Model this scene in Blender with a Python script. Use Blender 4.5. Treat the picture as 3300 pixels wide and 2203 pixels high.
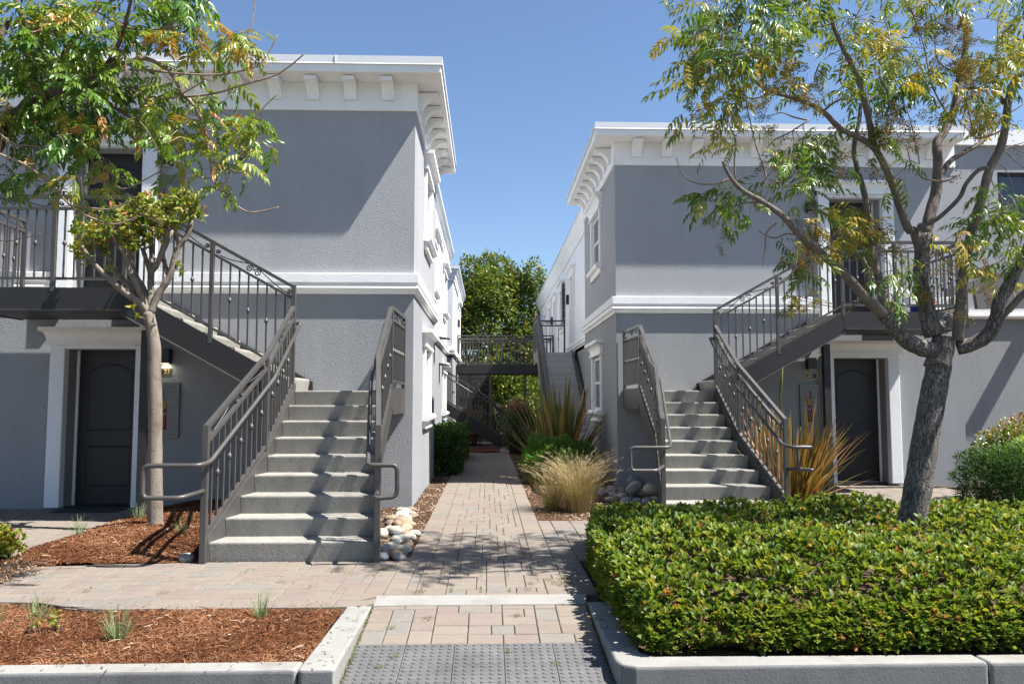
import bpy, bmesh, math, random
import numpy as np
from mathutils import Vector, Matrix

for o in list(bpy.data.objects):
    bpy.data.objects.remove(o)
SC = bpy.context.scene
COL = SC.collection
rnd = random.Random(7)
nrs = np.random.RandomState(11)
R = math.radians

# ------------------------------------------------------------------ camera, sky, sun
EYE = 1.419
FPX = 2567.0                      # focal length in pixels of a 3300 px wide frame (28 mm)
PITCH = math.atan(193.5 / FPX)
YAW = math.atan(78.0 / FPX)
cam_d = bpy.data.cameras.new('camera')
cam_d.sensor_width = 36.0
cam_d.lens = 36.0 * FPX / 3300.0
cam_d.clip_end = 3000.0
cam_d.clip_start = 0.05
cam = bpy.data.objects.new('camera', cam_d)
cam.location = (0, 0, EYE)
cam.rotation_euler = (R(90) + PITCH, 0, -YAW)
COL.objects.link(cam)
SC.camera = cam

SUN_TO = Vector((0.514, -0.148, 0.845)).normalized()       # direction towards the sun
ELEV = math.asin(SUN_TO.z)
AZ = math.atan2(SUN_TO.x, SUN_TO.y)                         # clockwise from +Y
W = bpy.data.worlds.new('World')
SC.world = W
W.use_nodes = True
nt = W.node_tree
bg = nt.nodes['Background']
sky = nt.nodes.new('ShaderNodeTexSky')
sky.sky_type = 'NISHITA'
sky.sun_disc = False
sky.sun_elevation = ELEV
sky.sun_rotation = AZ
sky.altitude = 0.0
sky.air_density = 1.0
sky.dust_density = 0.7
sky.ozone_density = 4.8
nt.links.new(sky.outputs[0], bg.inputs[0])
bg.inputs[1].default_value = 0.064
sun_d = bpy.data.lights.new('sun', 'SUN')
sun_d.energy = 5.0
sun_d.angle = R(0.53)
sun_d.color = (1.0, 0.965, 0.915)
sun = bpy.data.objects.new('sun', sun_d)
sun.rotation_euler = (-SUN_TO).to_track_quat('-Z', 'Y').to_euler()
sun.location = (8, -4, 14)
COL.objects.link(sun)
SC.view_settings.view_transform = 'Standard'
SC.view_settings.look = 'None'
SC.view_settings.gamma = 1.0
SC.view_settings.use_curve_mapping = False
SC.view_settings.exposure = 1.5

# ------------------------------------------------------------------ helpers
def _basis():
    cp, sp = math.cos(PITCH), math.sin(PITCH)
    cy, sy = math.cos(YAW), math.sin(YAW)
    rz = np.array([[cy, sy, 0], [-sy, cy, 0], [0, 0, 1.0]])
    return rz @ np.array([1.0, 0, 0]), rz @ np.array([0, cp, sp]), rz @ np.array([0, -sp, cp])
_RT, _FW, _UP = _basis()
def at(px, py, Y):
    """world point at distance Y seen at photo pixel px, py"""
    d = _RT * ((px - 1650.0) / FPX) + _FW - _UP * ((py - 1101.5) / FPX)
    return np.array([0, 0, EYE]) + d * (Y / d[1])

def tag(o, label=None, cat=None, group=None, kind=None):
    if label: o['label'] = label
    if cat: o['category'] = cat
    if group: o['group'] = group
    if kind: o['kind'] = kind
    return o

def empty(name, loc=(0, 0, 0), label=None, cat=None, group=None):
    o = bpy.data.objects.new(name, None)
    o.location = loc
    o.empty_display_size = 0.1
    COL.objects.link(o)
    return tag(o, label, cat, group)

_ORIG = {}
def link(name, me, parent=None, loc=None, rot=None, scale=None):
    """link a mesh as an object; loc is in world space, parents only ever carry a translation"""
    o = bpy.data.objects.new(name, me)
    COL.objects.link(o)
    w = Vector(loc) if loc is not None else Vector((0, 0, 0))
    if parent is not None:
        o.parent = parent
        w = w - _ORIG.get(parent.name, world_loc(parent))
    o.location = w
    if rot is not None: o.rotation_euler = rot
    if scale is not None: o.scale = scale
    return o
def world_loc(o):
    v = Vector((0, 0, 0))
    while o is not None:
        v = v + o.location
        o = o.parent
    return v

class MB:
    def __init__(s): s.v = []; s.f = []; s.sm = []
    def add(s, vs, fs, smooth=False):
        b = len(s.v)
        s.v += [tuple(map(float, v)) for v in vs]
        for f in fs:
            s.f.append(tuple(b + i for i in f)); s.sm.append(smooth)
        return s
    def box(s, x0, x1, y0, y1, z0, z1):
        if x0 > x1: x0, x1 = x1, x0
        if y0 > y1: y0, y1 = y1, y0
        if z0 > z1: z0, z1 = z1, z0
        return s.add([(x0, y0, z0), (x1, y0, z0), (x1, y1, z0), (x0, y1, z0), (x0, y0, z1), (x1, y0, z1), (x1, y1, z1), (x0, y1, z1)],
                     [(0, 3, 2, 1), (4, 5, 6, 7), (0, 1, 5, 4), (1, 2, 6, 5), (2, 3, 7, 6), (3, 0, 4, 7)])
    def bar(s, p0, p1, w, up, dn):
        """straight member whose section is w wide and runs from -dn to +up in z about the line p0-p1"""
        p0 = Vector(p0); p1 = Vector(p1)
        d = Vector((p1.x - p0.x, p1.y - p0.y, 0))
        n = Vector((-d.y, d.x, 0)).normalized() * (w / 2) if d.length > 1e-6 else Vector((w / 2, 0, 0))
        vs = []
        for p in (p0, p1):
            for sx, sz in ((-1, -dn), (1, -dn), (1, up), (-1, up)):
                vs.append(p + n * sx + Vector((0, 0, sz)))
        return s.add(vs, [(3, 2, 1, 0), (4, 5, 6, 7), (0, 1, 5, 4), (1, 2, 6, 5), (2, 3, 7, 6), (3, 0, 4, 7)])
    def prism(s, poly, axis, a, b):
        """extrude a 2d polygon along axis ('x': poly is (y,z), 'y': (x,z), 'z': (x,y)) from a to b"""
        n = len(poly)
        def P(q, t):
            return (t, q[0], q[1]) if axis == 'x' else ((q[0], t, q[1]) if axis == 'y' else (q[0], q[1], t))
        vs = [P(q, a) for q in poly] + [P(q, b) for q in poly]
        fs = [tuple(range(n - 1, -1, -1)), tuple(range(n, 2 * n))] + [(i, (i + 1) % n, n + (i + 1) % n, n + i) for i in range(n)]
        return s.add(vs, fs)
    def tube(s, pts, r, n=8, smooth=True, cap=True):
        pts = [Vector(p) for p in pts]
        m = len(pts)
        rs = r if hasattr(r, '__len__') else [r] * m
        t0 = (pts[1] - pts[0]).normalized()
        ref = Vector((0, 0, 1)) if abs(t0.z) < 0.9 else Vector((1, 0, 0))
        u = t0.cross(ref).normalized()
        vs = []
        for i in range(m):
            t = (pts[min(i + 1, m - 1)] - pts[max(i - 1, 0)])
            if t.length < 1e-9: t = t0.copy()
            t.normalize()
            u = (u - t * u.dot(t))
            if u.length < 1e-6: u = t.orthogonal()
            u.normalize()
            w = t.cross(u)
            for k in range(n):
                a = 2 * math.pi * k / n
                vs.append(pts[i] + (u * math.cos(a) + w * math.sin(a)) * rs[i])
        fs = []
        for i in range(m - 1):
            for k in range(n):
                fs.append((i * n + k, i * n + (k + 1) % n, (i + 1) * n + (k + 1) % n, (i + 1) * n + k))
        s.add(vs, fs, smooth)
        if cap:
            b = len(s.v) - m * n
            s.f.append(tuple(b + k for k in range(n - 1, -1, -1))); s.sm.append(False)
            s.f.append(tuple(b + (m - 1) * n + k for k in range(n))); s.sm.append(False)
        return s
    def lathe(s, prof, c, n=12, smooth=True):
        vs = []; m = len(prof)
        for (r, z) in prof:
            for k in range(n):
                a = 2 * math.pi * k / n
                vs.append((c[0] + r * math.cos(a), c[1] + r * math.sin(a), c[2] + z))
        fs = [(i * n + k, i * n + (k + 1) % n, (i + 1) * n + (k + 1) % n, (i + 1) * n + k) for i in range(m - 1) for k in range(n)]
        s.add(vs, fs, smooth)
        b = len(s.v) - m * n
        s.f.append(tuple(b + k for k in range(n - 1, -1, -1))); s.sm.append(False)
        s.f.append(tuple(b + (m - 1) * n + k for k in range(n))); s.sm.append(False)
        return s
    def sweep(s, path, offs, prof):
        """closed profile (o, z) swept along plan path; offs are the outward offset directions at each path point"""
        n = len(prof); vs = []
        for (x, y), (dx, dy) in zip(path, offs):
            for (o, z) in prof:
                vs.append((x + dx * o, y + dy * o, z))
        fs = []
        for i in range(len(path) - 1):
            for k in range(n):
                fs.append((i * n + k, i * n + (k + 1) % n, (i + 1) * n + (k + 1) % n, (i + 1) * n + k))
        m = len(path)
        fs.append(tuple(range(n - 1, -1, -1)))
        fs.append(tuple((m - 1) * n + k for k in range(n)))
        return s.add(vs, fs)
    def mesh(s, name, mat, recalc=True):
        me = bpy.data.meshes.new(name)
        me.from_pydata(s.v, [], s.f)
        me.polygons.foreach_set('use_smooth', s.sm)
        if recalc:
            bm = bmesh.new(); bm.from_mesh(me)
            bmesh.ops.recalc_face_normals(bm, faces=bm.faces)
            bm.to_mesh(me); bm.free()
        if mat: me.materials.append(mat)
        me.update()
        return me
    def build(s, name, mat, parent=None, origin=None):
        """one mesh object; the vertices are world coordinates"""
        if parent is not None:
            w = _ORIG.get(parent.name) or world_loc(parent)
        else:
            w = Vector(origin) if origin is not None else Vector((0, 0, 0))
        c = Vector(origin) if origin is not None else w
        s.v = [(v[0] - c.x, v[1] - c.y, v[2] - c.z) for v in s.v]
        return link(name, s.mesh(name, mat), parent, c)

def bevel(o, w=0.01, seg=2):
    m = o.modifiers.new('bevel', 'BEVEL'); m.width = w; m.segments = seg; m.limit_method = 'ANGLE'; m.angle_limit = R(40)
    return o

def fillet(pts, rad, seg=4):
    pts = [Vector(p) for p in pts]
    out = [pts[0]]
    for i in range(1, len(pts) - 1):
        a, b, c = pts[i - 1], pts[i], pts[i + 1]
        d1 = (a - b); d2 = (c - b)
        k = min(rad, d1.length * 0.45, d2.length * 0.45)
        p = b + d1.normalized() * k; q = b + d2.normalized() * k
        for j in range(seg + 1):
            t = j / seg
            out.append(p * (1 - t) ** 2 + b * 2 * t * (1 - t) + q * t * t)
    out.append(pts[-1])
    return out

def smooth_path(pts, seg=4):
    """Catmull-Rom through the points"""
    P = [np.array(p, float) for p in pts]
    P = [2 * P[0] - P[1]] + P + [2 * P[-1] - P[-2]]
    out = []
    for i in range(1, len(P) - 2):
        for j in range(seg):
            t = j / seg
            out.append(0.5 * ((2 * P[i]) + (-P[i - 1] + P[i + 1]) * t + (2 * P[i - 1] - 5 * P[i] + 4 * P[i + 1] - P[i + 2]) * t * t
                              + (-P[i - 1] + 3 * P[i] - 3 * P[i + 1] + P[i + 2]) * t ** 3))
    out.append(P[-2])
    return out

def np_mesh(name, V, F, mat, tone=None, smooth=False):
    """fast mesh from arrays; F is (m,3) or (m,4)"""
    V = np.asarray(V, np.float32); F = np.asarray(F, np.int32)
    me = bpy.data.meshes.new(name)
    me.vertices.add(len(V)); me.vertices.foreach_set('co', V.ravel())
    k = F.shape[1]
    me.loops.add(F.size); me.loops.foreach_set('vertex_index', F.ravel())
    me.polygons.add(len(F))
    me.polygons.foreach_set('loop_start', np.arange(0, F.size, k, dtype=np.int32))
    try: me.polygons.foreach_set('loop_total', np.full(len(F), k, np.int32))
    except Exception: pass
    me.polygons.foreach_set('use_smooth', np.full(len(F), smooth, bool))
    if tone is not None:
        a = me.attributes.new('tone', 'FLOAT', 'POINT')
        a.data.foreach_set('value', np.asarray(tone, np.float32))
    me.update(calc_edges=True)
    me.validate()
    if mat: me.materials.append(mat)
    return me

def scatter(tv, tf, M, T, tones=None, ttone=None):
    """instance template (tv,tf) with matrices M (N,3,3) and offsets T (N,3) -> arrays"""
    N = len(T); n = len(tv)
    V = np.einsum('nij,kj->nki', M, tv) + T[:, None, :]
    F = tf[None, :, :] + (np.arange(N) * n)[:, None, None]
    tone = None
    if tones is not None:
        tone = np.repeat(tones[:, None], n, 1)
        if ttone is not None: tone = tone + ttone[None, :]
        tone = tone.ravel()
    return V.reshape(-1, 3), F.reshape(-1, tf.shape[1]), tone

def frames(dirs, ups=None, roll=None, scale=None):
    """rotation matrices whose columns are (dir, side, normal)"""
    d = dirs / np.linalg.norm(dirs, axis=1, keepdims=True)
    if ups is None: ups = np.tile([0, 0, 1.0], (len(d), 1))
    s = np.cross(ups, d); ln = np.linalg.norm(s, axis=1, keepdims=True)
    s = np.where(ln < 1e-4, np.array([[1.0, 0, 0]]), s / np.maximum(ln, 1e-6))
    n = np.cross(d, s)
    if roll is not None:
        c = np.cos(roll)[:, None]; k = np.sin(roll)[:, None]
        s, n = s * c + n * k, n * c - s * k
    M = np.stack([d, s, n], axis=2)
    if scale is not None: M = M * np.asarray(scale).reshape(-1, 1, 1)
    return M

def catarr(parts):
    V = []; F = []; T = []; b = 0
    for v, f, t in parts:
        V.append(v); F.append(f + b); T.append(t if t is not None else np.zeros(len(v))); b += len(v)
    return np.concatenate(V), np.concatenate(F), np.concatenate(T)

def leaf_template(L=1.0, Wd=0.3, fold=0.15, droop=0.1, seg=(0.0, 0.3, 0.65, 1.0), wid=(0.12, 1.0, 0.75, 0.0)):
    v = []; f = []
    for t, w in zip(seg, wid):
        z = -droop * t * t * L
        v += [(t * L, -w * Wd / 2, z + fold * w * Wd / 2), (t * L, 0, z), (t * L, w * Wd / 2, z + fold * w * Wd / 2)]
    for i in range(len(seg) - 1):
        a = i * 3; b = a + 3
        f += [(a, b, b + 1), (a, b + 1, a + 1), (a + 1, b + 1, b + 2), (a + 1, b + 2, a + 2)]
    return np.array(v, float), np.array(f)

# ------------------------------------------------------------------ materials
class NT:
    def __init__(s, name):
        s.m = bpy.data.materials.new(name); s.m.use_nodes = True
        s.t = s.m.node_tree; s.b = s.t.nodes['Principled BSDF']; s.out = s.t.nodes['Material Output']
    def n(s, typ, **kw):
        nd = s.t.nodes.new(typ)
        for k, v in kw.items(): setattr(nd, k, v)
        return nd
    def l(s, a, b): s.t.links.new(a, b)
    def pos(s):
        if not hasattr(s, '_p'): s._p = s.n('ShaderNodeNewGeometry').outputs['Position']
        return s._p
    def objco(s):
        if not hasattr(s, '_o'): s._o = s.n('ShaderNodeTexCoord').outputs['Object']
        return s._o
    def noise(s, scale, detail=3, rough=0.55, co=None, stretch=None, dist=0.0):
        nd = s.n('ShaderNodeTexNoise'); nd.inputs['Scale'].default_value = scale
        nd.inputs['Detail'].default_value = detail; nd.inputs['Roughness'].default_value = rough
        nd.inputs['Distortion'].default_value = dist
        co = co if co is not None else s.pos()
        if stretch:
            mp = s.n('ShaderNodeVectorMath', operation='MULTIPLY'); s.l(co, mp.inputs[0]); mp.inputs[1].default_value = stretch
            co = mp.outputs[0]
        s.l(co, nd.inputs['Vector'])
        return nd.outputs['Fac']
    def ramp(s, fac, stops, interp='LINEAR'):
        nd = s.n('ShaderNodeValToRGB'); e = nd.color_ramp.elements; nd.color_ramp.interpolation = interp
        while len(e) > 1: e.remove(e[-1])
        for i, (p, c) in enumerate(stops):
            x = e[0] if i == 0 else e.new(p)
            x.position = p
            x.color = (c, c, c, 1) if not hasattr(c, '__len__') else (c[0], c[1], c[2], 1)
        s.l(fac, nd.inputs[0])
        return nd.outputs[0]
    def mix(s, fac, a, b, mode='MIX'):
        nd = s.n('ShaderNodeMix', data_type='RGBA', blend_type=mode)
        for sock, v in ((nd.inputs[0], fac), (nd.inputs[6], a), (nd.inputs[7], b)):
            if isinstance(v, (int, float)): sock.default_value = v
            elif isinstance(v, (tuple, list)): sock.default_value = (v[0], v[1], v[2], 1)
            else: s.l(v, sock)
        return nd.outputs[2]
    def math(s, op, a, b=None):
        nd = s.n('ShaderNodeMath', operation=op)
        for sock, v in ((nd.inputs[0], a), (nd.inputs[1], b)):
            if v is None: continue
            if isinstance(v, (int, float)): sock.default_value = v
            else: s.l(v, sock)
        return nd.outputs[0]
    def bump(s, h, strength=0.3, dist=0.01, prev=None):
        nd = s.n('ShaderNodeBump'); nd.inputs['Strength'].default_value = strength; nd.inputs['Distance'].default_value = dist
        s.l(h, nd.inputs['Height'])
        if prev is not None: s.l(prev, nd.inputs['Normal'])
        return nd.outputs[0]
    def col(s, c):
        if isinstance(c, (tuple, list)): s.b.inputs['Base Color'].default_value = (c[0], c[1], c[2], 1)
        else: s.l(c, s.b.inputs['Base Color'])
    def set(s, rough=0.6, metal=0.0, spec=0.5, normal=None):
        s.b.inputs['Roughness'].default_value = rough; s.b.inputs['Metallic'].default_value = metal
        s.b.inputs['Specular IOR Level'].default_value = spec
        if normal is not None: s.l(normal, s.b.inputs['Normal'])
        return s.m

def m_stucco(name, c, bump=0.75, scale=85.0, var=0.10, dist=0.010):
    s = NT(name)
    big = s.noise(0.9, 4, 0.6)
    streak = s.noise(1.0, 3, 0.6, stretch=(4.0, 4.0, 0.5))
    fine = s.noise(scale, 3, 0.6)
    f = s.math('ADD', s.math('MULTIPLY', big, 0.6), s.math('MULTIPLY', streak, 0.4))
    drip = s.noise(1.0, 5, 0.7, stretch=(7.0, 7.0, 0.35), dist=0.3)
    patch = s.noise(0.45, 2, 0.4)
    lo = tuple(x * (1 - var) for x in c); hi = tuple(min(1, x * (1 + var)) for x in c)
    base = s.ramp(f, [(0.3, lo), (0.7, hi)])
    base = s.mix(s.ramp(drip, [(0.54, 0.0), (0.72, 0.32)]), base, tuple(x * 0.72 for x in c))
    base = s.mix(s.ramp(patch, [(0.49, 0.0), (0.57, 0.5)]), base, tuple(min(1, x * 1.08) for x in c))
    base = s.mix(0.25, base, s.ramp(fine, [(0.35, tuple(x * 0.8 for x in c)), (0.65, tuple(min(1, x * 1.15) for x in c))]))
    s.col(base)
    nb = s.bump(fine, bump, dist)
    nb = s.bump(s.noise(scale * 0.45, 2, 0.5), bump * 0.2, dist * 1.2, nb)
    return s.set(0.92, spec=0.15, normal=nb)

def m_concrete(name, c, stain=0.35, bump=0.25, gritty=70.0, vertical=False):
    s = NT(name)
    a = s.noise(2.2, 5, 0.65); b = s.noise(gritty, 3, 0.6)
    st = s.noise(3.0, 4, 0.65, stretch=(3.0, 3.0, 0.6) if vertical else (1.0, 1.0, 1.0), dist=0.4)
    base = s.ramp(a, [(0.3, tuple(x * 0.88 for x in c)), (0.7, tuple(min(1, x * 1.1) for x in c))])
    dirt = tuple(x * k for x, k in zip(c, (0.55, 0.52, 0.47)))
    base = s.mix(s.math('MULTIPLY', s.ramp(st, [(0.48, 0.0), (0.72, 1.0)]), stain), base, dirt)
    base = s.mix(0.3, base, s.ramp(b, [(0.3, tuple(x * 0.7 for x in c)), (0.7, tuple(min(1, x * 1.15) for x in c))]))
    s.col(base)
    return s.set(0.9, spec=0.2, normal=s.bump(b, bump, 0.006))

def m_step():
    s = NT('stair_concrete')
    c = (0.262, 0.252, 0.226)
    oi = s.n('ShaderNodeObjectInfo').outputs['Random']
    a = s.noise(2.4, 5, 0.65); b = s.noise(75.0, 3, 0.65); st = s.noise(2.6, 5, 0.7, stretch=(3.2, 3.2, 0.9), dist=0.6)
    blot = s.noise(9.0, 4, 0.7, dist=0.8)
    base = s.ramp(a, [(0.3, tuple(x * 0.85 for x in c)), (0.7, tuple(x * 1.14 for x in c))])
    base = s.mix(s.ramp(st, [(0.46, 0.0), (0.70, 0.6)]), base, (0.135, 0.118, 0.092))
    base = s.mix(s.ramp(blot, [(0.55, 0.0), (0.72, 0.35)]), base, (0.30, 0.295, 0.275))
    base = s.mix(0.35, base, s.ramp(oi, [(0.0, 0.38), (1.0, 0.6)]), 'SOFT_LIGHT')
    base = s.mix(0.35, base, s.ramp(b, [(0.3, tuple(x * 0.6 for x in c)), (0.7, tuple(x * 1.25 for x in c))]))
    s.col(base)
    nb = s.bump(b, 0.55, 0.008); nb = s.bump(s.noise(28.0, 3, 0.6), 0.3, 0.012, nb)
    return s.set(0.9, spec=0.2, normal=nb)

def m_plain(name, c, rough=0.5, metal=0.0, spec=0.4, bump=None, var=0.08, scale=6.0, emit=None):
    s = NT(name)
    f = s.noise(scale, 4, 0.6)
    s.col(s.ramp(f, [(0.3, tuple(x * (1 - var) for x in c)), (0.7, tuple(min(1, x * (1 + var)) for x in c))]))
    nb = None
    if bump: nb = s.bump(s.noise(bump[0], 3, 0.6), bump[1], bump[2])
    if emit:
        s.b.inputs['Emission Color'].default_value = (*emit[0], 1); s.b.inputs['Emission Strength'].default_value = emit[1]
    return s.set(rough, metal, spec, nb)

def m_metal_paint():
    s = NT('bronze_grey_paint')
    f = s.noise(3.0, 5, 0.65); g = s.noise(140.0, 2, 0.5)
    base = s.ramp(f, [(0.3, (0.048, 0.045, 0.042)), (0.7, (0.068, 0.064, 0.060))])
    s.col(base)
    return s.set(0.42, 0.0, 0.45, s.bump(g, 0.06, 0.002))

def m_paver():
    s = NT('tumbled_paver')
    oi = s.n('ShaderNodeObjectInfo').outputs['Random']
    isl = s.n('ShaderNodeNewGeometry').outputs['Random Per Island']
    v = s.math('FRACT', s.math('ADD', oi, isl))
    base = s.ramp(v, [(0.0, (0.176, 0.147, 0.119)), (0.22, (0.183, 0.155, 0.125)), (0.36, (0.169, 0.134, 0.113)), (0.5, (0.179, 0.152, 0.125)),
                      (0.62, (0.163, 0.149, 0.131)), (0.7, (0.175, 0.144, 0.121)), (0.82, (0.168, 0.133, 0.114)), (0.92, (0.156, 0.144, 0.127))], 'CONSTANT')
    a = s.noise(6.0, 5, 0.65); g = s.noise(55.0, 3, 0.6)
    base = s.mix(s.ramp(a, [(0.35, 0.0), (0.75, 0.5)]), base, (0.195, 0.170, 0.137))
    blot = s.noise(2.2, 4, 0.7, dist=0.6)
    base = s.mix(s.ramp(blot, [(0.54, 0.0), (0.75, 0.38)]), base, (0.105, 0.088, 0.074))
    spot = s.n('ShaderNodeTexVoronoi'); spot.inputs['Scale'].default_value = 5.0; s.l(s.pos(), spot.inputs['Vector'])
    base = s.mix(s.ramp(spot.outputs['Distance'], [(0.03, 0.5), (0.07, 0.0)]), base, (0.093, 0.083, 0.070))
    base = s.mix(0.18, base, s.ramp(g, [(0.3, 0.25), (0.7, 0.66)]), 'SOFT_LIGHT')
    s.col(base)
    nb = s.bump(g, 0.25, 0.004)
    nb = s.bump(s.noise(9.0, 4, 0.6), 0.35, 0.012, nb)
    return s.set(0.85, spec=0.25, normal=nb)

def m_leaf(name, stops, trans=0.32, rough=0.38, spec=0.45, tint=(1.35, 1.25, 0.55), attr=True):
    """leaf blade: colour from the per-leaf 'tone' value, part of the light passes through"""
    s = NT(name)
    v = s.n('ShaderNodeAttribute', attribute_name='tone').outputs['Fac'] if attr else s.n('ShaderNodeNewGeometry').outputs['Random Per Island']
    c = s.ramp(v, stops)
    g = s.noise(45.0, 2, 0.5)
    c = s.mix(0.25, c, s.ramp(g, [(0.3, 0.3), (0.7, 0.7)]), 'SOFT_LIGHT')
    s.col(c)
    s.set(rough, 0, spec)
    tr = s.n('ShaderNodeBsdfTranslucent')
    tc = s.mix(1.0, c, tint, 'MULTIPLY'); s.l(tc, tr.inputs[0])
    mx = s.n('ShaderNodeMixShader'); mx.inputs[0].default_value = trans
    s.l(s.b.outputs[0], mx.inputs[1]); s.l(tr.outputs[0], mx.inputs[2]); s.l(mx.outputs[0], s.out.inputs[0])
    return s.m

def m_bark(name, c0, c1, scale=14.0, bump=0.8, dist=0.02, stretch=(1, 1, 0.25), spots=None):
    s = NT(name)
    f = s.noise(scale, 5, 0.65, stretch=stretch, dist=0.5)
    vr = s.n('ShaderNodeTexVoronoi', feature='DISTANCE_TO_EDGE'); vr.inputs['Scale'].default_value = scale * 2.6
    mp = s.n('ShaderNodeVectorMath', operation='MULTIPLY'); s.l(s.pos(), mp.inputs[0]); mp.inputs[1].default_value = stretch
    wob = s.n('ShaderNodeVectorMath', operation='ADD'); s.l(mp.outputs[0], wob.inputs[0])
    nn = s.n('ShaderNodeTexNoise'); nn.inputs['Scale'].default_value = scale; s.l(s.pos(), nn.inputs['Vector'])
    sc = s.n('ShaderNodeVectorMath', operation='MULTIPLY'); s.l(nn.outputs['Color'], sc.inputs[0]); sc.inputs[1].default_value = (0.045, 0.045, 0.045)
    s.l(sc.outputs[0], wob.inputs[1]); s.l(wob.outputs[0], vr.inputs['Vector'])
    crack = s.ramp(vr.outputs['Distance'], [(0.0, 0.0), (0.10, 1.0)])
    c = s.ramp(f, [(0.3, c0), (0.7, c1)])
    c = s.mix(s.math('MULTIPLY', s.math('SUBTRACT', 1.0, crack), 0.22 if bump > 0.4 else 0.10), c, tuple(x * 0.35 for x in c0))
    if spots: c = s.mix(s.ramp(s.noise(7.0, 3, 0.6), [(0.55, 0.0), (0.62, 0.6)]), c, spots)
    s.col(c)
    h = s.math('ADD', s.math('MULTIPLY', crack, 0.7), s.math('MULTIPLY', f, 0.6))
    return s.set(0.9, spec=0.2, normal=s.bump(h, bump, dist))

def m_glass():
    s = NT('window_glass')
    s.col((0.02, 0.024, 0.03))
    return s.set(0.03, 0.0, 0.8)

def m_stone():
    s = NT('river_stone')
    oi = s.n('ShaderNodeObjectInfo').outputs['Random']
    base = s.ramp(oi, [(0.0, (0.310, 0.285, 0.242)), (0.2, (0.260, 0.198, 0.136)), (0.35, (0.186, 0.192, 0.192)), (0.5, (0.341, 0.316, 0.279)),
                       (0.65, (0.136, 0.146, 0.155)), (0.78, (0.285, 0.242, 0.192)), (0.9, (0.223, 0.223, 0.211))], 'CONSTANT')
    a = s.noise(9.0, 5, 0.7, dist=0.8); g = s.noise(80.0, 3, 0.6)
    base = s.mix(s.ramp(a, [(0.45, 0.0), (0.8, 0.6)]), base, (0.322, 0.291, 0.248))
    base = s.mix(0.35, base, s.ramp(g, [(0.3, 0.3), (0.7, 0.65)]), 'SOFT_LIGHT')
    s.col(base)
    return s.set(0.75, spec=0.3, normal=s.bump(g, 0.15, 0.003))

def m_mulch(name, c0, c1, c2, attr=False):
    s = NT(name)
    if attr:
        v = s.n('ShaderNodeAttribute', attribute_name='tone').outputs['Fac']
    else:
        v = s.noise(28.0, 5, 0.75, dist=1.0)
    s.col(s.ramp(v, [(0.2, c0), (0.5, c1), (0.8, c2)]))
    return s.set(0.95, spec=0.1, normal=None if attr else s.bump(s.noise(60.0, 4, 0.7), 0.9, 0.03))

def m_tactile():
    s = NT('tactile_paver')
    a = s.noise(5.0, 4, 0.65); g = s.noise(90.0, 3, 0.6)
    oi = s.n('ShaderNodeObjectInfo').outputs['Random']
    c = s.ramp(a, [(0.3, (0.077, 0.077, 0.078)), (0.7, (0.119, 0.117, 0.115))])
    c = s.mix(0.15, c, s.ramp(oi, [(0.0, 0.4), (1.0, 0.6)]), 'SOFT_LIGHT')
    c = s.mix(0.5, c, s.ramp(g, [(0.3, 0.3), (0.7, 0.66)]), 'SOFT_LIGHT')
    s.col(c)
    return s.set(0.85, spec=0.25, normal=s.bump(g, 0.25, 0.004))

def m_steel():
    s = NT('brushed_steel')
    f = s.noise(4.0, 3, 0.6, stretch=(1, 1, 12))
    s.col(s.ramp(f, [(0.3, (0.13, 0.127, 0.124)), (0.7, (0.18, 0.175, 0.17))]))
    return s.set(0.4, 0.25, 0.4)

M = {}
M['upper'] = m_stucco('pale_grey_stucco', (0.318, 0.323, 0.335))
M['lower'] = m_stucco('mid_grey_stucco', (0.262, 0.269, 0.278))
M['white_wall'] = m_stucco('white_stucco', (0.76, 0.765, 0.77), bump=0.25)
M['trim'] = m_stucco('white_trim_stucco', (0.79, 0.782, 0.765), bump=0.25, scale=50.0, var=0.07)
M['trim_rough'] = m_stucco('white_band_stucco', (0.72, 0.725, 0.73), bump=0.5)
M['cap'] = m_plain('grey_white_metal_cap', (0.60, 0.61, 0.62), 0.4, 0.0, 0.5, var=0.03, scale=1.5)
M['metal'] = m_metal_paint()
M['dark_metal'] = m_plain('dark_bronze_steel', (0.021, 0.0205, 0.021), 0.5, 0, 0.35)
M['step'] = m_step()
M['pale_step'] = m_concrete('pale_stair_concrete', (0.46, 0.455, 0.44), 0.35, 0.3)  # lighter copy of the stair concrete, offsets the shade on the far stair
M['kerb'] = m_concrete('kerb_concrete', (0.236, 0.231, 0.214), 0.7, 0.35)
M['kerb_face'] = m_concrete('dark_kerb_concrete', (0.141, 0.141, 0.139), 0.8, 0.35)  # darker concrete for the kerb faces turned to the road
M['asphalt'] = m_concrete('asphalt', (0.160, 0.158, 0.152), 0.3, 0.5, 120.0)
M['soil'] = m_mulch('dry_soil', (0.048, 0.032, 0.022), (0.088, 0.060, 0.040), (0.160, 0.120, 0.080))
M['paver'] = m_paver()
M['joint'] = m_concrete('joint_sand', (0.144, 0.126, 0.104), 0.4, 0.4)
M['tactile'] = m_tactile()
M['door'] = m_plain('charcoal_door_paint', (0.023, 0.022, 0.023), 0.45, 0, 0.35, var=0.05, bump=(60.0, 0.05, 0.003))
M['black'] = m_plain('black_metal', (0.018, 0.018, 0.02), 0.4, 0, 0.4)
M['vinyl'] = m_plain('white_vinyl', (0.74, 0.74, 0.74), 0.35, 0, 0.4, var=0.02)
M['glass'] = m_glass()
M['dark_room'] = m_plain('interior_dark', (0.03, 0.03, 0.034), 0.9)
M['steel'] = m_steel()
M['red'] = m_plain('red_enamel', (0.22, 0.01, 0.01), 0.3, 0, 0.5)
M['yellow'] = m_plain('yellow_label', (0.30, 0.21, 0.02), 0.5)
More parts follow.
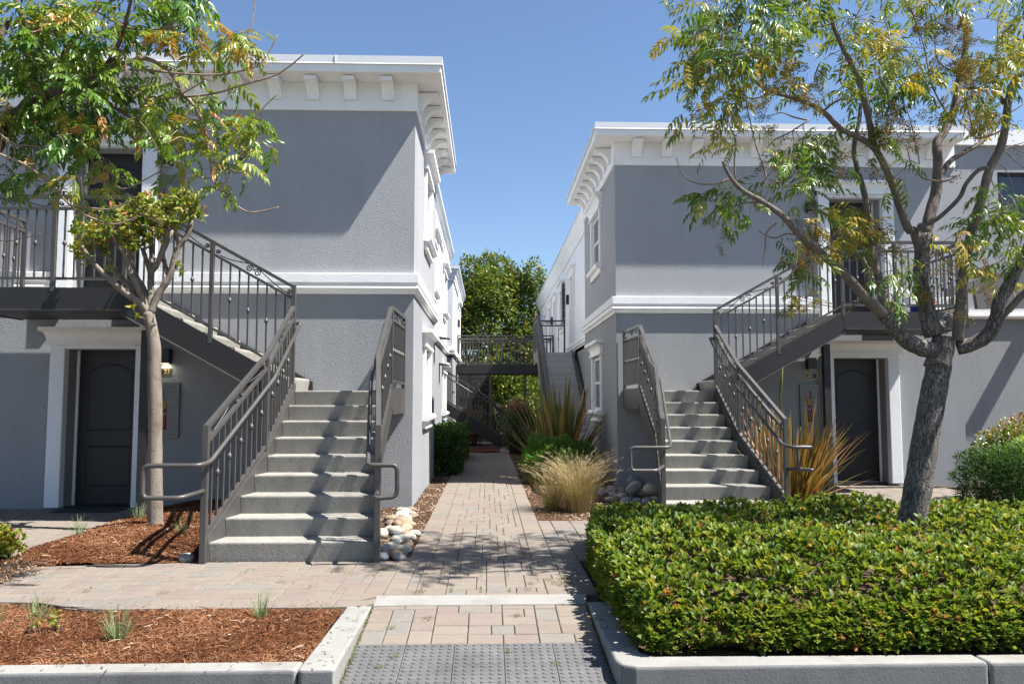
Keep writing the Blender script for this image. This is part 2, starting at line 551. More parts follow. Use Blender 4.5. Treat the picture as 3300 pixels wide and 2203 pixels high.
M['cream'] = m_plain('white_label', (0.4, 0.39, 0.37), 0.5)
M['gold'] = m_plain('gold_letters', (0.60, 0.45, 0.18), 0.35, 0.3, 0.5)
M['lamp_glow'] = m_plain('lamp_diffuser', (0.8, 0.8, 0.7), 0.5, emit=((1.0, 0.93, 0.62), 0.5))
M['stone'] = m_stone()
M['mulch'] = m_mulch('shredded_redwood_base', (0.049, 0.018, 0.008), (0.113, 0.045, 0.020), (0.173, 0.076, 0.036))
M['mulch_strand'] = m_mulch('shredded_redwood_strand', (0.066, 0.024, 0.011), (0.162, 0.065, 0.029), (0.279, 0.146, 0.076), True)
M['chip'] = m_mulch('weathered_bark_chip', (0.070, 0.038, 0.022), (0.154, 0.095, 0.059), (0.350, 0.280, 0.210), True)
M['chip_base'] = m_mulch('weathered_bark_base', (0.042, 0.022, 0.013), (0.091, 0.050, 0.030), (0.154, 0.095, 0.059))
M['bark_r'] = m_bark('pistache_bark', (0.094, 0.083, 0.075), (0.211, 0.189, 0.172), 15.0, 1.0, 0.03)
M['bark_limb'] = m_bark('pistache_limb_bark', (0.102, 0.083, 0.070), (0.187, 0.157, 0.136), 18.0, 0.5, 0.012)
M['bark_l'] = m_bark('dark_limb_bark', (0.07, 0.048, 0.036), (0.15, 0.11, 0.085), 18.0, 0.7, 0.015)
M['twig'] = m_plain('twig_bark', (0.195, 0.143, 0.105), 0.85, 0, 0.2, var=0.35, scale=20.0)
M['bark_c'] = m_bark('crape_myrtle_bark', (0.156, 0.131, 0.104), (0.237, 0.204, 0.168), 20.0, 0.45, 0.008, (0.474, 0.474, 0.071), (0.114, 0.090, 0.071))
M['bark_b'] = m_bark('evergreen_bark', (0.10, 0.06, 0.045), (0.2, 0.13, 0.1), 12.0, 0.6, 0.02)
GREEN = [(0.0, (0.032, 0.090, 0.011)), (0.35, (0.063, 0.149, 0.016)), (0.62, (0.138, 0.218, 0.021)), (0.8, (0.253, 0.270, 0.034)), (0.92, (0.380, 0.270, 0.046)), (1.0, (0.437, 0.196, 0.057))]
M['leaf_l'] = m_leaf('pinnate_leaf', GREEN)
M['leaf_r'] = m_leaf('pistache_leaf', [(0.0, (0.025, 0.074, 0.013)), (0.35, (0.073, 0.151, 0.020)), (0.6, (0.168, 0.224, 0.028)), (0.8, (0.302, 0.280, 0.039)), (1.0, (0.426, 0.269, 0.045))])
M['seed'] = m_leaf('seed_panicle', [(0.0, (0.07, 0.05, 0.022)), (0.35, (0.17, 0.15, 0.035)), (0.7, (0.26, 0.21, 0.05)), (1.0, (0.24, 0.11, 0.05))], 0.25, 0.7, 0.2)
M['berry'] = m_plain('dark_berry', (0.05, 0.02, 0.018), 0.5)
M['leaf_c'] = m_leaf('crape_myrtle_leaf', [(0.0, (0.075, 0.150, 0.020)), (0.4, (0.175, 0.237, 0.027)), (0.7, (0.325, 0.275, 0.044)), (0.88, (0.400, 0.163, 0.044)), (1.0, (0.275, 0.062, 0.031))])
M['leaf_h'] = m_leaf('hawthorn_leaf', [(0.0, (0.028, 0.072, 0.014)), (0.4, (0.086, 0.153, 0.022)), (0.75, (0.194, 0.243, 0.034)), (0.985, (0.292, 0.269, 0.055)), (1.0, (0.302, 0.137, 0.048))], 0.42, 0.45, 0.3)
M['leaf_d'] = m_leaf('dark_shrub_leaf', [(0.0, (0.018, 0.048, 0.010)), (0.5, (0.045, 0.10, 0.016)), (1.0, (0.13, 0.20, 0.03))], 0.22, 0.6, 0.15)
M['leaf_f'] = m_leaf('ferny_leaf', [(0.0, (0.034, 0.098, 0.016)), (0.5, (0.086, 0.190, 0.029)), (1.0, (0.230, 0.322, 0.057))], 0.3, 0.5, 0.3)
M['leaf_b'] = m_leaf('evergreen_leaf', [(0.0, (0.048, 0.095, 0.022)), (0.45, (0.112, 0.172, 0.029)), (0.8, (0.281, 0.284, 0.040)), (0.95, (0.450, 0.345, 0.064)), (1.0, (0.450, 0.207, 0.108))], 0.25, 0.4, 0.4)
M['leaf_n'] = m_leaf('nandina_leaf', [(0.0, (0.039, 0.078, 0.026)), (0.55, (0.078, 0.130, 0.039)), (0.7, (0.221, 0.104, 0.065)), (1.0, (0.325, 0.130, 0.078))], 0.25, 0.45, 0.4)
M['leaf_p'] = m_leaf('photinia_leaf', [(0.0, (0.03, 0.08, 0.014)), (0.5, (0.10, 0.16, 0.022)), (0.8, (0.25, 0.19, 0.03)), (1.0, (0.30, 0.09, 0.03))], 0.25, 0.35, 0.5)
M['flax'] = m_leaf('bronze_flax_blade', [(0.0, (0.098, 0.108, 0.050)), (0.35, (0.167, 0.167, 0.058)), (0.65, (0.312, 0.254, 0.078)), (0.85, (0.507, 0.214, 0.108)), (1.0, (0.643, 0.254, 0.137))], 0.2, 0.4, 0.4)
M['flax_gold'] = m_leaf('striped_flax_blade', [(0.0, (0.08, 0.085, 0.025)), (0.4, (0.19, 0.145, 0.035)), (0.7, (0.33, 0.185, 0.07)), (1.0, (0.37, 0.145, 0.085))], 0.2, 0.45, 0.35)
M['straw'] = m_leaf('feather_grass_blade', [(0.0, (0.094, 0.104, 0.025)), (0.4, (0.216, 0.173, 0.065)), (0.75, (0.346, 0.266, 0.144)), (1.0, (0.461, 0.374, 0.259))], 0.25, 0.6, 0.2)
M['blue_grass'] = m_leaf('blue_grass_blade', [(0.0, (0.10, 0.17, 0.07)), (0.5, (0.19, 0.25, 0.12)), (0.8, (0.3, 0.3, 0.16)), (1.0, (0.42, 0.3, 0.2))], 0.2, 0.5, 0.3)
M['dry_leaf'] = m_leaf('dry_curled_leaf', [(0.0, (0.16, 0.08, 0.04)), (0.5, (0.36, 0.2, 0.09)), (1.0, (0.5, 0.36, 0.2))], 0.15, 0.6, 0.2)
M['weed'] = m_leaf('joint_weed', [(0.0, (0.05, 0.08, 0.02)), (0.6, (0.12, 0.14, 0.035)), (1.0, (0.24, 0.17, 0.07))], 0.2, 0.6, 0.2)
M['terracotta'] = m_plain('terracotta', (0.33, 0.12, 0.06), 0.8)
M['blue_glaze'] = m_plain('blue_glaze', (0.03, 0.05, 0.25), 0.3)
M['panel'] = m_plain('grey_panel_paint', (0.13, 0.125, 0.12), 0.55, 0, 0.35, var=0.06, scale=2.0)
M['tile_roof'] = m_plain('dark_slat_paint', (0.028, 0.028, 0.03), 0.7)

# ------------------------------------------------------------------ ground, kerbs, pavements
def interp(xs, ys):
    return lambda x: float(np.interp(x, xs, ys))
g_front = interp([-6.5, -4.2, -3.47, -3.2, -3.06, -2.88, -2.73, -2.5, -1.86, -1.23, -0.985, -0.98, -0.82, -0.81, 0.9],
                 [6.0, 5.95, 5.91, 5.895, 5.83, 5.731, 5.685, 5.678, 5.675, 5.69, 5.70, 5.70, 5.70, 6.025, 6.025])
h_front = interp([-6.5, -4.45, -4.11, -4.03, -3.87, -3.57, -3.19, -2.67, -2.5, 0.9], [6.85, 6.9, 6.98, 7.1, 7.153, 7.183, 7.225, 7.277, 7.30, 7.30])

road = MB().box(-90, 90, -60, 4.36, -0.4, -0.152).build('road', M['asphalt']); tag(road, kind='structure')
tb = MB()
tb.box(-400, -0.985, 4.40, 800, -0.5, -0.055).box(0.86, 400, 4.40, 800, -0.5, -0.055).box(-0.985, 0.86, 5.70, 800, -0.5, -0.055)
terrain = tb.build('ground', M['soil']); tag(terrain, kind='structure')
rb = MB()
RS = 0.092
def ramp_z(y): return min(0.0, -RS * (5.71 - y))
rb.add([(-0.985, 4.2, ramp_z(4.2) - 0.05), (0.86, 4.2, ramp_z(4.2) - 0.05), (0.86, 5.72, -0.05), (-0.985, 5.72, -0.05)], [(0, 1, 2, 3)])
ramp = rb.build('ramp', M['joint']); tag(ramp, kind='structure')

def box_piece(w, d, h=0.06, ch=0.006):
    """paver with a chamfered top, centred, top at z=0"""
    m = MB(); x, y = w / 2, d / 2
    vs = [(-x, -y, -h), (x, -y, -h), (x, y, -h), (-x, y, -h), (-x, -y, -ch), (x, -y, -ch), (x, y, -ch), (-x, y, -ch),
          (-x + ch, -y + ch, 0), (x - ch, -y + ch, 0), (x - ch, y - ch, 0), (-x + ch, y - ch, 0)]
    fs = [(0, 1, 5, 4), (1, 2, 6, 5), (2, 3, 7, 6), (3, 0, 4, 7), (4, 5, 9, 8), (5, 6, 10, 9), (6, 7, 11, 10), (7, 4, 8, 11), (8, 9, 10, 11)]
    return m.add(vs, fs)
_PM = {}
def piece_mesh(w, d):
    k = (round(w, 3), round(d, 3))
    if k not in _PM:
        _PM[k] = box_piece(*k).mesh('paver', M['paver'])
    return _PM[k]

def ashlar(x0, x1, y0, y1, unit, seed):
    """fill a rectangle with modular pavers on a grid; yields rectangles"""
    r = random.Random(seed)
    nx = max(1, int(round((x1 - x0) / unit))); ny = max(1, int(round((y1 - y0) / unit)))
    ux = (x1 - x0) / nx; uy = (y1 - y0) / ny
    used = [[False] * nx for _ in range(ny)]
    out = []
    for j in range(ny):
        for i in range(nx):
            if used[j][i]: continue
            opts = [(2, 2), (3, 2), (3, 2), (3, 2), (2, 3), (2, 2), (3, 3)]
            r.shuffle(opts)
            opts += [(2, 2), (3, 1), (2, 1), (1, 2), (1, 1)]
            for (a, b) in opts:
                if i + a > nx or j + b > ny: continue
                if any(used[j + q][i + p] for q in range(b) for p in range(a)): continue
                for q in range(b):
                    for p in range(a): used[j + q][i + p] = True
                out.append((x0 + i * ux, x0 + (i + a) * ux, y0 + j * uy, y0 + (j + b) * uy))
                break
    return out

def clip_quad(x0, x1, y0, y1, g, h):
    a0, a1 = max(y0, g(x0)), max(y0, g(x1)); b0, b1 = min(y1, h(x0)), min(y1, h(x1))
    if b0 - a0 < 0.015 and b1 - a1 < 0.015: return None
    return [(x0, a0), (x1, a1), (x1, max(b1, a1 + 0.004)), (x0, max(b0, a0 + 0.004))]

GAP = 0.0022
def lay(rects, parent, g=None, h=None, zf=None, tilt=0.0, limit=300, name='paver'):
    """each paver an object; past the limit (farthest first) the rest is one joined part"""
    rects = sorted(rects, key=lambda q: q[2])
    joined = MB(); n = 0
    for (x0, x1, y0, y1) in rects:
        cx, cy = (x0 + x1) / 2, (y0 + y1) / 2
        w, d = x1 - x0 - 2 * GAP, y1 - y0 - 2 * GAP
        z = (zf(cy) if zf else 0.0) + rnd.uniform(-0.0025, 0.0025)
        q = None
        if g is not None:
            q = clip_quad(x0 + GAP, x1 - GAP, y0 + GAP, y1 - GAP, g, h)
            if q is None: continue
            full = abs(q[0][1] - y0 - GAP) < 1e-6 and abs(q[1][1] - y0 - GAP) < 1e-6 and abs(q[2][1] - y1 + GAP) < 1e-6 and abs(q[3][1] - y1 + GAP) < 1e-6
            if full: q = None
        if n < limit:
            if q is None:
                o = link(name, piece_mesh(w, d), parent, (cx, cy, z), (tilt + rnd.uniform(-0.006, 0.006), rnd.uniform(-0.006, 0.006), 0))
            else:
                m = MB().prism([(p[0], p[1]) for p in q], 'z', z - 0.06, z)
                o = m.build(name, M['paver'], parent, (cx, cy, z))
            n += 1
        else:
            if q is None:
                b = box_piece(w, d)
                joined.add([(v[0] + cx, v[1] + cy, v[2] + z) for v in b.v], b.f)
            else:
                joined.prism(q, 'z', z - 0.06, z)
    if joined.v:
        tag(joined.build('far_pavers', M['paver'], parent), kind='stuff')

def bedding(name, polys, z=-0.045):
    m = MB()
    for p in polys: m.add([(x, y, z) for x, y in p], [tuple(range(len(p)))])
    return tag(m.build(name, M['joint']), kind='structure')

# front walk, along the kerb beds
xs = np.linspace(-6.5, 0.83, 60)
front = bedding('front_walk', [[(x, g_front(x)) for x in xs] + [(x, h_front(x)) for x in xs[::-1]]], -0.012)
lay([q for q in ashlar(-5.2, 0.83, 5.58, 7.30, 0.076, 3) if q[1] > -4.9], front, g_front, h_front, limit=300)
# corridor walk with a soldier course along both edges
corr = bedding('corridor_walk', [[(-0.72, 7.3), (0.60, 7.3), (0.63, 22.7), (-0.70, 22.7)]], -0.012)
rects = []
y = 7.30
while y < 22.6:
    d = 0.172
    rects.append((-0.715, -0.50, y, y + d)); rects.append((0.40, 0.60, y, y + d)); y += d
rects += ashlar(-0.50, 0.40, 7.30, 22.6, 0.075, 5)
lay(rects, corr, limit=300)
branch = bedding('side_walk', [[(0.60, 8.1), (4.6, 8.1), (4.6, 9.86), (2.2, 9.86), (2.2, 9.69), (0.60, 9.69)]], -0.012)
lay(ashlar(0.60, 2.2, 8.12, 9.69, 0.076, 9) + ashlar(2.2, 4.5, 8.12, 9.86, 0.076, 10), branch, limit=240)
# the bit of side walk between corridor and hedge
edge_b = bedding('corner_walk', [[(0.60, 7.3), (1.0, 7.3), (1.0, 8.12), (0.60, 8.12)]], -0.012)
lay(ashlar(0.60, 0.98, 7.30, 8.12, 0.076, 12), edge_b)
door_a = bedding('door_walk', [[(-7.5, 7.1), (-4.42, 7.1), (-4.42, 10.95), (-7.5, 10.95)]], -0.012)
lay(ashlar(-7.0, -4.43, 7.0, 10.95, 0.078, 13), door_a, interp([-7.0, -4.6, -4.43, -4.2], [7.0, 7.0, 7.25, 7.4]), lambda x: 11.0, limit=300)
door_b = bedding('right_door_walk', [[(5.2, 11.2), (7.6, 11.2), (7.6, 13.55), (5.2, 13.55)]], -0.012)
lay(ashlar(5.2, 7.6, 11.2, 13.55, 0.09, 14), door_b, limit=200)
far_b = bedding('far_walk', [[(-3.0, 27.2), (4.0, 27.2), (4.0, 28.6), (-3.0, 28.6)], [(0.2, 22.6), (0.9, 22.6), (1.3, 27.3), (0.6, 27.3)]], 0.0)
far_m = MB()
for q in ashlar(-3.0, 4.0, 27.2, 28.6, 0.16, 15) + ashlar(0.35, 0.95, 22.62, 27.2, 0.16, 16):
    b = box_piece(q[1] - q[0] - 0.008, q[3] - q[2] - 0.008)
    far_m.add([(v[0] + (q[0] + q[1]) / 2, v[1] + (q[2] + q[3]) / 2, v[2] + 0.012) for v in b.v], b.f)
tag(far_m.build('far_pavers', M['paver'], far_b), kind='stuff')

# ramp: pavers, then dark tactile tiles
ra = math.atan(RS)
lay(ashlar(-0.80, 0.70, 5.035, 5.715, 0.0755, 21), ramp, zf=ramp_z, tilt=ra)
def tactile_mesh(w, d):
    m = box_piece(w, d, 0.05, 0.004)
    k = 6
    for i in range(k):
        for j in range(k):
            cx = -w / 2 + w * (i + 0.5) / k; cy = -d / 2 + d * (j + 0.5) / k
            m.lathe([(0.0138, -0.001), (0.0128, 0.0035), (0.009, 0.0055)], (cx, cy, 0), 8)
    return m.mesh('tactile_tile', M['tactile'])
tile_w = 1.50 / 5
tm = tactile_mesh(tile_w - 0.0022, 0.304 - 0.0022)
for j in range(3):
    for i in range(5):
        cy = 5.033 - 0.152 * math.cos(ra) - j * 0.304 * math.cos(ra)
        link('tactile_tile', tm, ramp, (-0.80 + (i + 0.5) * tile_w, cy, ramp_z(cy) + rnd.uniform(-0.001, 0.001)), (ra, rnd.uniform(-.004, .004), 0))

def kerb(name, poly, z0, z1, label, round_=0.018):
    m = MB().prism(poly, 'z', z0, z1)
    o = m.build(name, M['kerb'], None, (sum(p[0] for p in poly) / len(poly), sum(p[1] for p in poly) / len(poly), z0))
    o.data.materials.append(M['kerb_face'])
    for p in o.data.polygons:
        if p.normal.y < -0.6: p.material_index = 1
    bevel(o, round_, 3)
    return tag(o, label, 'kerb', 'concrete kerbs edging the planting beds')
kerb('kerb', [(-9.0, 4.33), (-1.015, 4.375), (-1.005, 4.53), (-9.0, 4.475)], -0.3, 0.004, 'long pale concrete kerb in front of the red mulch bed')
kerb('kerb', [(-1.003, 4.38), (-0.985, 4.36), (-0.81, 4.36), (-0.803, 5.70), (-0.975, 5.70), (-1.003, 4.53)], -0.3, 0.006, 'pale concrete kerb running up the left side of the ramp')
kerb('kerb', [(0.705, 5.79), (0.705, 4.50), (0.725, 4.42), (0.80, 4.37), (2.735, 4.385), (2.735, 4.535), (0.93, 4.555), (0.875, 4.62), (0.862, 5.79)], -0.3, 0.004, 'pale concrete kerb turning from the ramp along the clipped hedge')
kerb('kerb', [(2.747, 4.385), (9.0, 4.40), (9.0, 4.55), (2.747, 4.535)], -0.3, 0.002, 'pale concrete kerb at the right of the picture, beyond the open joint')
band = MB().prism([(-0.80, 5.725), (0.70, 5.735), (0.735, 6.017), (-0.815, 6.017)], 'z', -0.1, 0.002).build('concrete_band', M['kerb'])
tag(band, kind='structure'); bevel(band, 0.006, 2)

# beds
def bed(name, mat, x0, x1, y0, y1, inside, height, res=0.05):
    nx = int((x1 - x0) / res); ny = int((y1 - y0) / res)
    X, Y = np.meshgrid(np.linspace(x0, x1, nx + 1), np.linspace(y0, y1, ny + 1))
    rs = np.random.RandomState(len(name))
    Z = np.vectorize(height)(X, Y) + rs.uniform(-0.008, 0.010, X.shape)
    idx = np.arange((nx + 1) * (ny + 1)).reshape(ny + 1, nx + 1)
    F = []
    for j in range(ny):
        for i in range(nx):
            cx = (X[j, i] + X[j + 1, i + 1]) / 2; cy = (Y[j, i] + Y[j + 1, i + 1]) / 2
            if inside(cx, cy): F.append((idx[j, i], idx[j, i + 1], idx[j + 1, i + 1], idx[j + 1, i]))
    me = np_mesh(name, np.stack([X.ravel(), Y.ravel(), Z.ravel()], 1), np.array(F), mat, smooth=True)
    return tag(link(name, me), kind='structure')

def bed_noise(x, y):
    return 0.5 + 0.25 * math.sin(3.1 * x + 1.3 * math.sin(2.3 * y)) + 0.25 * math.sin(4.7 * y + 1.1 * math.sin(3.7 * x) + 1.0)
in_fb = lambda x, y: x < -1.0 and y > 4.50 + 0.004 * x and y < g_front(x) - 0.012
hz_fb = lambda x, y: -0.028 + 0.022 * bed_noise(x, y) + 0.03 * math.sin(min(1, max(0, (y - 4.5) / 1.2)) * math.pi)
def right_mb(y): return -4.42 + (0.0 if y > 8.0 else max(0, (8.0 - y)) * 0.22)
in_mb = lambda x, y: x > right_mb(y) + 0.0 and x < -2.35 and y < 10.97 and y > h_front(x) + 0.012
def hz_mb(x, y):
    e = min(1.0, max(0.0, (x + 4.42) / 0.5), max(0.0, (y - h_front(x)) / 0.45))
    return -0.01 + 0.085 * e + 0.03 * bed_noise(x, y)
bed('front_mulch_bed', M['mulch'], -5.0, -0.98, 4.45, 6.02, in_fb, hz_fb)
bed('tree_mulch_bed', M['mulch'], -4.55, -2.3, 6.95, 11.0, in_mb, hz_mb)
in_lb = lambda x, y: x < -0.715 and (x > -2.4 if y < 10.9 else x > -1.36) and y > 7.32
hz_lb = lambda x, y: -0.022 + 0.018 * bed_noise(x, y)
bed('left_bark_bed', M['chip_base'], -2.4, -0.70, 7.3, 24.8, in_lb, hz_lb, 0.08)
in_rb = lambda x, y: x > 0.60 and x < 2.6 and y > 9.70 and not (16.0 < y < 16.9 and x < 1.0)
bed('right_bark_bed', M['chip_base'], 0.58, 3.0, 9.66, 26.0, in_rb, hz_lb, 0.08)
in_hb = lambda x, y: x > 0.87 and y > 4.54 and y < 8.1 or (x > 4.6 and 4.54 < y < 11.2) or (x > 3.9 and 9.9 < y < 13.55) or (x > 7.6 and y < 14.5)
bed('hedge_soil_bed', M['soil'], 0.85, 11.0, 4.5, 14.6, in_hb, lambda x, y: -0.03 + 0.01 * bed_noise(x, y), 0.12)
bed('far_mulch_bed', M['mulch'], -1.4, 0.55, 22.72, 24.6, lambda x, y: x < 0.35, lambda x, y: 0.0 + 0.03 * bed_noise(x, y), 0.1)

def strands(name, mat, n, x0, x1, y0, y1, inside, height, lmin, lmax, wmin, wmax, tilt, parent_kind='stuff', seed=1, lift=0.012):
    rs = np.random.RandomState(seed)
    P = []
    while len(P) < n:
        xx = rs.uniform(x0, x1, n); yy = rs.uniform(y0, y1, n)
        for a, b in zip(xx, yy):
            if inside(a, b): P.append((a, b, height(a, b)))
            if len(P) >= n: break
    P = np.array(P); P[:, 2] += rs.uniform(0.0, lift, n)
    ang = rs.uniform(0, 2 * math.pi, n); el = rs.normal(0, tilt, n)
    D = np.stack([np.cos(ang) * np.cos(el), np.sin(ang) * np.cos(el), np.sin(el)], 1)
    Lh = rs.uniform(lmin, lmax, n); Wd = rs.uniform(wmin, wmax, n)
    tv = np.array([(-.5, -.5, 0), (0, -.5, .08), (.5, -.3, 0), (.5, .3, 0), (0, .5, .08), (-.5, .5, 0)], float)
    tf = np.array([(0, 1, 4, 5), (1, 2, 3, 4)])
    Mx = frames(D, roll=rs.uniform(-0.7, 0.7, n))
    Mx = Mx * np.stack([Lh, Wd, Lh], 1)[:, None, :]
    V, F, T = scatter(tv, tf, Mx, P, np.clip(rs.normal(0.46, 0.22, n) + 0.16 * np.sin(P[:, 0] * 5.1 + 2.0 * np.sin(P[:, 1] * 3.3)) , 0, 1))
    return tag(link(name, np_mesh(name, V, F, mat, T)), kind=parent_kind)
tag(strands('shredded_mulch', M['mulch_strand'], 42000, -5.0, -0.98, 4.45, 6.0, in_fb, hz_fb, 0.012, 0.06, 0.0015, 0.005, 0.35, seed=2), 'shredded red bark mulch covering the bed by the kerb', 'mulch')
tag(strands('shredded_mulch', M['mulch_strand'], 42000, -4.5, -2.3, 6.95, 11.0, in_mb, hz_mb, 0.015, 0.075, 0.002, 0.006, 0.35, seed=3), 'shredded red bark mulch heaped around the crape myrtle trunk', 'mulch')
tag(strands('bark_chips', M['chip'], 14000, -1.9, -0.71, 7.3, 20.0, in_lb, hz_lb, 0.012, 0.045, 0.006, 0.014, 0.3, seed=4), 'weathered brown bark chips between left wall and path', 'mulch')
tag(strands('bark_chips', M['chip'], 16000, 0.6, 2.6, 9.66, 17.0, in_rb, hz_lb, 0.012, 0.045, 0.006, 0.014, 0.3, seed=5), 'weathered brown bark chips under the feather grass', 'mulch')
# scattered pale splinters
tag(strands('wood_splinters', M['chip'], 620, -4.4, -1.0, 4.5, 10.5, lambda x, y: in_fb(x, y) or in_mb(x, y), lambda x, y: (hz_fb(x, y) if y < 6 else hz_mb(x, y)) + 0.012,
            0.02, 0.085, 0.004, 0.014, 0.2, seed=6), 'pale wood splinters lying on the red mulch', 'mulch')

# chips that have spilled onto the kerb tops and the walk
tag(strands('spilled_chips', M['chip'], 240, -4.4, 0.7, 4.33, 7.2, lambda x, y: (y < 4.52 and x < -0.8) or (-1.0 < x < -0.8 and y < 5.7) or (x < -1.0 and g_front(x) + 0.01 < y < g_front(x) + 0.16) or (x < -2.6 and h_front(x) - 0.14 < y < h_front(x)),
            lambda x, y: 0.008, 0.01, 0.04, 0.003, 0.008, 0.15, seed=16, lift=0.003), 'bark chips spilled over the kerb and path edge', 'mulch')

# ------------------------------------------------------------------ buildings
def wall_panel(axis, plane, thick, a0, a1, z0, z1, holes):
    """wall slab with rectangular openings. axis 'y': runs along x at y=plane (front) .. plane+thick; axis 'x': runs along y at x=plane .. plane+thick"""
    A = sorted(set([a0, a1] + [h[0] for h in holes] + [h[1] for h in holes]))
    Z = sorted(set([z0, z1] + [h[2] for h in holes] + [h[3] for h in holes]))
    solid = {}
    for i in range(len(A) - 1):
        for j in range(len(Z) - 1):
            ca = (A[i] + A[i + 1]) / 2; cz = (Z[j] + Z[j + 1]) / 2
            solid[i, j] = not any(h[0] < ca < h[1] and h[2] < cz < h[3] for h in holes)
    m = MB()
    def P(a, t, z): return (a, plane + t, z) if axis == 'y' else (plane + t, a, z)
    for (i, j), s in solid.items():
        if not s: continue
        b0, b1, c0, c1 = A[i], A[i + 1], Z[j], Z[j + 1]
        m.add([P(b0, 0, c0), P(b1, 0, c0), P(b1, 0, c1), P(b0, 0, c1)], [(0, 1, 2, 3)])
        m.add([P(b0, thick, c0), P(b1, thick, c0), P(b1, thick, c1), P(b0, thick, c1)], [(3, 2, 1, 0)])
        for (di, dj, q) in ((-1, 0, (b0, c0, b0, c1)), (1, 0, (b1, c0, b1, c1)), (0, -1, (b0, c0, b1, c0)), (0, 1, (b0, c1, b1, c1))):
            if not solid.get((i + di, j + dj), False):
                m.add([P(q[0], 0, q[1]), P(q[2], 0, q[3]), P(q[2], thick, q[3]), P(q[0], thick, q[1])], [(0, 1, 2, 3)])
    return m

def crown_profile(z0, z1, out):
    """cavetto head moulding: (offset, z) closed profile"""
    h = z1 - z0
    pts = [(-0.01, z0), (out * 0.45, z0), (out * 0.45, z0 + h * 0.16), (out * 0.34, z0 + h * 0.18)]
    for k in range(6):
        a = k / 5 * math.pi / 2
        pts.append((out * (0.34 + 0.58 * (1 - math.cos(a))), z0 + h * (0.2 + 0.56 * math.sin(a))))
    pts += [(out, z0 + h * 0.78), (out, z1), (-0.01, z1)]
    return pts

def head_mould(m, axis, plane, sgn, a0, a1, z0, z1, out):
    """crown over an opening with returned ends. sgn: outward direction along the wall normal"""
    pr = crown_profile(z0, z1, out)
    if axis == 'y':
        path = [(a0, plane), (a0, plane), (a1, plane), (a1, plane)]
        offs = [(-1, 0), (-1, sgn), (1, sgn), (1, 0)]
    else:
        path = [(plane, a0), (plane, a0), (plane, a1), (plane, a1)]
        offs = [(0, -1), (sgn, -1), (sgn, 1), (0, 1)]
    m.sweep(path, offs, pr)

def window(parent, X, sgn, y0, y1, z0, z1, label=None):
    """double hung window in a wall whose face is x = X and looks towards sgn"""
    w = empty('window', (X, (y0 + y1) / 2, z0)); w.parent = parent; w.location = Vector((X, (y0 + y1) / 2, z0)) - world_loc(parent)
    if label: w['label'] = label
    inn = X - sgn * 0.07
    f = MB(); t = 0.055
    zm = z0 + (z1 - z0) * 0.52
    for (a, b, c, d) in ((y0, y1, z0, z0 + t), (y0, y1, z1 - t, z1), (y0, y0 + t, z0 + t, z1 - t), (y1 - t, y1, z0 + t, z1 - t)):
        f.box(inn, inn + sgn * 0.06, a, b, c, d)
    f.box(inn + sgn * 0.002, inn + sgn * 0.045, y0 + t, y1 - t, zm - 0.025, zm + 0.025)
    f.build('frame', M['vinyl'], w)
    for (c, d, k) in ((z0 + t, zm - 0.025, 0.012), (zm + 0.025, z1 - t, 0.026)):
        MB().box(inn + sgn * k, inn + sgn * (k + 0.006), y0 + t, y1 - t, c, d).build('pane', M['glass'], w)
    s = MB()
    tw = 0.10
    bevel(s.box(X - sgn * 0.02, X + sgn * 0.045, y0 - tw, y0 + 0.003, z0, z1 + 0.02).build('casing', M['trim'], w), 0.006)
    bevel(MB().box(X - sgn * 0.02, X + sgn * 0.045, y1 - 0.003, y1 + tw, z0, z1 + 0.02).build('casing', M['trim'], w), 0.006)
    h = MB(); head_mould(h, 'x', X, sgn, y0 - tw - 0.02, y1 + tw + 0.02, z1 + 0.022, z1 + 0.30, 0.16)
    h.build('head_moulding', M['trim'], w)
    b = MB()
    b.sweep([(X, y0 - tw - 0.06), (X, y1 + tw + 0.06)], [(sgn, 0), (sgn, 0)],
            [(-0.02, z0 - 0.10), (0.10, z0 - 0.10), (0.125, z0 - 0.075), (0.132, z0 - 0.05), (0.125, z0 - 0.025), (0.10, z0), (-0.02, z0 + 0.004)])
    b.sweep([(X, y0 - tw), (X, y1 + tw)], [(sgn, 0), (sgn, 0)],
            [(-0.02, z0 - 0.22), (0.06, z0 - 0.22), (0.06, z0 - 0.19), (0.035, z0 - 0.18), (0.045, z0 - 0.13), (0.07, z0 - 0.102), (-0.02, z0 - 0.102)])
    b.build('sill', M['trim'], w)
    return w

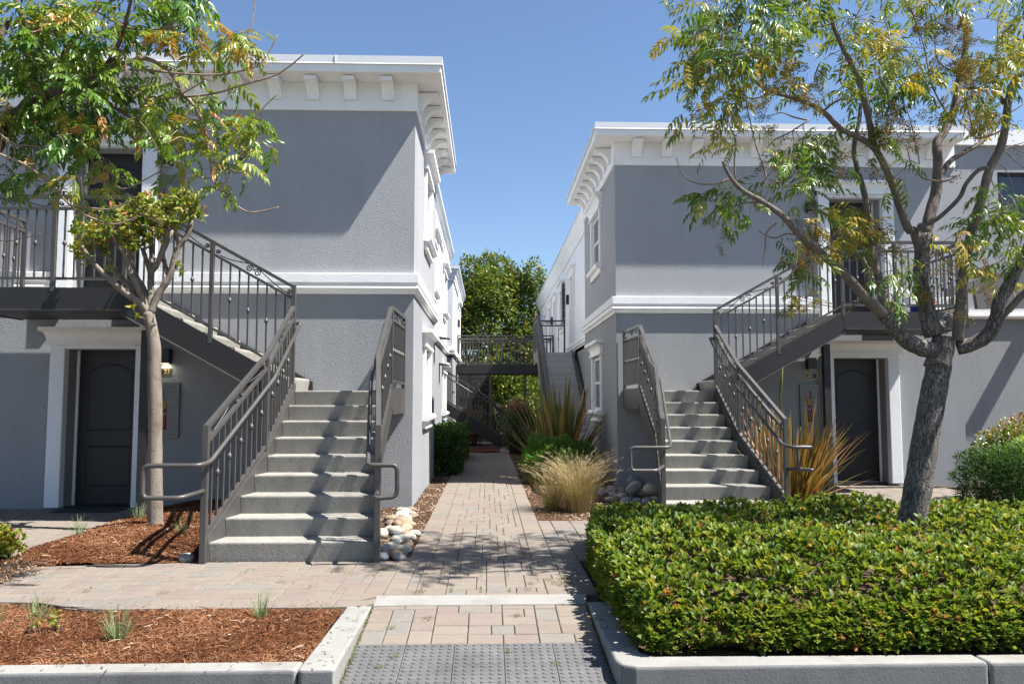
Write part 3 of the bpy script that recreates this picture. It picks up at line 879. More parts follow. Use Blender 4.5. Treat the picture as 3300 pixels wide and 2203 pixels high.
def panel_door(parent, axis_x0, axis_x1, Y, z0, z1, label=None):
    """charcoal two-panel door (arched upper panel) in a plane y = Y"""
    d = empty('door', ((axis_x0 + axis_x1) / 2, Y, z0)); d.parent = parent; d.location = Vector(((axis_x0 + axis_x1) / 2, Y, z0)) - world_loc(parent)
    if label: d['label'] = label
    lf = MB().box(axis_x0, axis_x1, Y, Y + 0.05, z0 + 0.015, z1)
    lf.build('leaf', M['door'], d)
    w = axis_x1 - axis_x0; h = z1 - z0
    def ring(m, pts, wd, dep):
        n = len(pts); c = Vector((sum(p[0] for p in pts) / n, sum(p[1] for p in pts) / n))
        ins = []
        for p in pts:
            v = c - Vector(p); v = Vector((math.copysign(wd, v.x) if abs(v.x) > 0.02 else 0, math.copysign(wd, v.y) if abs(v.y) > 0.02 else 0))
            ins.append((p[0] + v.x, p[1] + v.y))
        vs = [(p[0], Y - 0.001, p[1]) for p in pts] + [((p[0] + q[0]) / 2, Y - dep, (p[1] + q[1]) / 2) for p, q in zip(pts, ins)] + [(q[0], Y - 0.001, q[1]) for q in ins]
        fs = []
        for k in range(n):
            k2 = (k + 1) % n
            fs += [(k, k2, n + k2, n + k), (n + k, n + k2, 2 * n + k2, 2 * n + k)]
        m.add(vs, fs)
    x0 = axis_x0 + 0.15 * w; x1 = axis_x1 - 0.15 * w
    m = MB(); zb = z0 + h * 0.475; zt = z0 + h * 0.87
    pts = [(x0, zb), (x1, zb)]
    for k in range(11):
        t = k / 10; pts.append((x1 + (x0 - x1) * t, zt + 0.10 * math.sin(math.pi * t)))
    ring(m, pts, 0.03, 0.007); m.build('upper_panel', M['door'], d)
    m = MB(); ring(m, [(x0, z0 + h * 0.12), (x1, z0 + h * 0.12), (x1, z0 + h * 0.38), (x0, z0 + h * 0.38)], 0.03, 0.007); m.build('lower_panel', M['door'], d)
    pe = MB().lathe([(0.012, 0), (0.012, 0.004), (0.006, 0.006)], (0, 0, 0), 10)
    o = link('peephole', pe.mesh('peephole', M['steel']), d, ((axis_x0 + axis_x1) / 2, Y, z0 + h * 0.72), (R(90), 0, 0))
    return d

WALL_BITS = []
def cabinet(name, X, Y, zc, label, side):
    """recessed fire extinguisher cabinet with a narrow window"""
    c = empty(name, (X, Y, zc), label, 'fire cabinet', 'fire extinguisher cabinets beside the doors')
    w, h = 0.36, 0.745
    m = MB()
    for (a, b, p, q) in ((-w / 2, w / 2, -h / 2, -h / 2 + 0.045), (-w / 2, w / 2, h / 2 - 0.045, h / 2), (-w / 2, -w / 2 + 0.045, -h / 2 + 0.045, h / 2 - 0.045), (w / 2 - 0.045, w / 2, -h / 2 + 0.045, h / 2 - 0.045)):
        m.box(X + a, X + b, Y - 0.035, Y + 0.01, zc + p, zc + q)
    m.build('frame', M['steel'], c)
    xl = X - 0.035
    d = MB()
    fx0, fx1, fz0, fz1 = X - w / 2 + 0.048, X + w / 2 - 0.048, zc - h / 2 + 0.048, zc + h / 2 - 0.048
    wx0, wx1, wz0, wz1 = X - 0.055, X + 0.015, zc - 0.26, zc + 0.26
    for (a, b, p, q) in ((fx0, wx0, fz0, fz1), (wx1, fx1, fz0, fz1), (wx0, wx1, fz0, wz0), (wx0, wx1, wz1, fz1)):
        d.box(a, b, Y - 0.028, Y - 0.022, p, q)
    d.build('door_panel', M['steel'], c)
    MB().box(fx0, fx1, Y + 0.004, Y + 0.008, fz0, fz1).build('back_panel', M['dark_room'], c)
    e = MB(); e.lathe([(0.001, -0.24), (0.03, -0.24), (0.031, -0.2), (0.031, 0.03), (0.022, 0.07), (0.012, 0.09), (0.012, 0.13), (0.001, 0.131)], (X - 0.02, Y - 0.0, zc - 0.02), 12)
    e.build('extinguisher_body', M['red'], c)
    MB().box(wx0 + 0.01, wx1 - 0.006, Y - 0.034 + 0.006, Y - 0.0255 + 0.004, zc + 0.02, zc + 0.12).build('yellow_tag', M['yellow'], c)
    MB().box(wx0 + 0.012, wx1 - 0.012, Y - 0.034 + 0.006, Y - 0.0262 + 0.004, zc - 0.06, zc - 0.03).build('white_tag', M['cream'], c)
    MB().box(wx0 - 0.035, wx0 - 0.012, Y - 0.0305, Y - 0.027, zc + 0.06, zc + 0.22).build('warning_sticker', M['red'], c)
    return c

def text_part(txt, parent, loc, size, mat, rot=(R(90), 0, 0), depth=0.003):
    cu = bpy.data.curves.new('digits', 'FONT'); cu.body = txt; cu.size = size; cu.extrude = depth; cu.align_x = 'LEFT'; cu.align_y = 'CENTER'
    tmp = bpy.data.objects.new('tmp_text', cu); COL.objects.link(tmp)
    bpy.context.view_layer.update()
    me = bpy.data.meshes.new_from_object(tmp.evaluated_get(bpy.context.evaluated_depsgraph_get()))
    bpy.data.objects.remove(tmp); bpy.data.curves.remove(cu)
    me.materials.clear(); me.materials.append(mat)
    return link('digits', me, parent, loc, rot)

def plaque(X0, Y, zc, txt, label, tx):
    p = empty('number_plaque', (X0, Y, zc), label, 'sign')
    w, h = 0.19, 0.10
    MB().box(X0 - w / 2, X0 + w / 2, Y - 0.010, Y + 0.004, zc - h / 2, zc + h / 2).build('border', M['gold'], p)
    MB().box(X0 - w / 2 + 0.006, X0 + w / 2 - 0.006, Y - 0.013, Y - 0.0101, zc - h / 2 + 0.006, zc + h / 2 - 0.006).build('plate', M['black'], p)
    text_part(txt, p, (tx, Y - 0.014, zc), 0.085, M['gold'])
    return p

def wall_lamp(X, Y, z0, label, lit=False):
    l = empty('wall_lamp', (X, Y, z0), label, 'wall lamp', 'black wall lamps beside the doors')
    m = MB().box(X - 0.07, X + 0.07, Y - 0.11, Y + 0.004, z0 + 0.02, z0 + 0.21)
    for k in range(4): m.box(X - 0.078, X + 0.078, Y - 0.118, Y + 0.003, z0 + 0.03 + k * 0.045, z0 + 0.045 + k * 0.045)
    m.build('housing', M['black'], l)
    MB().box(X - 0.045, X + 0.045, Y - 0.09, Y - 0.02, z0 + 0.012, z0 + 0.0195).build('diffuser', M['lamp_glow'] if lit else M['cream'], l)
    if lit:
        ld = bpy.data.lights.new('lamp_light', 'AREA'); ld.energy = 0.3; ld.size = 0.08; ld.color = (1.0, 0.95, 0.7)
        lo = bpy.data.objects.new('lamp_light', ld); COL.objects.link(lo); lo.parent = l; lo.location = (0, -0.055, 0.008)
    return l

def bracket_mesh():
    m = MB(); h = 0.255; dep = 0.275
    pts = [(0, 0), (-0.055, 0)]
    for k in range(9):
        a = k / 8 * math.pi / 2
        pts.append((-(0.055 + (dep - 0.055) * (1 - math.cos(a))), 0.01 + (h - 0.07) * math.sin(a)))
    pts += [(-dep, h), (0, h)]
    m.prism(pts, 'x', -0.083, 0.083)
    return m.mesh('bracket', M['trim'])
BRK = bracket_mesh()

def make_block(sg, cx, YF, zb, U1, name, label, upper_wall_label=None):
    """two-storey end block. local u runs outward from the corridor corner: x = cx + sg*u. sg=-1 is the left block"""
    T = empty(name, (cx, YF, 0), label, 'building')
    X = lambda u: cx + sg * u
    DEP = 4.36
    zmid = 2.92 + zb; ztop = 5.90 + zb
    uc = 4.19
    d0, d1 = X(uc - 0.466), X(uc + 0.466)
    dx0, dx1 = min(d0, d1), max(d0, d1)
    xa, xb = min(X(0), X(U1)), max(X(0), X(U1))
    deck = 2.774 + zb
    # front walls with the two door openings, side walls with two windows
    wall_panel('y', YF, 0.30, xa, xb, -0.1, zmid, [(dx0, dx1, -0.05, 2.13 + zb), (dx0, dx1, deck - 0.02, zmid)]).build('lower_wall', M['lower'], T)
    up = wall_panel('y', YF, 0.30, xa, xb, zmid, ztop, [(dx0, dx1, zmid, 4.92 + zb)])
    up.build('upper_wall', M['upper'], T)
    wy0, wy1 = YF + 1.76, YF + 2.93
    sx = X(0.0)
    st = sg * 0.30
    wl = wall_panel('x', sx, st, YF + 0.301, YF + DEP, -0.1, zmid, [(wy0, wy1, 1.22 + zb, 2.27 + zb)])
    wl.build('lower_side_wall', M['lower'], T)
    wu = wall_panel('x', sx, st, YF + 0.301, YF + DEP, zmid, ztop, [(wy0, wy1, 4.08 + zb, 5.13 + zb)])
    wu.build('upper_side_wall', M['upper'], T)
    bk = MB().box(X(0.305), X(U1), YF + DEP - 0.2, YF + DEP - 0.003, -0.1, ztop).build('rear_wall', M['white_wall'], T)
    fl = MB().box(X(0.31), X(U1) - sg * 0.05, YF + 0.31, YF + DEP - 0.21, zmid - 0.1, zmid - 0.02).build('floor_slab', M['dark_room'], T)
    MB().box(X(0.8), X(0.85), YF + 0.31, YF + DEP - 0.21, 0.0, ztop - 0.05).build('inner_partition', M['dark_room'], T)
    window(T, sx, -sg, wy0, wy1, 1.22 + zb, 2.27 + zb)
    window(T, sx, -sg, wy0, wy1, 4.08 + zb, 5.13 + zb)
    # belt course round front and side
    b0 = 2.905 + zb
    n_u = U1
    path = [(X(uc - 0.65), YF), (X(0), YF), (X(0), YF + DEP + 0.03)]
    pathB = [(X(n_u), YF), (X(uc + 0.65), YF)]; offB = [(0, -1), (0, -1)]
    offs = [(0, -1), (-sg, -1), (-sg, 0)]
    low = [(-0.01, b0), (0.028, b0), (0.034, b0 + 0.035), (0.058, b0 + 0.05), (0.07, b0 + 0.062), (0.075, b0 + 0.078), (0.07, b0 + 0.095), (0.058, b0 + 0.105), (0.05, b0 + 0.108), (0.05, b0 + 0.142), (-0.01, b0 + 0.142)]
    mid = [(-0.01, b0 + 0.1425), (0.05, b0 + 0.143), (0.078, b0 + 0.146), (0.078, b0 + 0.279), (-0.01, b0 + 0.282)]
    for pp, oo in ((path, offs), (pathB, offB)):
        MB().sweep(pp, oo, low).build('belt_moulding', M['trim'], T)
        bevel(MB().sweep(pp, oo, mid).build('belt_band', M['trim_rough'], T), 0.008)
    # frieze, eave, roof cap, brackets
    f0 = 5.494 + zb
    path2 = [(X(n_u), YF), (X(0), YF), (X(0), YF + DEP + 0.11)]
    MB().sweep(path2, offs, [(-0.01, f0), (0.025, f0), (0.03, f0 + 0.01), (0.03, f0 + 0.135), (-0.01, f0 + 0.135)]).build('frieze_band', M['trim'], T)
    MB().sweep(path2, offs, [(-0.01, f0 + 0.1355), (0.02, f0 + 0.1355), (0.02, ztop), (-0.01, ztop)]).build('frieze', M['trim'], T)
    bevel(MB().sweep(path2, offs, [(-0.30, ztop + 0.001), (0.37, ztop + 0.001), (0.378, ztop + 0.012), (0.378, ztop + 0.115), (-0.30, ztop + 0.115)]).build('eave', M['trim'], T), 0.004)
    MB().sweep([(X(n_u), YF), (X(0), YF), (X(0), YF + DEP + 0.12)], offs,
               [(0.30, ztop + 0.116), (0.384, ztop + 0.116), (0.384, ztop + 0.108), (0.402, ztop + 0.108), (0.395, ztop + 0.122), (0.395, ztop + 0.225), (0.30, ztop + 0.232)]).build('roof_cap', M['cap'], T)
    rx0, rx1 = sorted((X(-0.3), X(n_u)))
    MB().box(rx0, rx1, YF - 0.3, YF + DEP, ztop + 0.116, ztop + 0.215).build('roof', M['cap'], T)
    # thin seam in the cap
    for u in (1.05, 3.2, 5.4):
        MB().box(X(u), X(u + 0.012), YF - 0.4045, YF - 0.3945, ztop + 0.11, ztop + 0.228).build('cap_seam', M['cap'], T)
    zbk = f0 + 0.138
    k = 0
    while 0.38 + 0.52 * k < n_u - 0.1:
        link('bracket', BRK, T, (X(0.38 + 0.52 * k), YF - 0.018, zbk)); k += 1
    for k in range(8):
        link('bracket', BRK, T, (X(0) - (-sg) * 0 + (-sg) * 0.018, YF + 0.38 + 0.52 * k, zbk), (0, 0, R(90) if sg == -1 else R(-90)))
    # door surrounds and doors
    for (z0, zt, up_) in ((0.0 + zb * 0.5, 2.13 + zb, False), (deck, 4.92 + zb, True)):
        for q0, q1 in ((dx0 - 0.20, dx0 - 0.003), (dx1 + 0.003, dx1 + 0.20)):
            bevel(MB().box(q0, q1, YF - 0.115, YF + 0.22, z0 + (0.02 if not up_ else 0.004), zt + 0.06).build('pilaster', M['trim_rough'], T), 0.012, 3)
        MB().box(dx0 - 0.0025, dx1 + 0.0025, YF - 0.113, YF + 0.22, zt + 0.004, zt + 0.06).build('lintel', M['trim_rough'], T)
        hm = MB(); head_mould(hm, 'y', YF - 0.10, -1, dx0 - 0.20, dx1 + 0.20, zt + 0.062, zt + 0.29, 0.12)
        hm.build('door_head', M['trim'], T)
        for q0, q1 in ((dx0 + 0.0005, dx0 + 0.035), (dx1 - 0.035, dx1 - 0.0005)):
            MB().box(q0, q1, YF + 0.215, YF + 0.285, z0 + 0.01, zt).build('door_jamb', M['trim'], T)
        panel_door(T, dx0 + 0.036, dx1 - 0.036, YF + 0.235, z0 + 0.02, zt - 0.002, None)
        MB().box(dx0 + 0.001, dx1 - 0.001, YF + 0.02, YF + 0.30, z0 - 0.03, z0 + 0.018).build('threshold', M['dark_metal'], T)
    return T

ZA, ZB = 0.0, 0.04
bldg_a = make_block(-1, -1.027, 10.981, ZA, 8.5, 'apartment_building', 'two-storey grey stucco block at left with white bracketed eave')
bldg_b = make_block(1, 2.204, 13.564, ZB, 6.03, 'apartment_building', 'two-storey grey stucco block at right behind the leaning tree')

def upper_wall_props(sg, cx, YF, zb, lab, txt, tx_off, lit, names):
    X = lambda u: cx + sg * u
    deck = 2.774 + zb
    cabinet('fire_extinguisher_cabinet', X(3.33), YF, 1.309 + zb, names[0], sg)
    cabinet('fire_extinguisher_cabinet', X(3.37), YF, 4.175 + zb, names[1], sg)
    plaque(X(3.37), YF, 1.828 + zb, txt, names[2], X(3.37) + tx_off)
    wall_lamp(X(3.35), YF, 1.925 + zb, names[3], lit)
    wall_lamp(X(3.42), YF, 4.66 + zb, names[4], False)
upper_wall_props(-1, -1.027, 10.981, ZA, 'left', '23', -0.005, True,
    ('steel fire extinguisher cabinet on the wall behind the pale crape myrtle trunk', 'steel fire extinguisher cabinet beside the upstairs door of the left block',
     'black number plaque reading 23, beside the pale trunk', 'lit black wall lamp above the number 23 plaque', 'black wall lamp by the upstairs door of the left block'))
upper_wall_props(1, 2.204, 13.564, ZB, 'right', '20', -0.075, False,
    ('steel fire extinguisher cabinet behind the striped flax under the right stairs', 'steel fire extinguisher cabinet beside the upstairs door of the right block',
     'black number plaque reading 20, half hidden by a post', 'black wall lamp above the number 20 plaque', 'black wall lamp by the upstairs door of the right block'))
mat_o = MB().box(-5.62, -4.80, 10.55, 10.93, 0.004, 0.016).build('door_mat', M['dark_room'], None, (-5.2, 10.74, 0.004))
tag(mat_o, 'thin dark door mat in front of the left ground-floor door', 'door mat')

# rear wings
def wing(name, label, sg, Xw, y0, y1, ztop, zbelt, wins, doors, back=6.0, cornice_out=0.20, upper='white_wall'):
    T = empty(name, (Xw, y0, 0), label, 'building')
    lowh = [w for w in wins if w[2] < 2.5]; uph = [w for w in wins if w[2] >= 2.5] + [d for d in doors if d[2] >= 2.5]
    lowh += [d for d in doors if d[2] < 2.5]
    zm = zbelt + 0.05
    wall_panel('x', Xw, sg * 0.25, y0, y1, -0.1, zm, lowh).build('lower_wall', M['lower'], T)
    wall_panel('x', Xw, sg * 0.25, y0, y1, zm, ztop - 0.1, uph).build('upper_wall', M[upper], T)
    a, b = sorted((Xw + sg * 0.26, Xw + sg * back))
    MB().box(a, b, y0 + 0.002, y0 + 0.25, -0.1, zm).build('lower_front_wall', M['lower'], T)
    MB().box(a, b, y0 + 0.002, y0 + 0.25, zm + 0.001, ztop - 0.1).build('upper_front_wall', M['upper'], T)
    MB().box(a, b, y1 - 0.25, y1 - 0.002, -0.1, ztop - 0.1).build('rear_wall', M['lower'], T)
    MB().box(Xw + sg * 0.5, Xw + sg * 0.55, y0 + 0.3, y1 - 0.3, 0, ztop - 0.2).build('inner_partition', M['dark_room'], T)
    s = -sg
    path = [(Xw - s * back, y0), (Xw, y0), (Xw, y1)]; offs = [(0, -1), (s, -1), (s, 0)]
    MB().sweep(path, offs, [(-0.01, zbelt), (0.03, zbelt), (0.035, zbelt + 0.03), (0.075, zbelt + 0.05), (0.075, zbelt + 0.085), (0.05, zbelt + 0.10), (0.05, zbelt + 0.13), (0.08, zbelt + 0.135), (0.08, zbelt + 0.21), (-0.01, zbelt + 0.21)]).build('belt_course', M['trim'], T)
    z = ztop; c = cornice_out
    MB().sweep(path, offs, [(-0.01, z - 0.50), (c * 0.25, z - 0.50), (c * 0.3, z - 0.42), (c * 0.4, z - 0.40), (c * 0.45, z - 0.30), (c * 0.6, z - 0.27), (c * 0.9, z - 0.16), (c, z - 0.13), (c, z - 0.105), (-0.01, z - 0.105)]).build('cornice', M['trim'], T)
    MB().sweep(path, offs, [(-0.25, z - 0.104), (c + 0.012, z - 0.104), (c + 0.006, z - 0.09), (c + 0.006, z), (-0.25, z + 0.004)]).build('roof_cap', M['cap'], T)
    q0, q1 = sorted((Xw + sg * 0.26, Xw + sg * back))
    MB().box(q0, q1, y0 + 0.255, y1 - 0.255, ztop - 0.3, ztop - 0.15).build('roof', M['cap'], T)
    for w in wins: window(T, Xw, s, *w[:4])
    for d in doors:
        hm = MB(); head_mould(hm, 'x', Xw, s, d[0] - 0.12, d[1] + 0.12, d[3] + 0.02, d[3] + 0.28, 0.15)
        hm.build('door_head', M['trim'], T)
        for (e0, e1) in ((d[0] - 0.11, d[0] + 0.002), (d[1] - 0.002, d[1] + 0.11)):
            MB().box(Xw - s * 0.01, Xw + s * 0.05, e0, e1, d[2], d[3] + 0.019).build('door_casing', M['trim'], T)
        MB().box(Xw - s * 0.10, Xw - s * 0.06, d[0] + 0.003, d[1] - 0.003, d[2], d[3]).build('door', M['vinyl'], T)
    return T
wing('rear_wing', 'long white rear wing running back behind the left block', -1, -1.25, 15.345, 24.3, 6.02, 2.84,
     [(22.0, 23.3, 3.95, 5.0), (22.0, 23.3, 1.15, 2.2), (17.6, 18.7, 3.95, 5.0)], [])
wing('far_block', 'distant pale block on the left past the rear wing', -1, -1.157, 26.2, 33.7, 5.92, 2.95,
     [], [(30.6, 31.5, 2.9, 5.0)], upper='white_wall')
wing('rear_wing', 'long white rear wing running back behind the right block', 1, 2.45, 17.93, 37.0, 6.16, 2.86,
     [(25.4, 26.4, 3.9, 5.02), (30.4, 31.4, 3.9, 5.02), (33.2, 34.0, 3.9, 5.02)], [(22.35, 23.25, 2.78, 5.0), (28.2, 29.1, 2.8, 5.0)])

# little black hoods / lamps on the side walls
def hood(X, s, Y, z, label):
    h = empty('wall_hood', (X, Y, z), label, 'wall lamp')
    m = MB().prism([(0.0, 0.0), (0.30, -0.015), (0.31, 0.0), (0.0, 0.06)], 'y', Y - 0.11, Y + 0.11)
    m.v = [(X + s * v[0], v[1], z + v[2]) for v in m.v]
    m.build('shade', M['black'], h)
    MB().box(X, X + s * 0.02, Y - 0.02, Y + 0.02, z - 0.45, z - 0.001).build('bracket', M['black'], h)  # black strip stands in for the hood's line of shadow on the wall
    return h
hood(-1.027, 1, 15.15, 2.62, 'black hooded lamp at the rear corner of the left block')
hood(-1.25, 1, 20.5, 2.36, 'black hooded lamp low on the left rear wing')
def side_lamp(X, s, Y, z, label):
    l = empty('wall_lamp', (X, Y, z), label, 'wall lamp', 'small lamps on the rear wings')
    MB().box(X, X + s * 0.10, Y - 0.06, Y + 0.06, z, z + 0.28).build('housing', M['black'], l)
    MB().box(X + s * 0.02, X + s * 0.08, Y - 0.04, Y + 0.04, z - 0.012, z - 0.001).build('diffuser', M['cream'], l)
side_lamp(2.45, -1, 23.75, 4.35, 'black lamp beside the upstairs door of the right rear wing')
side_lamp(2.45, -1, 29.6, 4.3, 'farther black lamp on the right rear wing')
side_lamp(-1.157, 1, 30.1, 4.25, 'black lamp on the side of the distant left block')
scr = MB()
for k in range(9): scr.box(2.36 - 0.0, 2.385, 25.0 - 0.02, 25.32, 3.95 + k * 0.14, 4.06 + k * 0.14)
scr.box(2.385, 2.40, 25.0, 25.04, 3.93, 5.2); scr.box(2.385, 2.40, 25.26, 25.30, 3.93, 5.2)
scr.build('window_shutter', M['black'], bpy.data.objects.get('rear_wing.001'))

# neighbouring wall at the far right
T = empty('neighbour_building', (8.2, 14.6, 0), 'set-back grey stucco wall with a dark window at far right', 'building')
YN = 14.5
wall_panel('y', YN, 0.3, 8.0, 16.0, -0.1, 2.98, []).build('lower_wall', M['lower'], T)
wall_panel('y', YN, 0.3, 8.0, 16.0, 2.98, 6.5, [(9.62, 10.9, 4.72, 5.75)]).build('upper_wall', M['upper'], T)
MB().sweep([(8.0, YN), (16, YN)], [(0, -1), (0, -1)], [(-0.01, 2.96), (0.05, 2.96), (0.08, 3.0), (0.08, 3.04), (0.05, 3.06), (0.05, 3.12), (-0.01, 3.12)]).build('belt_course', M['trim'], T)
MB().box(8.24, 16, YN - 0.08, YN + 0.4, 6.25, 6.55).build('eave', M['trim'], T)
MB().box(7.9, 16, YN + 0.31, YN + 0.4, -0.1, 6.24).build('rear_wall', M['dark_room'], T)
fr = MB()
for (a, b, c, d) in ((9.62, 10.9, 4.72, 4.78), (9.62, 10.9, 5.69, 5.75), (9.62, 9.68, 4.78, 5.69), (10.84, 10.9, 4.78, 5.69), (10.2, 10.25, 4.78, 5.69)): fr.box(a, b, YN + 0.04, YN + 0.10, c, d)
fr.build('window_frame', M['dark_metal'], T)
MB().box(10.85, 11.15, YN - 0.62, YN - 0.003, 4.28, 4.36).build('canopy_arm', M['panel'], T)
MB().box(9.68, 10.84, YN + 0.07, YN + 0.08, 4.78, 5.69).build('pane', M['glass'], T)
T = empty('sloped_parapet', (8.4, 12.7, 2.6), 'plain grey sloping stair parapet of the building at far right', 'parapet')
def slab(poly, y0, y1): return MB().prism(poly, 'y', y0, y1)
slab([(7.95, 2.93), (11.5, 3.02), (11.5, 4.45), (7.90, 3.39)], 12.62, 12.70).build('panel', M['panel'], T)
slab([(7.45, 3.13), (7.89, 3.20), (7.89, 3.385), (7.45, 3.26)], 12.62, 12.68).build('lower_panel', M['panel'], T)
slab([(10.6, -0.05), (10.7, -0.05), (10.7, 2.95), (10.6, 2.95)], 12.62, 12.7).build('post', M['dark_metal'], T)

# ------------------------------------------------------------------ stairs and railings
def baluster_mesh(L):
    m = MB().box(-0.009, 0.009, -0.009, 0.009, 0, L)
    return m.mesh('baluster', M['metal'])
def collar_mesh():
    m = MB()
    m.lathe([(0.008, -0.036), (0.013, -0.032), (0.014, -0.024), (0.018, -0.016), (0.026, -0.009), (0.026, -0.003), (0.017, 0.0), (0.026, 0.003), (0.026, 0.009), (0.018, 0.016), (0.014, 0.024), (0.013, 0.032), (0.008, 0.036)], (0, 0, 0), 8)
    return m.mesh('collar', M['metal'])
COLLAR = collar_mesh()
_BM = {}
def scroll_mesh(r=0.046, turns=1.6):
    m = MB(); pts = []; n = 22
    for k in range(n + 1):
        t = k / n; a = t * turns * 2 * math.pi
        q = r * (1 - 0.82 * t)
        pts.append((q * math.cos(a), 0, q * math.sin(a)))
    m.tube(pts, 0.0075, 5)
    return m.mesh('scroll', M['metal'])
SCROLL = scroll_mesh()
SCROLL_S = scroll_mesh(0.03, 1.5)

def rail_panel(T, p0, p1, zb0, zb1, zt0, zt1, spacing=0.113, phase=0, scrolls=True, lean=None, detail=True):
    """railing between plan points p0 and p1. zb*/zt*: z of bottom rail and of top rail at both ends"""
    p0 = Vector((p0[0], p0[1], 0)); p1 = Vector((p1[0], p1[1], 0))
    d = p1 - p0; Ln = d.length; dn = d.normalized()
    V = lambda t, z: (p0.x + d.x * t, p0.y + d.y * t, z)
    zb = lambda t: zb0 + (zb1 - zb0) * t
    zt = lambda t: zt0 + (zt1 - zt0) * t
    gap = 0.145
    MB().bar(V(0, zt0), V(1, zt1), 0.046, 0.0, 0.044).build('top_rail', M['metal'], T)
    MB().bar(V(0, zt0 - gap), V(1, zt1 - gap), 0.036, 0.0, 0.036).build('middle_rail', M['metal'], T)
    MB().bar(V(0, zb0), V(1, zb1), 0.036, 0.032, 0.0).build('bottom_rail', M['metal'], T)
    n = max(2, int(round(Ln / spacing)))
    slope = (zt1 - zt0) / Ln
    L = (zt0 - gap - 0.02) - (zb0 + 0.01)
    for k in range(1, n):
        t = k / n
        z = zb(t) + 0.02
        top = zt(t) - gap - 0.02
        key = round(top - z, 2)
        if key not in _BM: _BM[key] = baluster_mesh(key)
        b = link('baluster', _BM[key], T, V(t, z), (0, 0, math.atan2(d.y, d.x)))
        if detail and (k + phase) % 2 == 0:
            link('collar', COLLAR, b, V(t, z + (top - z) * (0.5 if (k + phase) % 4 == 0 else 0.5)))
    if scrolls and Ln > 0.35:
        yaw = math.atan2(d.y, d.x)
        tilt = math.atan(slope)
        def sc(t, mesh, flip, off):
            zc = zt(t) - gap / 2 - 0.022
            o = link('scroll', mesh, T, (p0.x + d.x * t + 0, p0.y + d.y * t, zc + off))
            o.rotation_euler = (R(180) if flip else 0, -tilt if not flip else tilt, yaw)
            return o
        u = 0.046 / Ln
        sc(0.5 - u, SCROLL, False, 0.0); 
        o = sc(0.5 + u, SCROLL, False, 0.0); o.scale = (-1, 1, 1)
        if Ln > 0.7:
            sc(0.065 / Ln, SCROLL_S, True, -0.005)
            o = sc(1 - 0.065 / Ln, SCROLL_S, True, -0.005); o.scale = (-1, 1, 1)
            # bowed flat bar sweeping from the end scrolls to the middle pair
            for (ta, tb) in ((0.09 / Ln, 0.5 - 0.03 / Ln), (1 - 0.09 / Ln, 0.5 + 0.03 / Ln)):
                pts = []
                for k in range(7):
                    w = k / 6; t = ta + (tb - ta) * w
                    pts.append(V(t, zt(t) - gap + 0.012 + 0.10 * math.sin(w * math.pi / 2) ** 1.0 * (w)))
                MB().tube(pts, 0.0065, 5).build('bowed_bar', M['metal'], T)
    return T

def post(T, x, y, z0, z1, w=0.05):
    return bevel(MB().box(x - w / 2, x + w / 2, y - w / 2, y + w / 2, z0, z1).build('post', M['metal'], T), 0.004)

def step_part(T, xa0, xb0, xa1, xb1, y0, y1, z0, z1, mat='step'):
    """one closed concrete step; front edge at y0, sides may taper; rounded nosing"""
    prof = [(0.022, z0), (0.0, z1 - 0.018), (0.001, z1 - 0.009), (0.004, z1 - 0.003), (0.010, z1), (y1 - y0, z1), (y1 - y0, z0)]
    vs = []
    for side in (0, 1):
        for (o, z) in prof:
            f = o / (y1 - y0)
            x = (xa0 + (xa1 - xa0) * f) if side == 0 else (xb0 + (xb1 - xb0) * f)
            vs.append((x, y0 + o, z))
    n = len(prof)
    m = MB(); m.add(vs, [tuple(range(n - 1, -1, -1)), tuple(range(n, 2 * n))] + [(i, (i + 1) % n, n + (i + 1) % n, n + i) for i in range(n)])
    return m.build('step', M[mat], T)

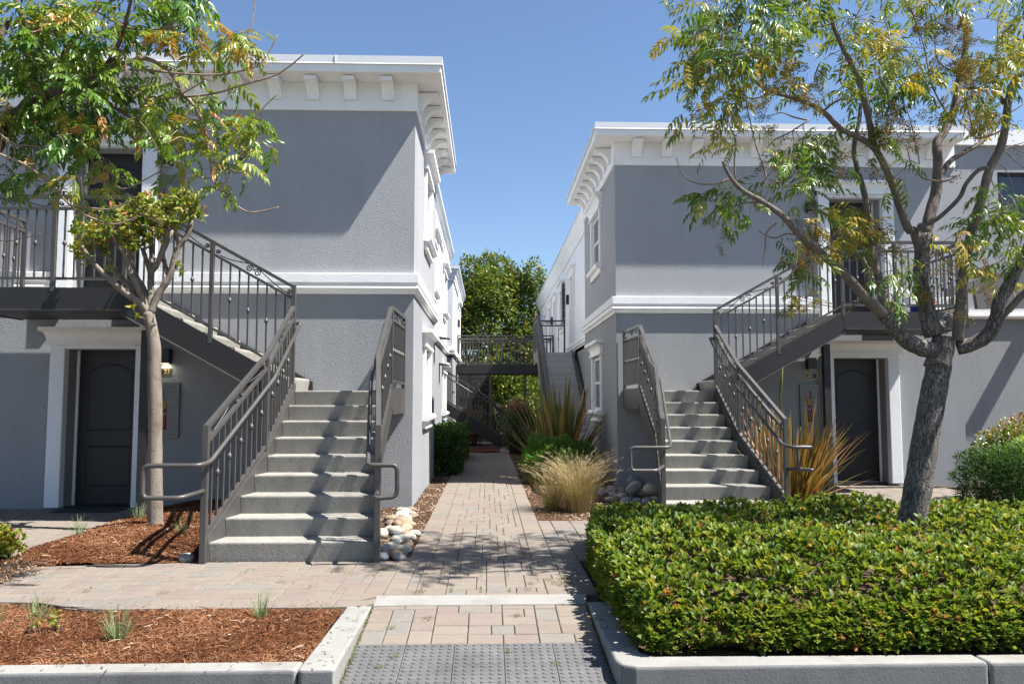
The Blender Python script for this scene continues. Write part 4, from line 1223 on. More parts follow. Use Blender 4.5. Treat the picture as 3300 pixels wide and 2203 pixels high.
def make_stairs(sg, cx, YF, zb, label, loops):
    T = empty('staircase', (cx + sg * 1.2, YF - 3.7, 0), label, 'staircase')
    X = lambda u: cx + sg * u
    r = (1.555 + zb) / 9; t = 0.28
    Y1 = YF - 3.68
    zl = 1.555 + zb                       # landing
    deck = 2.774 + zb
    uin = lambda y: float(np.interp(y, [Y1 - 0.06, Y1 + 1.12, YF], [-0.045, 0.125, 0.125]))
    uout = lambda y: float(np.interp(y, [Y1 - 0.06, Y1 + 1.12, YF], [1.492, 1.285, 1.285]))
    nose = lambda y: r + (y - Y1) / t * r
    # steps
    for k in range(9):
        y0 = Y1 + k * t; y1 = y0 + t + 0.04 if k < 8 else y0 + 0.33
        i0, i1, o0, o1 = uin(y0) + 0.028, uin(y1) + 0.028, uout(y0) - 0.028, uout(y1) - 0.028
        step_part(T, X(i0), X(o0), X(i1), X(o1), y0, y1, k * r - (0.0 if k else 0.05), (k + 1) * r - (0.0005 if k < 8 else 0))
    yl = Y1 + 8 * t + 0.331
    bevel(MB().box(X(0.155), X(1.80), yl, YF - 0.004, zl - 0.10, zl - 0.001).build('landing', M['step'], T), 0.004)
    # stringers of the lower flight
    for uf in (uin, uout):
        m = MB()
        for (ya, yb) in ((Y1 - 0.02, Y1 + 1.12), (Y1 + 1.12, Y1 + 8 * t + 0.05)):
            pts = []
            za, zb_ = nose(ya), nose(yb)
            lo_a = max(0.0, za - 0.26)
            xa, xb = X(uf(ya)), X(uf(yb))
            w = 0.024
            vs = []
            ys = np.linspace(ya, yb, 6)
            for yy in ys:
                xx = X(uf(yy)); zz = nose(yy)
                for dx, z in ((-w, max(-0.02, zz - 0.24)), (w, max(-0.02, zz - 0.24)), (w, zz + 0.055), (-w, zz + 0.055)):
                    vs.append((xx + dx, yy, z))
            fs = []
            for q in range(5):
                for e in range(4):
                    fs.append((q * 4 + e, q * 4 + (e + 1) % 4, q * 4 + 4 + (e + 1) % 4, q * 4 + 4 + e))
            fs += [(0, 1, 2, 3), (20, 21, 22, 23)]
            m.add(vs, fs)
        m.build('stringer', M['metal'], T)
    ycor = Y1 + 8 * t - 0.04
    MB().box(X(0.10), X(0.15), ycor + 0.09, YF - 0.006, zl - 0.27, zl + 0.04).build('landing_fascia', M['metal'], T)
    m = MB().box(X(0.10), X(0.22), ycor + 0.10, YF - 0.006, zl - 0.285, zl - 0.271)
    m.build('landing_flange', M['metal'], T)
    # brace under the landing
    # lower flight rails (outer and inner), each in two panels with a post at the kink
    ya, ym, yc = Y1 - 0.05, Y1 + 1.12, ycor
    top = lambda y: nose(y) + 1.075 - (0.035 if y > ym else 0)
    bot = lambda y: nose(y) + 0.085
    for uf, ph in ((uout, 0), (uin, 1)):
        P = [(X(uf(y)), y) for y in (ya, ym, yc)]
        post(T, P[0][0], P[0][1], -0.03, top(ya) - 0.002, 0.055)
        post(T, P[1][0], P[1][1], nose(ym) - 0.24, top(ym) - 0.03, 0.045)
        rail_panel(T, P[0], P[1], bot(ya), bot(ym), top(ya), top(ym), phase=ph)
        rail_panel(T, P[1], P[2], bot(ym), bot(yc), top(ym), top(yc) + 0.0, phase=ph)
    post(T, X(uout(yc)), yc, zl - 0.28, 2.81 + zb, 0.05)
    post(T, X(uin(yc)), yc, zl - 0.28, top(yc) - 0.002, 0.05)
    # landing side rail back to the wall
    rail_panel(T, (X(0.125), yc), (X(0.125), YF - 0.06), zl + 0.10, zl + 0.10, top(yc), top(yc) + 0.02)
    post(T, X(0.125), YF - 0.06, zl - 0.02, top(yc) + 0.018, 0.05)
    # handrails with their looped lower ends
    for uf, du, kind in ((uout, -0.075, loops[0]), (uin, 0.075, loops[1])):
        hz = lambda y: nose(y) + 0.80
        pts = []
        y_top = yc - 0.02
        side = 1 if uf is uout else -1      # outward in u
        pts.append((X(uf(y_top) + du), y_top, hz(y_top)))
        pts.append((X(uf(ym) + du), ym, hz(ym)))
        y_b = Y1 - 0.05
        pts.append((X(uf(y_b) + du), y_b - 0.10, hz(y_b - 0.08)))
        ze = hz(y_b - 0.08) - 0.02
        u0 = uf(y_b) + du
        yl_ = y_b - 0.24
        lo = ze - 0.275
        if kind == 'long':
            e = u0 + side * 0.52
            pts += [(X(u0 + side * 0.05), yl_, ze), (X(e), yl_, ze), (X(e), yl_, lo), (X(u0 + side * 0.2), yl_, lo), (X(uf(y_b)), y_b - 0.015, lo + 0.035)]
        elif kind == 'short':
            e = u0 + side * 0.27
            pts += [(X(u0 + side * 0.02), yl_, ze), (X(e), yl_ + 0.03, ze), (X(e), yl_ + 0.05, lo), (X(u0 + side * 0.08), yl_, lo - 0.01), (X(uf(y_b)), y_b - 0.015, lo + 0.02)]
        else:
            e = u0 + side * 0.31
            pts += [(X(u0 + side * 0.06), yl_, ze), (X(e), yl_, ze), (X(e), yl_ + 0.11, ze + 0.004), (X(u0 + side * 0.17), yl_ + 0.11, ze), (X(u0 + side * 0.17), yl_ + 0.09, lo), (X(e), yl_ + 0.09, lo), (X(e), yl_ - 0.01, lo), (X(uf(y_b)), y_b - 0.02, lo)]
        MB().tube(fillet(pts, 0.055, 4), 0.021, 10).build('handrail', M['metal'], T)
        # curl at the top
        a = pts[0]
        MB().tube(fillet([a, (a[0], a[1] + 0.06, a[2] + 0.045), (X(uf(y_top)), a[1] + 0.06, a[2] + 0.03), (X(uf(y_top)), a[1] + 0.03, a[2] - 0.05)], 0.04, 3), 0.021, 8).build('handrail_return', M['metal'], T)
        for yy in (ym - 0.75, ym - 0.1, yc - 0.35):
            MB().tube(fillet([(X(uf(yy) + du), yy, hz(yy) - 0.012), (X(uf(yy) + du), yy, hz(yy) - 0.065), (X(uf(yy)), yy, hz(yy) - 0.075)], 0.03, 3), 0.010, 6).build('handrail_bracket', M['metal'], T)
    # upper flight, running outward along the wall
    u1 = 1.40; t2 = 0.3133; rise = (deck - zl) / 7
    yo = yc + 0.03                                # outer stringer plane
    nose2 = lambda u: zl + rise + (u - u1) / t2 * rise
    for k in range(7):
        ua, ub = u1 + k * t2, u1 + (k + 1) * t2 + 0.04
        z0, z1 = zl + k * rise, zl + (k + 1) * rise
        if k == 6: ub = ua + 0.2
        prof = [(ua + 0.022, z0), (ua, z1 - 0.035), (ua + 0.004, z1 - 0.01), (ua + 0.016, z1 - 0.0005 * (k % 2)), (ub, z1 - 0.0005 * (k % 2)), (ub, z1 - 0.06), (ua + 0.06, z0)]
        m = MB(); n = len(prof)
        m.prism([(X(u), z) for u, z in prof], 'y', yo + 0.028, YF - 0.045)
        m.build('step', M['step'], T)
    uk = 3.30
    for yy, w in ((yo, 0.02), (YF - 0.03, 0.02)):
        m = MB()
        s0 = 1.36
        pl = [(X(s0), nose2(s0) - 0.018), (X(uk), nose2(uk) - 0.018), (X(uk), nose2(uk) - 0.33), (X(s0 + 0.12), nose2(s0 + 0.12) - 0.33), (X(s0), zl - 0.28)]
        m.prism(pl, 'y', yy - w, yy + w)
        m.build('stringer', M['dark_metal'], T)
        m = MB().bar((X(s0 + 0.12), yy - 0.02, nose2(s0 + 0.12) - 0.331), (X(uk), yy - 0.02, nose2(uk) - 0.331), 0.09, 0.0, 0.012)
        m.build('stringer_flange', M['metal'], T)
    # deck
    ud = 5.26
    MB().box(X(uk + 0.005), X(ud), yo - 0.02, yo + 0.02, deck - 0.262, deck - 0.002).build('deck_fascia', M['dark_metal'], T)
    MB().box(X(uk + 0.0), X(ud), yo - 0.06, yo + 0.03, deck - 0.275, deck - 0.263).build('deck_flange', M['metal'], T)
    MB().box(X(ud), X(ud - 0.04), yo + 0.025, YF - 0.12, deck - 0.26, deck - 0.003).build('deck_fascia', M['dark_metal'], T)
    MB().box(X(3.285), X(ud - 0.045), yo + 0.025, YF - 0.12, deck - 0.07, deck - 0.004).build('deck_slab', M['step'], T)
    for uu in (3.7, 4.5): MB().box(X(uu), X(uu + 0.05), yo + 0.03, YF - 0.125, deck - 0.24, deck - 0.075).build('joist', M['dark_metal'], T)
    MB().box(X(3.29), X(ud - 0.05), yo + 0.03, YF - 0.13, deck - 0.25, deck - 0.242).build('soffit', M['dark_metal'], T)
    MB().box(X(3.02), X(3.12), yo + 0.10, yo + 0.20, -0.05, nose2(3.0) - 0.34).build('column', M['dark_metal'], T)
    # upper flight rail, deck rails
    ra = 1.285
    zt0 = 2.805 + zb; sl = rise / t2
    zt = lambda u: zt0 + (u - ra) * sl
    zbt = lambda u: nose2(u) + 0.075
    um = 2.27
    post(T, X(um), yo, nose2(um) - 0.1, zt(um) - 0.002, 0.048)
    rail_panel(T, (X(ra), yo), (X(um), yo), zbt(ra), zbt(um), zt(ra), zt(um), phase=1)
    rail_panel(T, (X(um), yo), (X(uk), yo), zbt(um), zbt(uk), zt(um), zt(uk), phase=0)
    post(T, X(uk), yo, deck - 0.1, 3.90 + zb, 0.048)
    zr = 3.885 + zb
    for (a, b) in ((uk, 4.135), (4.135, ud - 0.02)):
        rail_panel(T, (X(a), yo), (X(b), yo), deck + 0.09, deck + 0.09, zr, zr)
    post(T, X(4.135), yo, deck - 0.05, zr - 0.002, 0.05)
    post(T, X(ud - 0.02), yo, deck - 0.05, zr - 0.002, 0.05)
    rail_panel(T, (X(ud - 0.02), yo), (X(ud - 0.02), YF - 0.15), deck + 0.09, deck + 0.09, zr, zr)
    post(T, X(ud - 0.02), YF - 0.15, deck - 0.05, zr - 0.002, 0.05)
    return T
make_stairs(-1, -1.027, 10.981, ZA, 'concrete stair with dark scrolled metal railings climbing the left block', ('long', 'short'))
make_stairs(1, 2.204, 13.564, ZB, 'concrete stair with dark scrolled metal railings behind the clipped hedge', ('fork', 'long'))

# straight stair along the right rear wing
def far_stairs():
    T = empty('staircase', (1.85, 17.2, 0), 'straight concrete stair beyond the flax, along the white right wing', 'staircase')
    n = 16; r = 2.774 / n; t = 0.28; Y1 = 21.7 - (n - 1) * t
    x0, x1 = 1.40, 2.30
    for k in range(n):
        y0 = Y1 + k * t
        step_part(T, x0, x1, x0, x1, y0, y0 + t + 0.03 if k < n - 1 else 23.6, k * r, (k + 1) * r - 0.0004 * (k % 2), 'pale_step')
    nose = lambda y: r + (y - Y1) / t * r
    for xx in (x0 - 0.025, x1 + 0.025):
        pl = [(Y1 - 0.05, 0.0), (Y1 - 0.05, r + 0.05), (21.72, 2.774 + 0.05), (23.6, 2.774 + 0.05), (23.6, 2.5), (21.8, 2.5), (Y1 + 0.35, 0.0)]
        MB().prism(pl, 'x', xx - 0.022, xx + 0.022).build('stringer', M['metal'], T)
    xr = x0 - 0.025
    ym = (Y1 + 21.7) / 2
    for (a, b) in ((Y1, ym), (ym, 21.7)):
        rail_panel(T, (xr, a), (xr, b), nose(a) + 0.09, nose(b) + 0.09, nose(a) + 1.06, nose(b) + 1.06, detail=False)
        post(T, xr, a, nose(a) - 0.1, nose(a) + 1.058)
    post(T, xr, 21.7, 2.6, 3.85)
    MB().tube(fillet([(xr + 0.08, 21.7, nose(21.7) + 0.8), (xr + 0.08, Y1 - 0.1, nose(Y1 - 0.1) + 0.8), (xr - 0.05, Y1 - 0.35, 0.86), (xr - 0.25, Y1 - 0.35, 0.86), (xr - 0.25, Y1 - 0.35, 0.6), (xr - 0.02, Y1 - 0.05, 0.6)], 0.06, 4), 0.021, 8).build('handrail', M['metal'], T)
    rail_panel(T, (xr, 21.7), (xr, 23.6), 2.86, 2.86, 3.85, 3.85, detail=False)
    post(T, xr, 23.6, 2.5, 3.85)
    rail_panel(T, (xr, 23.6), (2.28, 23.6), 2.86, 2.86, 3.85, 3.85, spacing=0.17, detail=True)
    post(T, 2.28, 23.6, 2.5, 3.85)
    return T
far_stairs()

# flight coming down from the left, in front of the bridge
def cross_stairs():
    T = empty('staircase', (-0.3, 24.7, 0), 'dark metal stair descending from the left in front of the bridge', 'staircase')
    xf = 0.50; zf = 0.06; r = 0.175; t = 0.28; n = 9
    y0, y1 = 24.72, 25.75
    nose = lambda x: zf + r + (xf - x) / t * r
    for k in range(n):
        xa = xf - k * t
        MB().box(xa - t - 0.02, xa, y0 + 0.03, y1 - 0.03, zf + k * r + 0.10, zf + (k + 1) * r - 0.0004 * (k % 2)).build('step', M['step'], T)
    xe = xf - n * t
    for yy in (y0, y1):
        MB().prism([(xf + 0.12, zf), (xf + 0.12, nose(xf) + 0.02), (xe, nose(xe) + 0.02), (xe, nose(xe) - 0.30), (xf - 0.22, zf)], 'y', yy - 0.022, yy + 0.022).build('stringer', M['dark_metal'], T)
        xm = -0.62
        for (a, b) in ((xf, xm), (xm, xe)):
            rail_panel(T, (a, yy), (b, yy), nose(a) + 0.09, nose(b) + 0.09, nose(a) + 1.05, nose(b) + 1.05)
            post(T, a, yy, nose(a) - 0.2, nose(a) + 1.048)
        MB().tube([(xf + 0.05, yy - 0.07, nose(xf + 0.05) + 0.86), (xe, yy - 0.07, nose(xe) + 0.86)], 0.021, 8).build('handrail', M['metal'], T)
    return T
cross_stairs()

def bridge():
    T = empty('footbridge', (0.2, 28.8, 2.5), 'dark metal footbridge with slim railing crossing between the buildings', 'footbridge')
    x0, x1 = -1.14, 2.42; y0, y1 = 28.8, 30.1
    MB().box(x0, x1, y0, y0 + 0.05, 2.44, 2.768).build('fascia', M['dark_metal'], T)
    MB().box(x0, x1, y1 - 0.05, y1, 2.44, 2.768).build('fascia', M['metal'], T)
    MB().box(x0, x1, y0 + 0.051, y1 - 0.051, 2.66, 2.76).build('deck', M['step'], T)
    for yy in (y0 + 0.03, y1 - 0.03):
        xs = [x0 + 0.05, 0.0, 0.98, x1 - 0.05] if yy < 29 else [x0 + 0.05, 0.55, x1 - 0.05]
        for a, b in zip(xs[:-1], xs[1:]):
            rail_panel(T, (a, yy), (b, yy), 2.84, 2.84, 3.84, 3.84, detail=yy < 29)
        for a in xs: post(T, a, yy, 2.7, 3.838)
    for xx in (-0.66, 0.10, 1.35):
        MB().box(xx - 0.05, xx + 0.05, y0 + 0.2, y0 + 0.3, -0.05, 2.64).build('column', M['metal'], T)
    return T
bridge()
sc_ = empty('slatted_screen', (-0.6, 31.0, 0), 'dark slatted screen under the footbridge', 'screen')
for k in range(13): MB().box(-1.15, 0.02, 31.0, 31.03, 0.02 + k * 0.21, 0.215 + k * 0.21).build('slat', M['tile_roof'], sc_)
for xx in (-1.1, -0.5, 0.0): MB().box(xx - 0.03, xx + 0.03, 31.035, 31.1, 0, 2.75).build('post', M['tile_roof'], sc_)

# ------------------------------------------------------------------ plants
def tri(f):
    """quads -> triangles"""
    f = np.asarray(f)
    return f if f.shape[1] == 3 else np.concatenate([f[:, [0, 1, 2]], f[:, [0, 2, 3]]])

def pinnate_template(pairs=6, L=1.0, ll=0.33, lw=0.085, droop=0.35, seed=0, terminal=True):
    """compound leaf along +x: rachis and drooping lance-shaped leaflets"""
    rs = np.random.RandomState(seed)
    parts = []
    def ra(t): return np.array([t * L * (1 - 0.10 * t), 0, 0.06 * L * math.sin(t * 2.2) - droop * L * t * t])
    pts = [ra(t) for t in np.linspace(0, 1, 6)]
    v = []; f = []
    for p in pts:
        v += [p + (0, -0.006 * L, 0), p + (0, 0.006 * L, 0)]
    for i in range(5):
        a = 2 * i; f += [(a, a + 2, a + 3), (a, a + 3, a + 1)]
    parts.append((np.array(v), np.array(f), np.zeros(len(v)) + 0.1))
    lt, lf = leaf_template(1.0, lw / ll, 0.35, 0.22, (0.0, 0.28, 0.62, 1.0), (0.15, 1.0, 0.72, 0.0))
    for i in range(pairs):
        t = 0.22 + 0.74 * i / (pairs - 1)
        p = ra(t)
        for s in (-1, 1):
            a = R(62 - 22 * t) + rs.normal(0, 0.10)
            d = np.array([math.cos(a), s * math.sin(a), -0.45 - 0.35 * rs.rand()])
            sz = ll * L * (0.75 + 0.35 * math.sin(math.pi * (0.2 + 0.7 * t))) * rs.uniform(0.85, 1.1)
            Mx = frames(d[None, :], roll=np.array([rs.normal(0, 0.35)]), scale=[sz])
            V, F, _ = scatter(lt, lf, Mx, p[None, :])
            parts.append((V, F, np.full(len(V), rs.normal(0, 0.04))))
    if terminal:
        d = np.array([1.0, 0, -0.9])
        V, F, _ = scatter(lt, lf, frames(d[None, :], scale=[ll * L]), ra(1.0)[None, :])
        parts.append((V, F, np.zeros(len(V))))
    return catarr(parts)

def place_leaves(templates, P, D, scale, tones, roll, rs):
    parts = []
    k = rs.randint(0, len(templates), len(P))
    for i, (tv, tf, tt) in enumerate(templates):
        s = k == i
        if not s.any(): continue
        parts.append(scatter(tv, tf, frames(D[s], roll=roll[s], scale=scale[s]), P[s], tones[s], tt))
    V, F, T = catarr(parts)
    return V, F, np.clip(T, 0, 1)

class Tree:
    """branch skeleton given as polylines in space, then twigs run to leaf clusters"""
    def __init__(s, name, base, label, cat='tree', group=None, seed=1):
        s.T = empty(name, base, label, cat, group); s.rs = np.random.RandomState(seed)
        s.nodes = []; s.tw = MB(); s.Lp = []; s.Ld = []; s.Lt = []; s.Ls = []; s.Lr = []
    def limb(s, pts, r0, r1, mat, seg=4, n=8, knots=0.0, name='limb'):
        P = smooth_path(pts, seg); m = len(P)
        rr = [r0 + (r1 - r0) * (i / (m - 1)) ** 0.9 for i in range(m)]
        if knots: rr = [r * (1 + s.rs.uniform(-knots, knots)) for r in rr]
        MB().tube(P, rr, n).build(name, mat, s.T)
        for p, r in zip(P, rr): s.nodes.append((p, r))
    def twig(s, pts, r0=0.008, r1=0.004, seg=4, leafy=None):
        P = smooth_path(pts, seg); m = len(P)
        s.tw.tube(P, [r0 + (r1 - r0) * i / (m - 1) for i in range(m)], 5)
        for p in P: s.nodes.append((p, r0))
        if leafy:
            n, t0, tone, size = leafy
            for _ in range(n):
                i = min(m - 2, int((t0 + (1 - t0) * s.rs.rand()) * (m - 1)))
                s.leaf(P[i], (P[i + 1] - P[i]), tone, size)
    def leaf(s, p, along, tone, size):
        a = np.array(along, float); a /= (np.linalg.norm(a) + 1e-9)
        d = a * s.rs.uniform(0.1, 0.7) + s.rs.normal(0, 0.62, 3); d[2] = d[2] * 0.5 - 0.12
        s.Lp.append(p); s.Ld.append(d); s.Lt.append(tone + s.rs.normal(0, 0.13)); s.Ls.append(size * s.rs.uniform(0.6, 1.12)); s.Lr.append(s.rs.normal(0, 0.45))
    def cluster(s, c, n, rad, tone, size, twr=0.006, sub=3):
        c = np.array(c, float)
        Q = np.array([q for q, _ in s.nodes]); dd = np.linalg.norm(Q - c, axis=1)
        for _ in range(sub):
            e = c + s.rs.normal(0, rad * 0.55, 3)
            j = int(np.argmin(np.linalg.norm(Q - e, axis=1) + s.rs.uniform(0, 0.25, len(Q))))
            a = Q[j]; L = np.linalg.norm(e - a)
            if L < 0.02: continue
            mid = (a + e) / 2 + s.rs.normal(0, 0.10 * L, 3) + np.array([0, 0, 0.05 * L])
            P = smooth_path([a, mid, e], 4)
            m = len(P)
            r0 = min(twr, max(0.0035, 0.008 * L + 0.002))
            s.tw.tube(P, [r0 + (0.002 - r0) * i / (m - 1) for i in range(m)], 4)
            s.nodes.append((P[m // 2], r0)); s.nodes.append((e, 0.003))
            k = max(1, n // sub)
            for q in range(k):
                i = min(m - 2, int(m * s.rs.uniform(0.35, 1.0)))
                s.leaf(P[i] + s.rs.normal(0, 0.02, 3) if q else e, P[i + 1] - P[i], tone, size)
    def finish(s, templates, leaf_mat, twig_mat, name='foliage'):
        s.tw.mesh_twigs = None
        o = s.tw.build('twigs', twig_mat, s.T); o['kind'] = 'stuff'
        if s.Lp:
            V, F, T = place_leaves(templates, np.array(s.Lp), np.array(s.Ld), np.array(s.Ls), np.clip(np.array(s.Lt), 0, 1), np.array(s.Lr), s.rs)
            w = world_loc(s.T)
            o = link(name, np_mesh(name, V - np.array(w), F, leaf_mat, T), s.T, w); o['kind'] = 'stuff'
        return s.T

PIN = [pinnate_template(6, 1, 0.33, 0.115, 0.40, 1), pinnate_template(5, 1, 0.36, 0.12, 0.25, 2), pinnate_template(6, 1, 0.31, 0.10, 0.55, 3)]
PIN_R = [pinnate_template(6, 1, 0.30, 0.085, 0.3, 4), pinnate_template(5, 1, 0.33, 0.09, 0.2, 5), pinnate_template(4, 1, 0.36, 0.10, 0.35, 6)]
PIN_Y = [pinnate_template(5, 1, 0.30, 0.05, 0.2, 7)]

# --- left tree: the trunk stands just outside the frame
def zl_(x, y): return (x / 2.091, y / 2.091)
def L3(pts, Y, dy=0.0):
    out = []; n = len(pts)
    for i, (x, y) in enumerate(pts):
        px, py = zl_(x, y); out.append(at(px, py, Y + dy * i / max(1, n - 1)))
    return out
lt = Tree('pinnate_tree', (-4.75, 6.55, 0), 'large leafy tree overhanging from the left edge, arching over the stairs', seed=4)
lt.limb([(-4.75, 6.55, -0.05), (-4.70, 6.52, 1.2), (-4.55, 6.5, 2.4)] + L3([(-80, 1000), (60, 870)], 6.5), 0.13, 0.085, M['bark_l'], name='trunk', n=10, knots=0.04)
lt.limb(L3([(60, 870), (200, 720), (300, 650), (450, 610), (600, 570), (700, 490), (790, 410)], 6.5, -0.3), 0.072, 0.032, M['bark_l'], knots=0.08)
lt.limb(L3([(200, 720), (240, 640), (255, 560), (240, 400), (200, 220), (130, 60), (80, -80)], 6.5, 0.4), 0.055, 0.02, M['bark_l'], knots=0.06)
lt.limb(L3([(390, 620), (420, 480), (440, 350), (560, 180), (650, 40), (690, -90)], 6.45, 0.3), 0.032, 0.014, M['bark_l'])
lt.limb(L3([(600, 570), (720, 440), (820, 250), (870, 60), (900, -80)], 6.35, -0.3), 0.024, 0.01, M['bark_l'])
lt.limb(L3([(450, 610), (560, 610), (670, 660), (800, 740), (900, 800), (1020, 850)], 6.4, -0.2), 0.024, 0.010, M['bark_l'])
lt.limb(L3([(-80, 1000), (-150, 700), (-60, 400), (0, 250), (60, 150)], 6.6, 0.3), 0.06, 0.02, M['bark_l'])
lt.limb(L3([(790, 410), (740, 370), (770, 335), (820, 345), (845, 400), (845, 480), (832, 540), (860, 590)], 6.2, 0.0), 0.016, 0.009, M['twig'])
lt.limb(L3([(790, 410), (860, 430), (920, 400), (1000, 400), (1100, 450), (1170, 520), (1230, 630), (1320, 730), (1380, 880), (1400, 1000), (1420, 1100), (1430, 1200)], 6.2, 0.25), 0.020, 0.009, M['twig'])
lt.twig(L3([(1430, 1200), (1500, 1300), (1600, 1390), (1680, 1430), (1780, 1420), (1880, 1395)], 6.45, 0.1), 0.009, 0.006)
lt.twig(L3([(640, 70), (760, 140), (870, 190), (1030, 200), (1200, 175), (1300, 110), (1410, 0), (1440, -60)], 6.4, -0.2), 0.011, 0.006)
lt.twig(L3([(870, 470), (1050, 480), (1250, 500), (1450, 505), (1620, 480), (1740, 440), (1820, 340), (1870, 235)], 6.2, 0.1), 0.010, 0.005)
lt.twig(L3([(1240, 655), (1450, 630), (1650, 570), (1850, 510), (1960, 440), (2055, 360)], 6.25, -0.1), 0.010, 0.0055)
lt.twig(L3([(860, 590), (950, 630), (1130, 665), (1250, 620), (1400, 525)], 6.2, -0.1), 0.009, 0.006)
lt.twig(L3([(1560, 900), (1650, 860), (1720, 790), (1800, 700), (1865, 640)], 6.3, 0), 0.006, 0.005)
lt.twig(L3([(1600, 440), (1640, 300), (1690, 180), (1720, 0), (1725, -60)], 6.25, 0.1), 0.006, 0.005)
lt.twig(L3([(-60, 1000), (0, 1040), (150, 1100), (270, 1180), (370, 1260), (430, 1340), (520, 1420), (650, 1480), (780, 1510), (900, 1470), (1010, 1410)], 5.9, 0.15), 0.011, 0.005)
lt.twig(L3([(470, 1380), (600, 1400), (740, 1410), (820, 1380), (880, 1350)], 5.95, 0), 0.006, 0.004)
lt.twig(L3([(560, 1160), (640, 1210), (760, 1250), (850, 1270), (960, 1220), (1080, 1155)], 6.2, 0), 0.007, 0.005)
lt.twig(L3([(-80, 1620), (0, 1620), (60, 1625), (180, 1600), (290, 1565)], 6.0, 0), 0.006, 0.004)
lt.twig(L3([(1400, 1000), (1480, 1140), (1600, 1165), (1720, 1130)], 6.4, 0), 0.006, 0.004)
lt.twig(L3([(0, 900), (60, 950), (130, 975), (270, 990)], 6.1, 0), 0.006, 0.004)
green = [(60, 330), (200, 300), (350, 280), (60, 450), (200, 430), (350, 430), (500, 560), (350, 560), (150, 560), (700, 560), (500, 700), (600, 650), (480, 760), (750, 720), (880, 680), (620, 800), (500, 830), (780, 850), (300, 720), (420, 760), (60, 1180), (60, 1300), (120, 1240),
         (1050, 60), (1200, 100), (1270, 50), (1130, 40), (950, 150), (650, 250), (800, 250), (60, 200), (900, 60), (1230, 20), (550, 950), (640, 990), (480, 980), (340, 960), (200, 960), (330, 840), (200, 830)]
mid = [(200, 50), (350, 60), (520, 60), (700, 60), (500, 250), (500, 450), (640, 450), (830, 450), (1000, 440), (1100, 570), (900, 600), (1170, 650), (900, 880), (1000, 830), (1100, 900), (1200, 850), (1300, 850), (1250, 980), (1150, 1030), (1300, 1080), (1400, 1000), (1500, 1080), (1600, 1250), (1480, 1130),
       (1480, 1300), (1440, 1200), (1560, 850), (1660, 850), (1720, 950), (1780, 1020), (1650, 950), (1620, 1050), (1500, 760), (1540, 650), (1330, 700), (1250, 350), (1160, 320), (1450, 280), (1560, 280), (1400, 340), (660, 1130), (500, 1110), (750, 1180), (350, 1180), (250, 1250), (560, 1270), (700, 1300), (450, 1350), (600, 1420), (420, 1230), (560, 480), (1240, 760), (1000, 900), (1080, 1080), (1200, 1100), (1380, 1130), (1120, 750), (1000, 720), (1700, 880), (1600, 900), (1500, 920)]
yellow = [(520, 120), (650, 180), (900, 270), (1000, 250), (1090, 270), (1180, 240), (1560, 350), (1650, 360), (1700, 350), (1280, 300), (700, 900), (560, 870), (80, 820), (160, 800), (60, 760), (1330, 830), (1420, 820), (720, 1290), (240, 1050), (540, 1000), (1700, 400), (380, 150), (420, 60), (1440, 960), (250, 120)]
for lst, tone, n, sz in ((green, 0.42, 8, 0.26), (mid, 0.62, 7, 0.24), (yellow, 0.82, 8, 0.19)):
    for (x, y) in lst:
        px, py = zl_(x, y - 25)
        lt.cluster(at(px, py, 6.35 + lt.rs.normal(0, 0.25)), (n + (3 if x < 950 else 1)) if y < 900 else max(4, n - 2), 0.10, tone, sz * (1.0 if y < 1000 else 0.88))
for _ in range(60):   # crown carries on beyond the frame, over the trunk
    lt.cluster((lt.rs.uniform(-6.3, -4.0), lt.rs.uniform(5.7, 7.7), lt.rs.uniform(3.6, 6.0)), 14, 0.2, 0.4, 0.30, 0.01)
lt.finish(PIN, M['leaf_l'], M['twig'])

# --- right tree
def pr(x, y): return (2300 + x / 2.091, y / 2.091)
def qr(x, y): return (2300 + x / 2.091, 700 + y / 2.091)
def R3(pts, Y, dy=0.0, f=pr):
    out = []; n = len(pts)
    for i, (x, y) in enumerate(pts):
        px, py = f(x, y); out.append(at(px, py, Y + dy * i / max(1, n - 1)))
    return out
YT = 6.93
rt = Tree('pistache_tree', (3.70, 6.93, 0), 'leaning bare-limbed tree rising from the clipped hedge at right', seed=9)
trunk = [(3.62, 6.93, -0.05), at(2938, 1690, YT), at(2960, 1560, YT), at(2985, 1400, YT), at(3008, 1270, YT), at(3028, 1170, YT)]
rt.limb(trunk, 0.122, 0.102, M['bark_r'], seg=6, n=16, knots=0.035, name='trunk')
rt.limb([at(3020, 1185, YT), at(3034, 1130, YT), at(3040, 1085, YT)], 0.112, 0.09, M['bark_r'], n=14, knots=0.04, name='fork')
def chain(segs, Y, dy, r0, r1, mat='bark_limb', n=9, knots=0.06, seg=4):
    pts = []
    N = len(segs)
    for i, (f, x, y) in enumerate(segs):
        px, py = (pr if f == 'p' else qr)(x, y)
        pts.append(at(px, py, Y + dy * i / (N - 1)))
    rt.limb(pts, r0, r1, M[mat], n=n, knots=knots, seg=seg)
chain([('q', 1520, 900), ('q', 1400, 880), ('q', 1290, 825), ('q', 1215, 740), ('q', 1150, 660)], YT, -0.15, 0.078, 0.060, 'bark_r')
chain([('q', 1150, 660), ('q', 1060, 580), ('q', 1000, 520), ('q', 880, 380), ('q', 780, 290), ('q', 700, 220), ('q', 560, 100), ('p', 470, 1460), ('p', 330, 1360), ('p', 190, 1280), ('p', 110, 1190), ('p', 60, 1090)], YT - 0.15, -0.6, 0.052, 0.012)
chain([('q', 1185, 690), ('q', 1150, 600), ('q', 1130, 500), ('q', 1095, 350), ('q', 1050, 220), ('p', 1040, 1560), ('p', 1020, 1330), ('p', 970, 1150), ('p', 945, 1000), ('p', 980, 820), ('p', 990, 700)], YT - 0.1, 0.35, 0.045, 0.016)
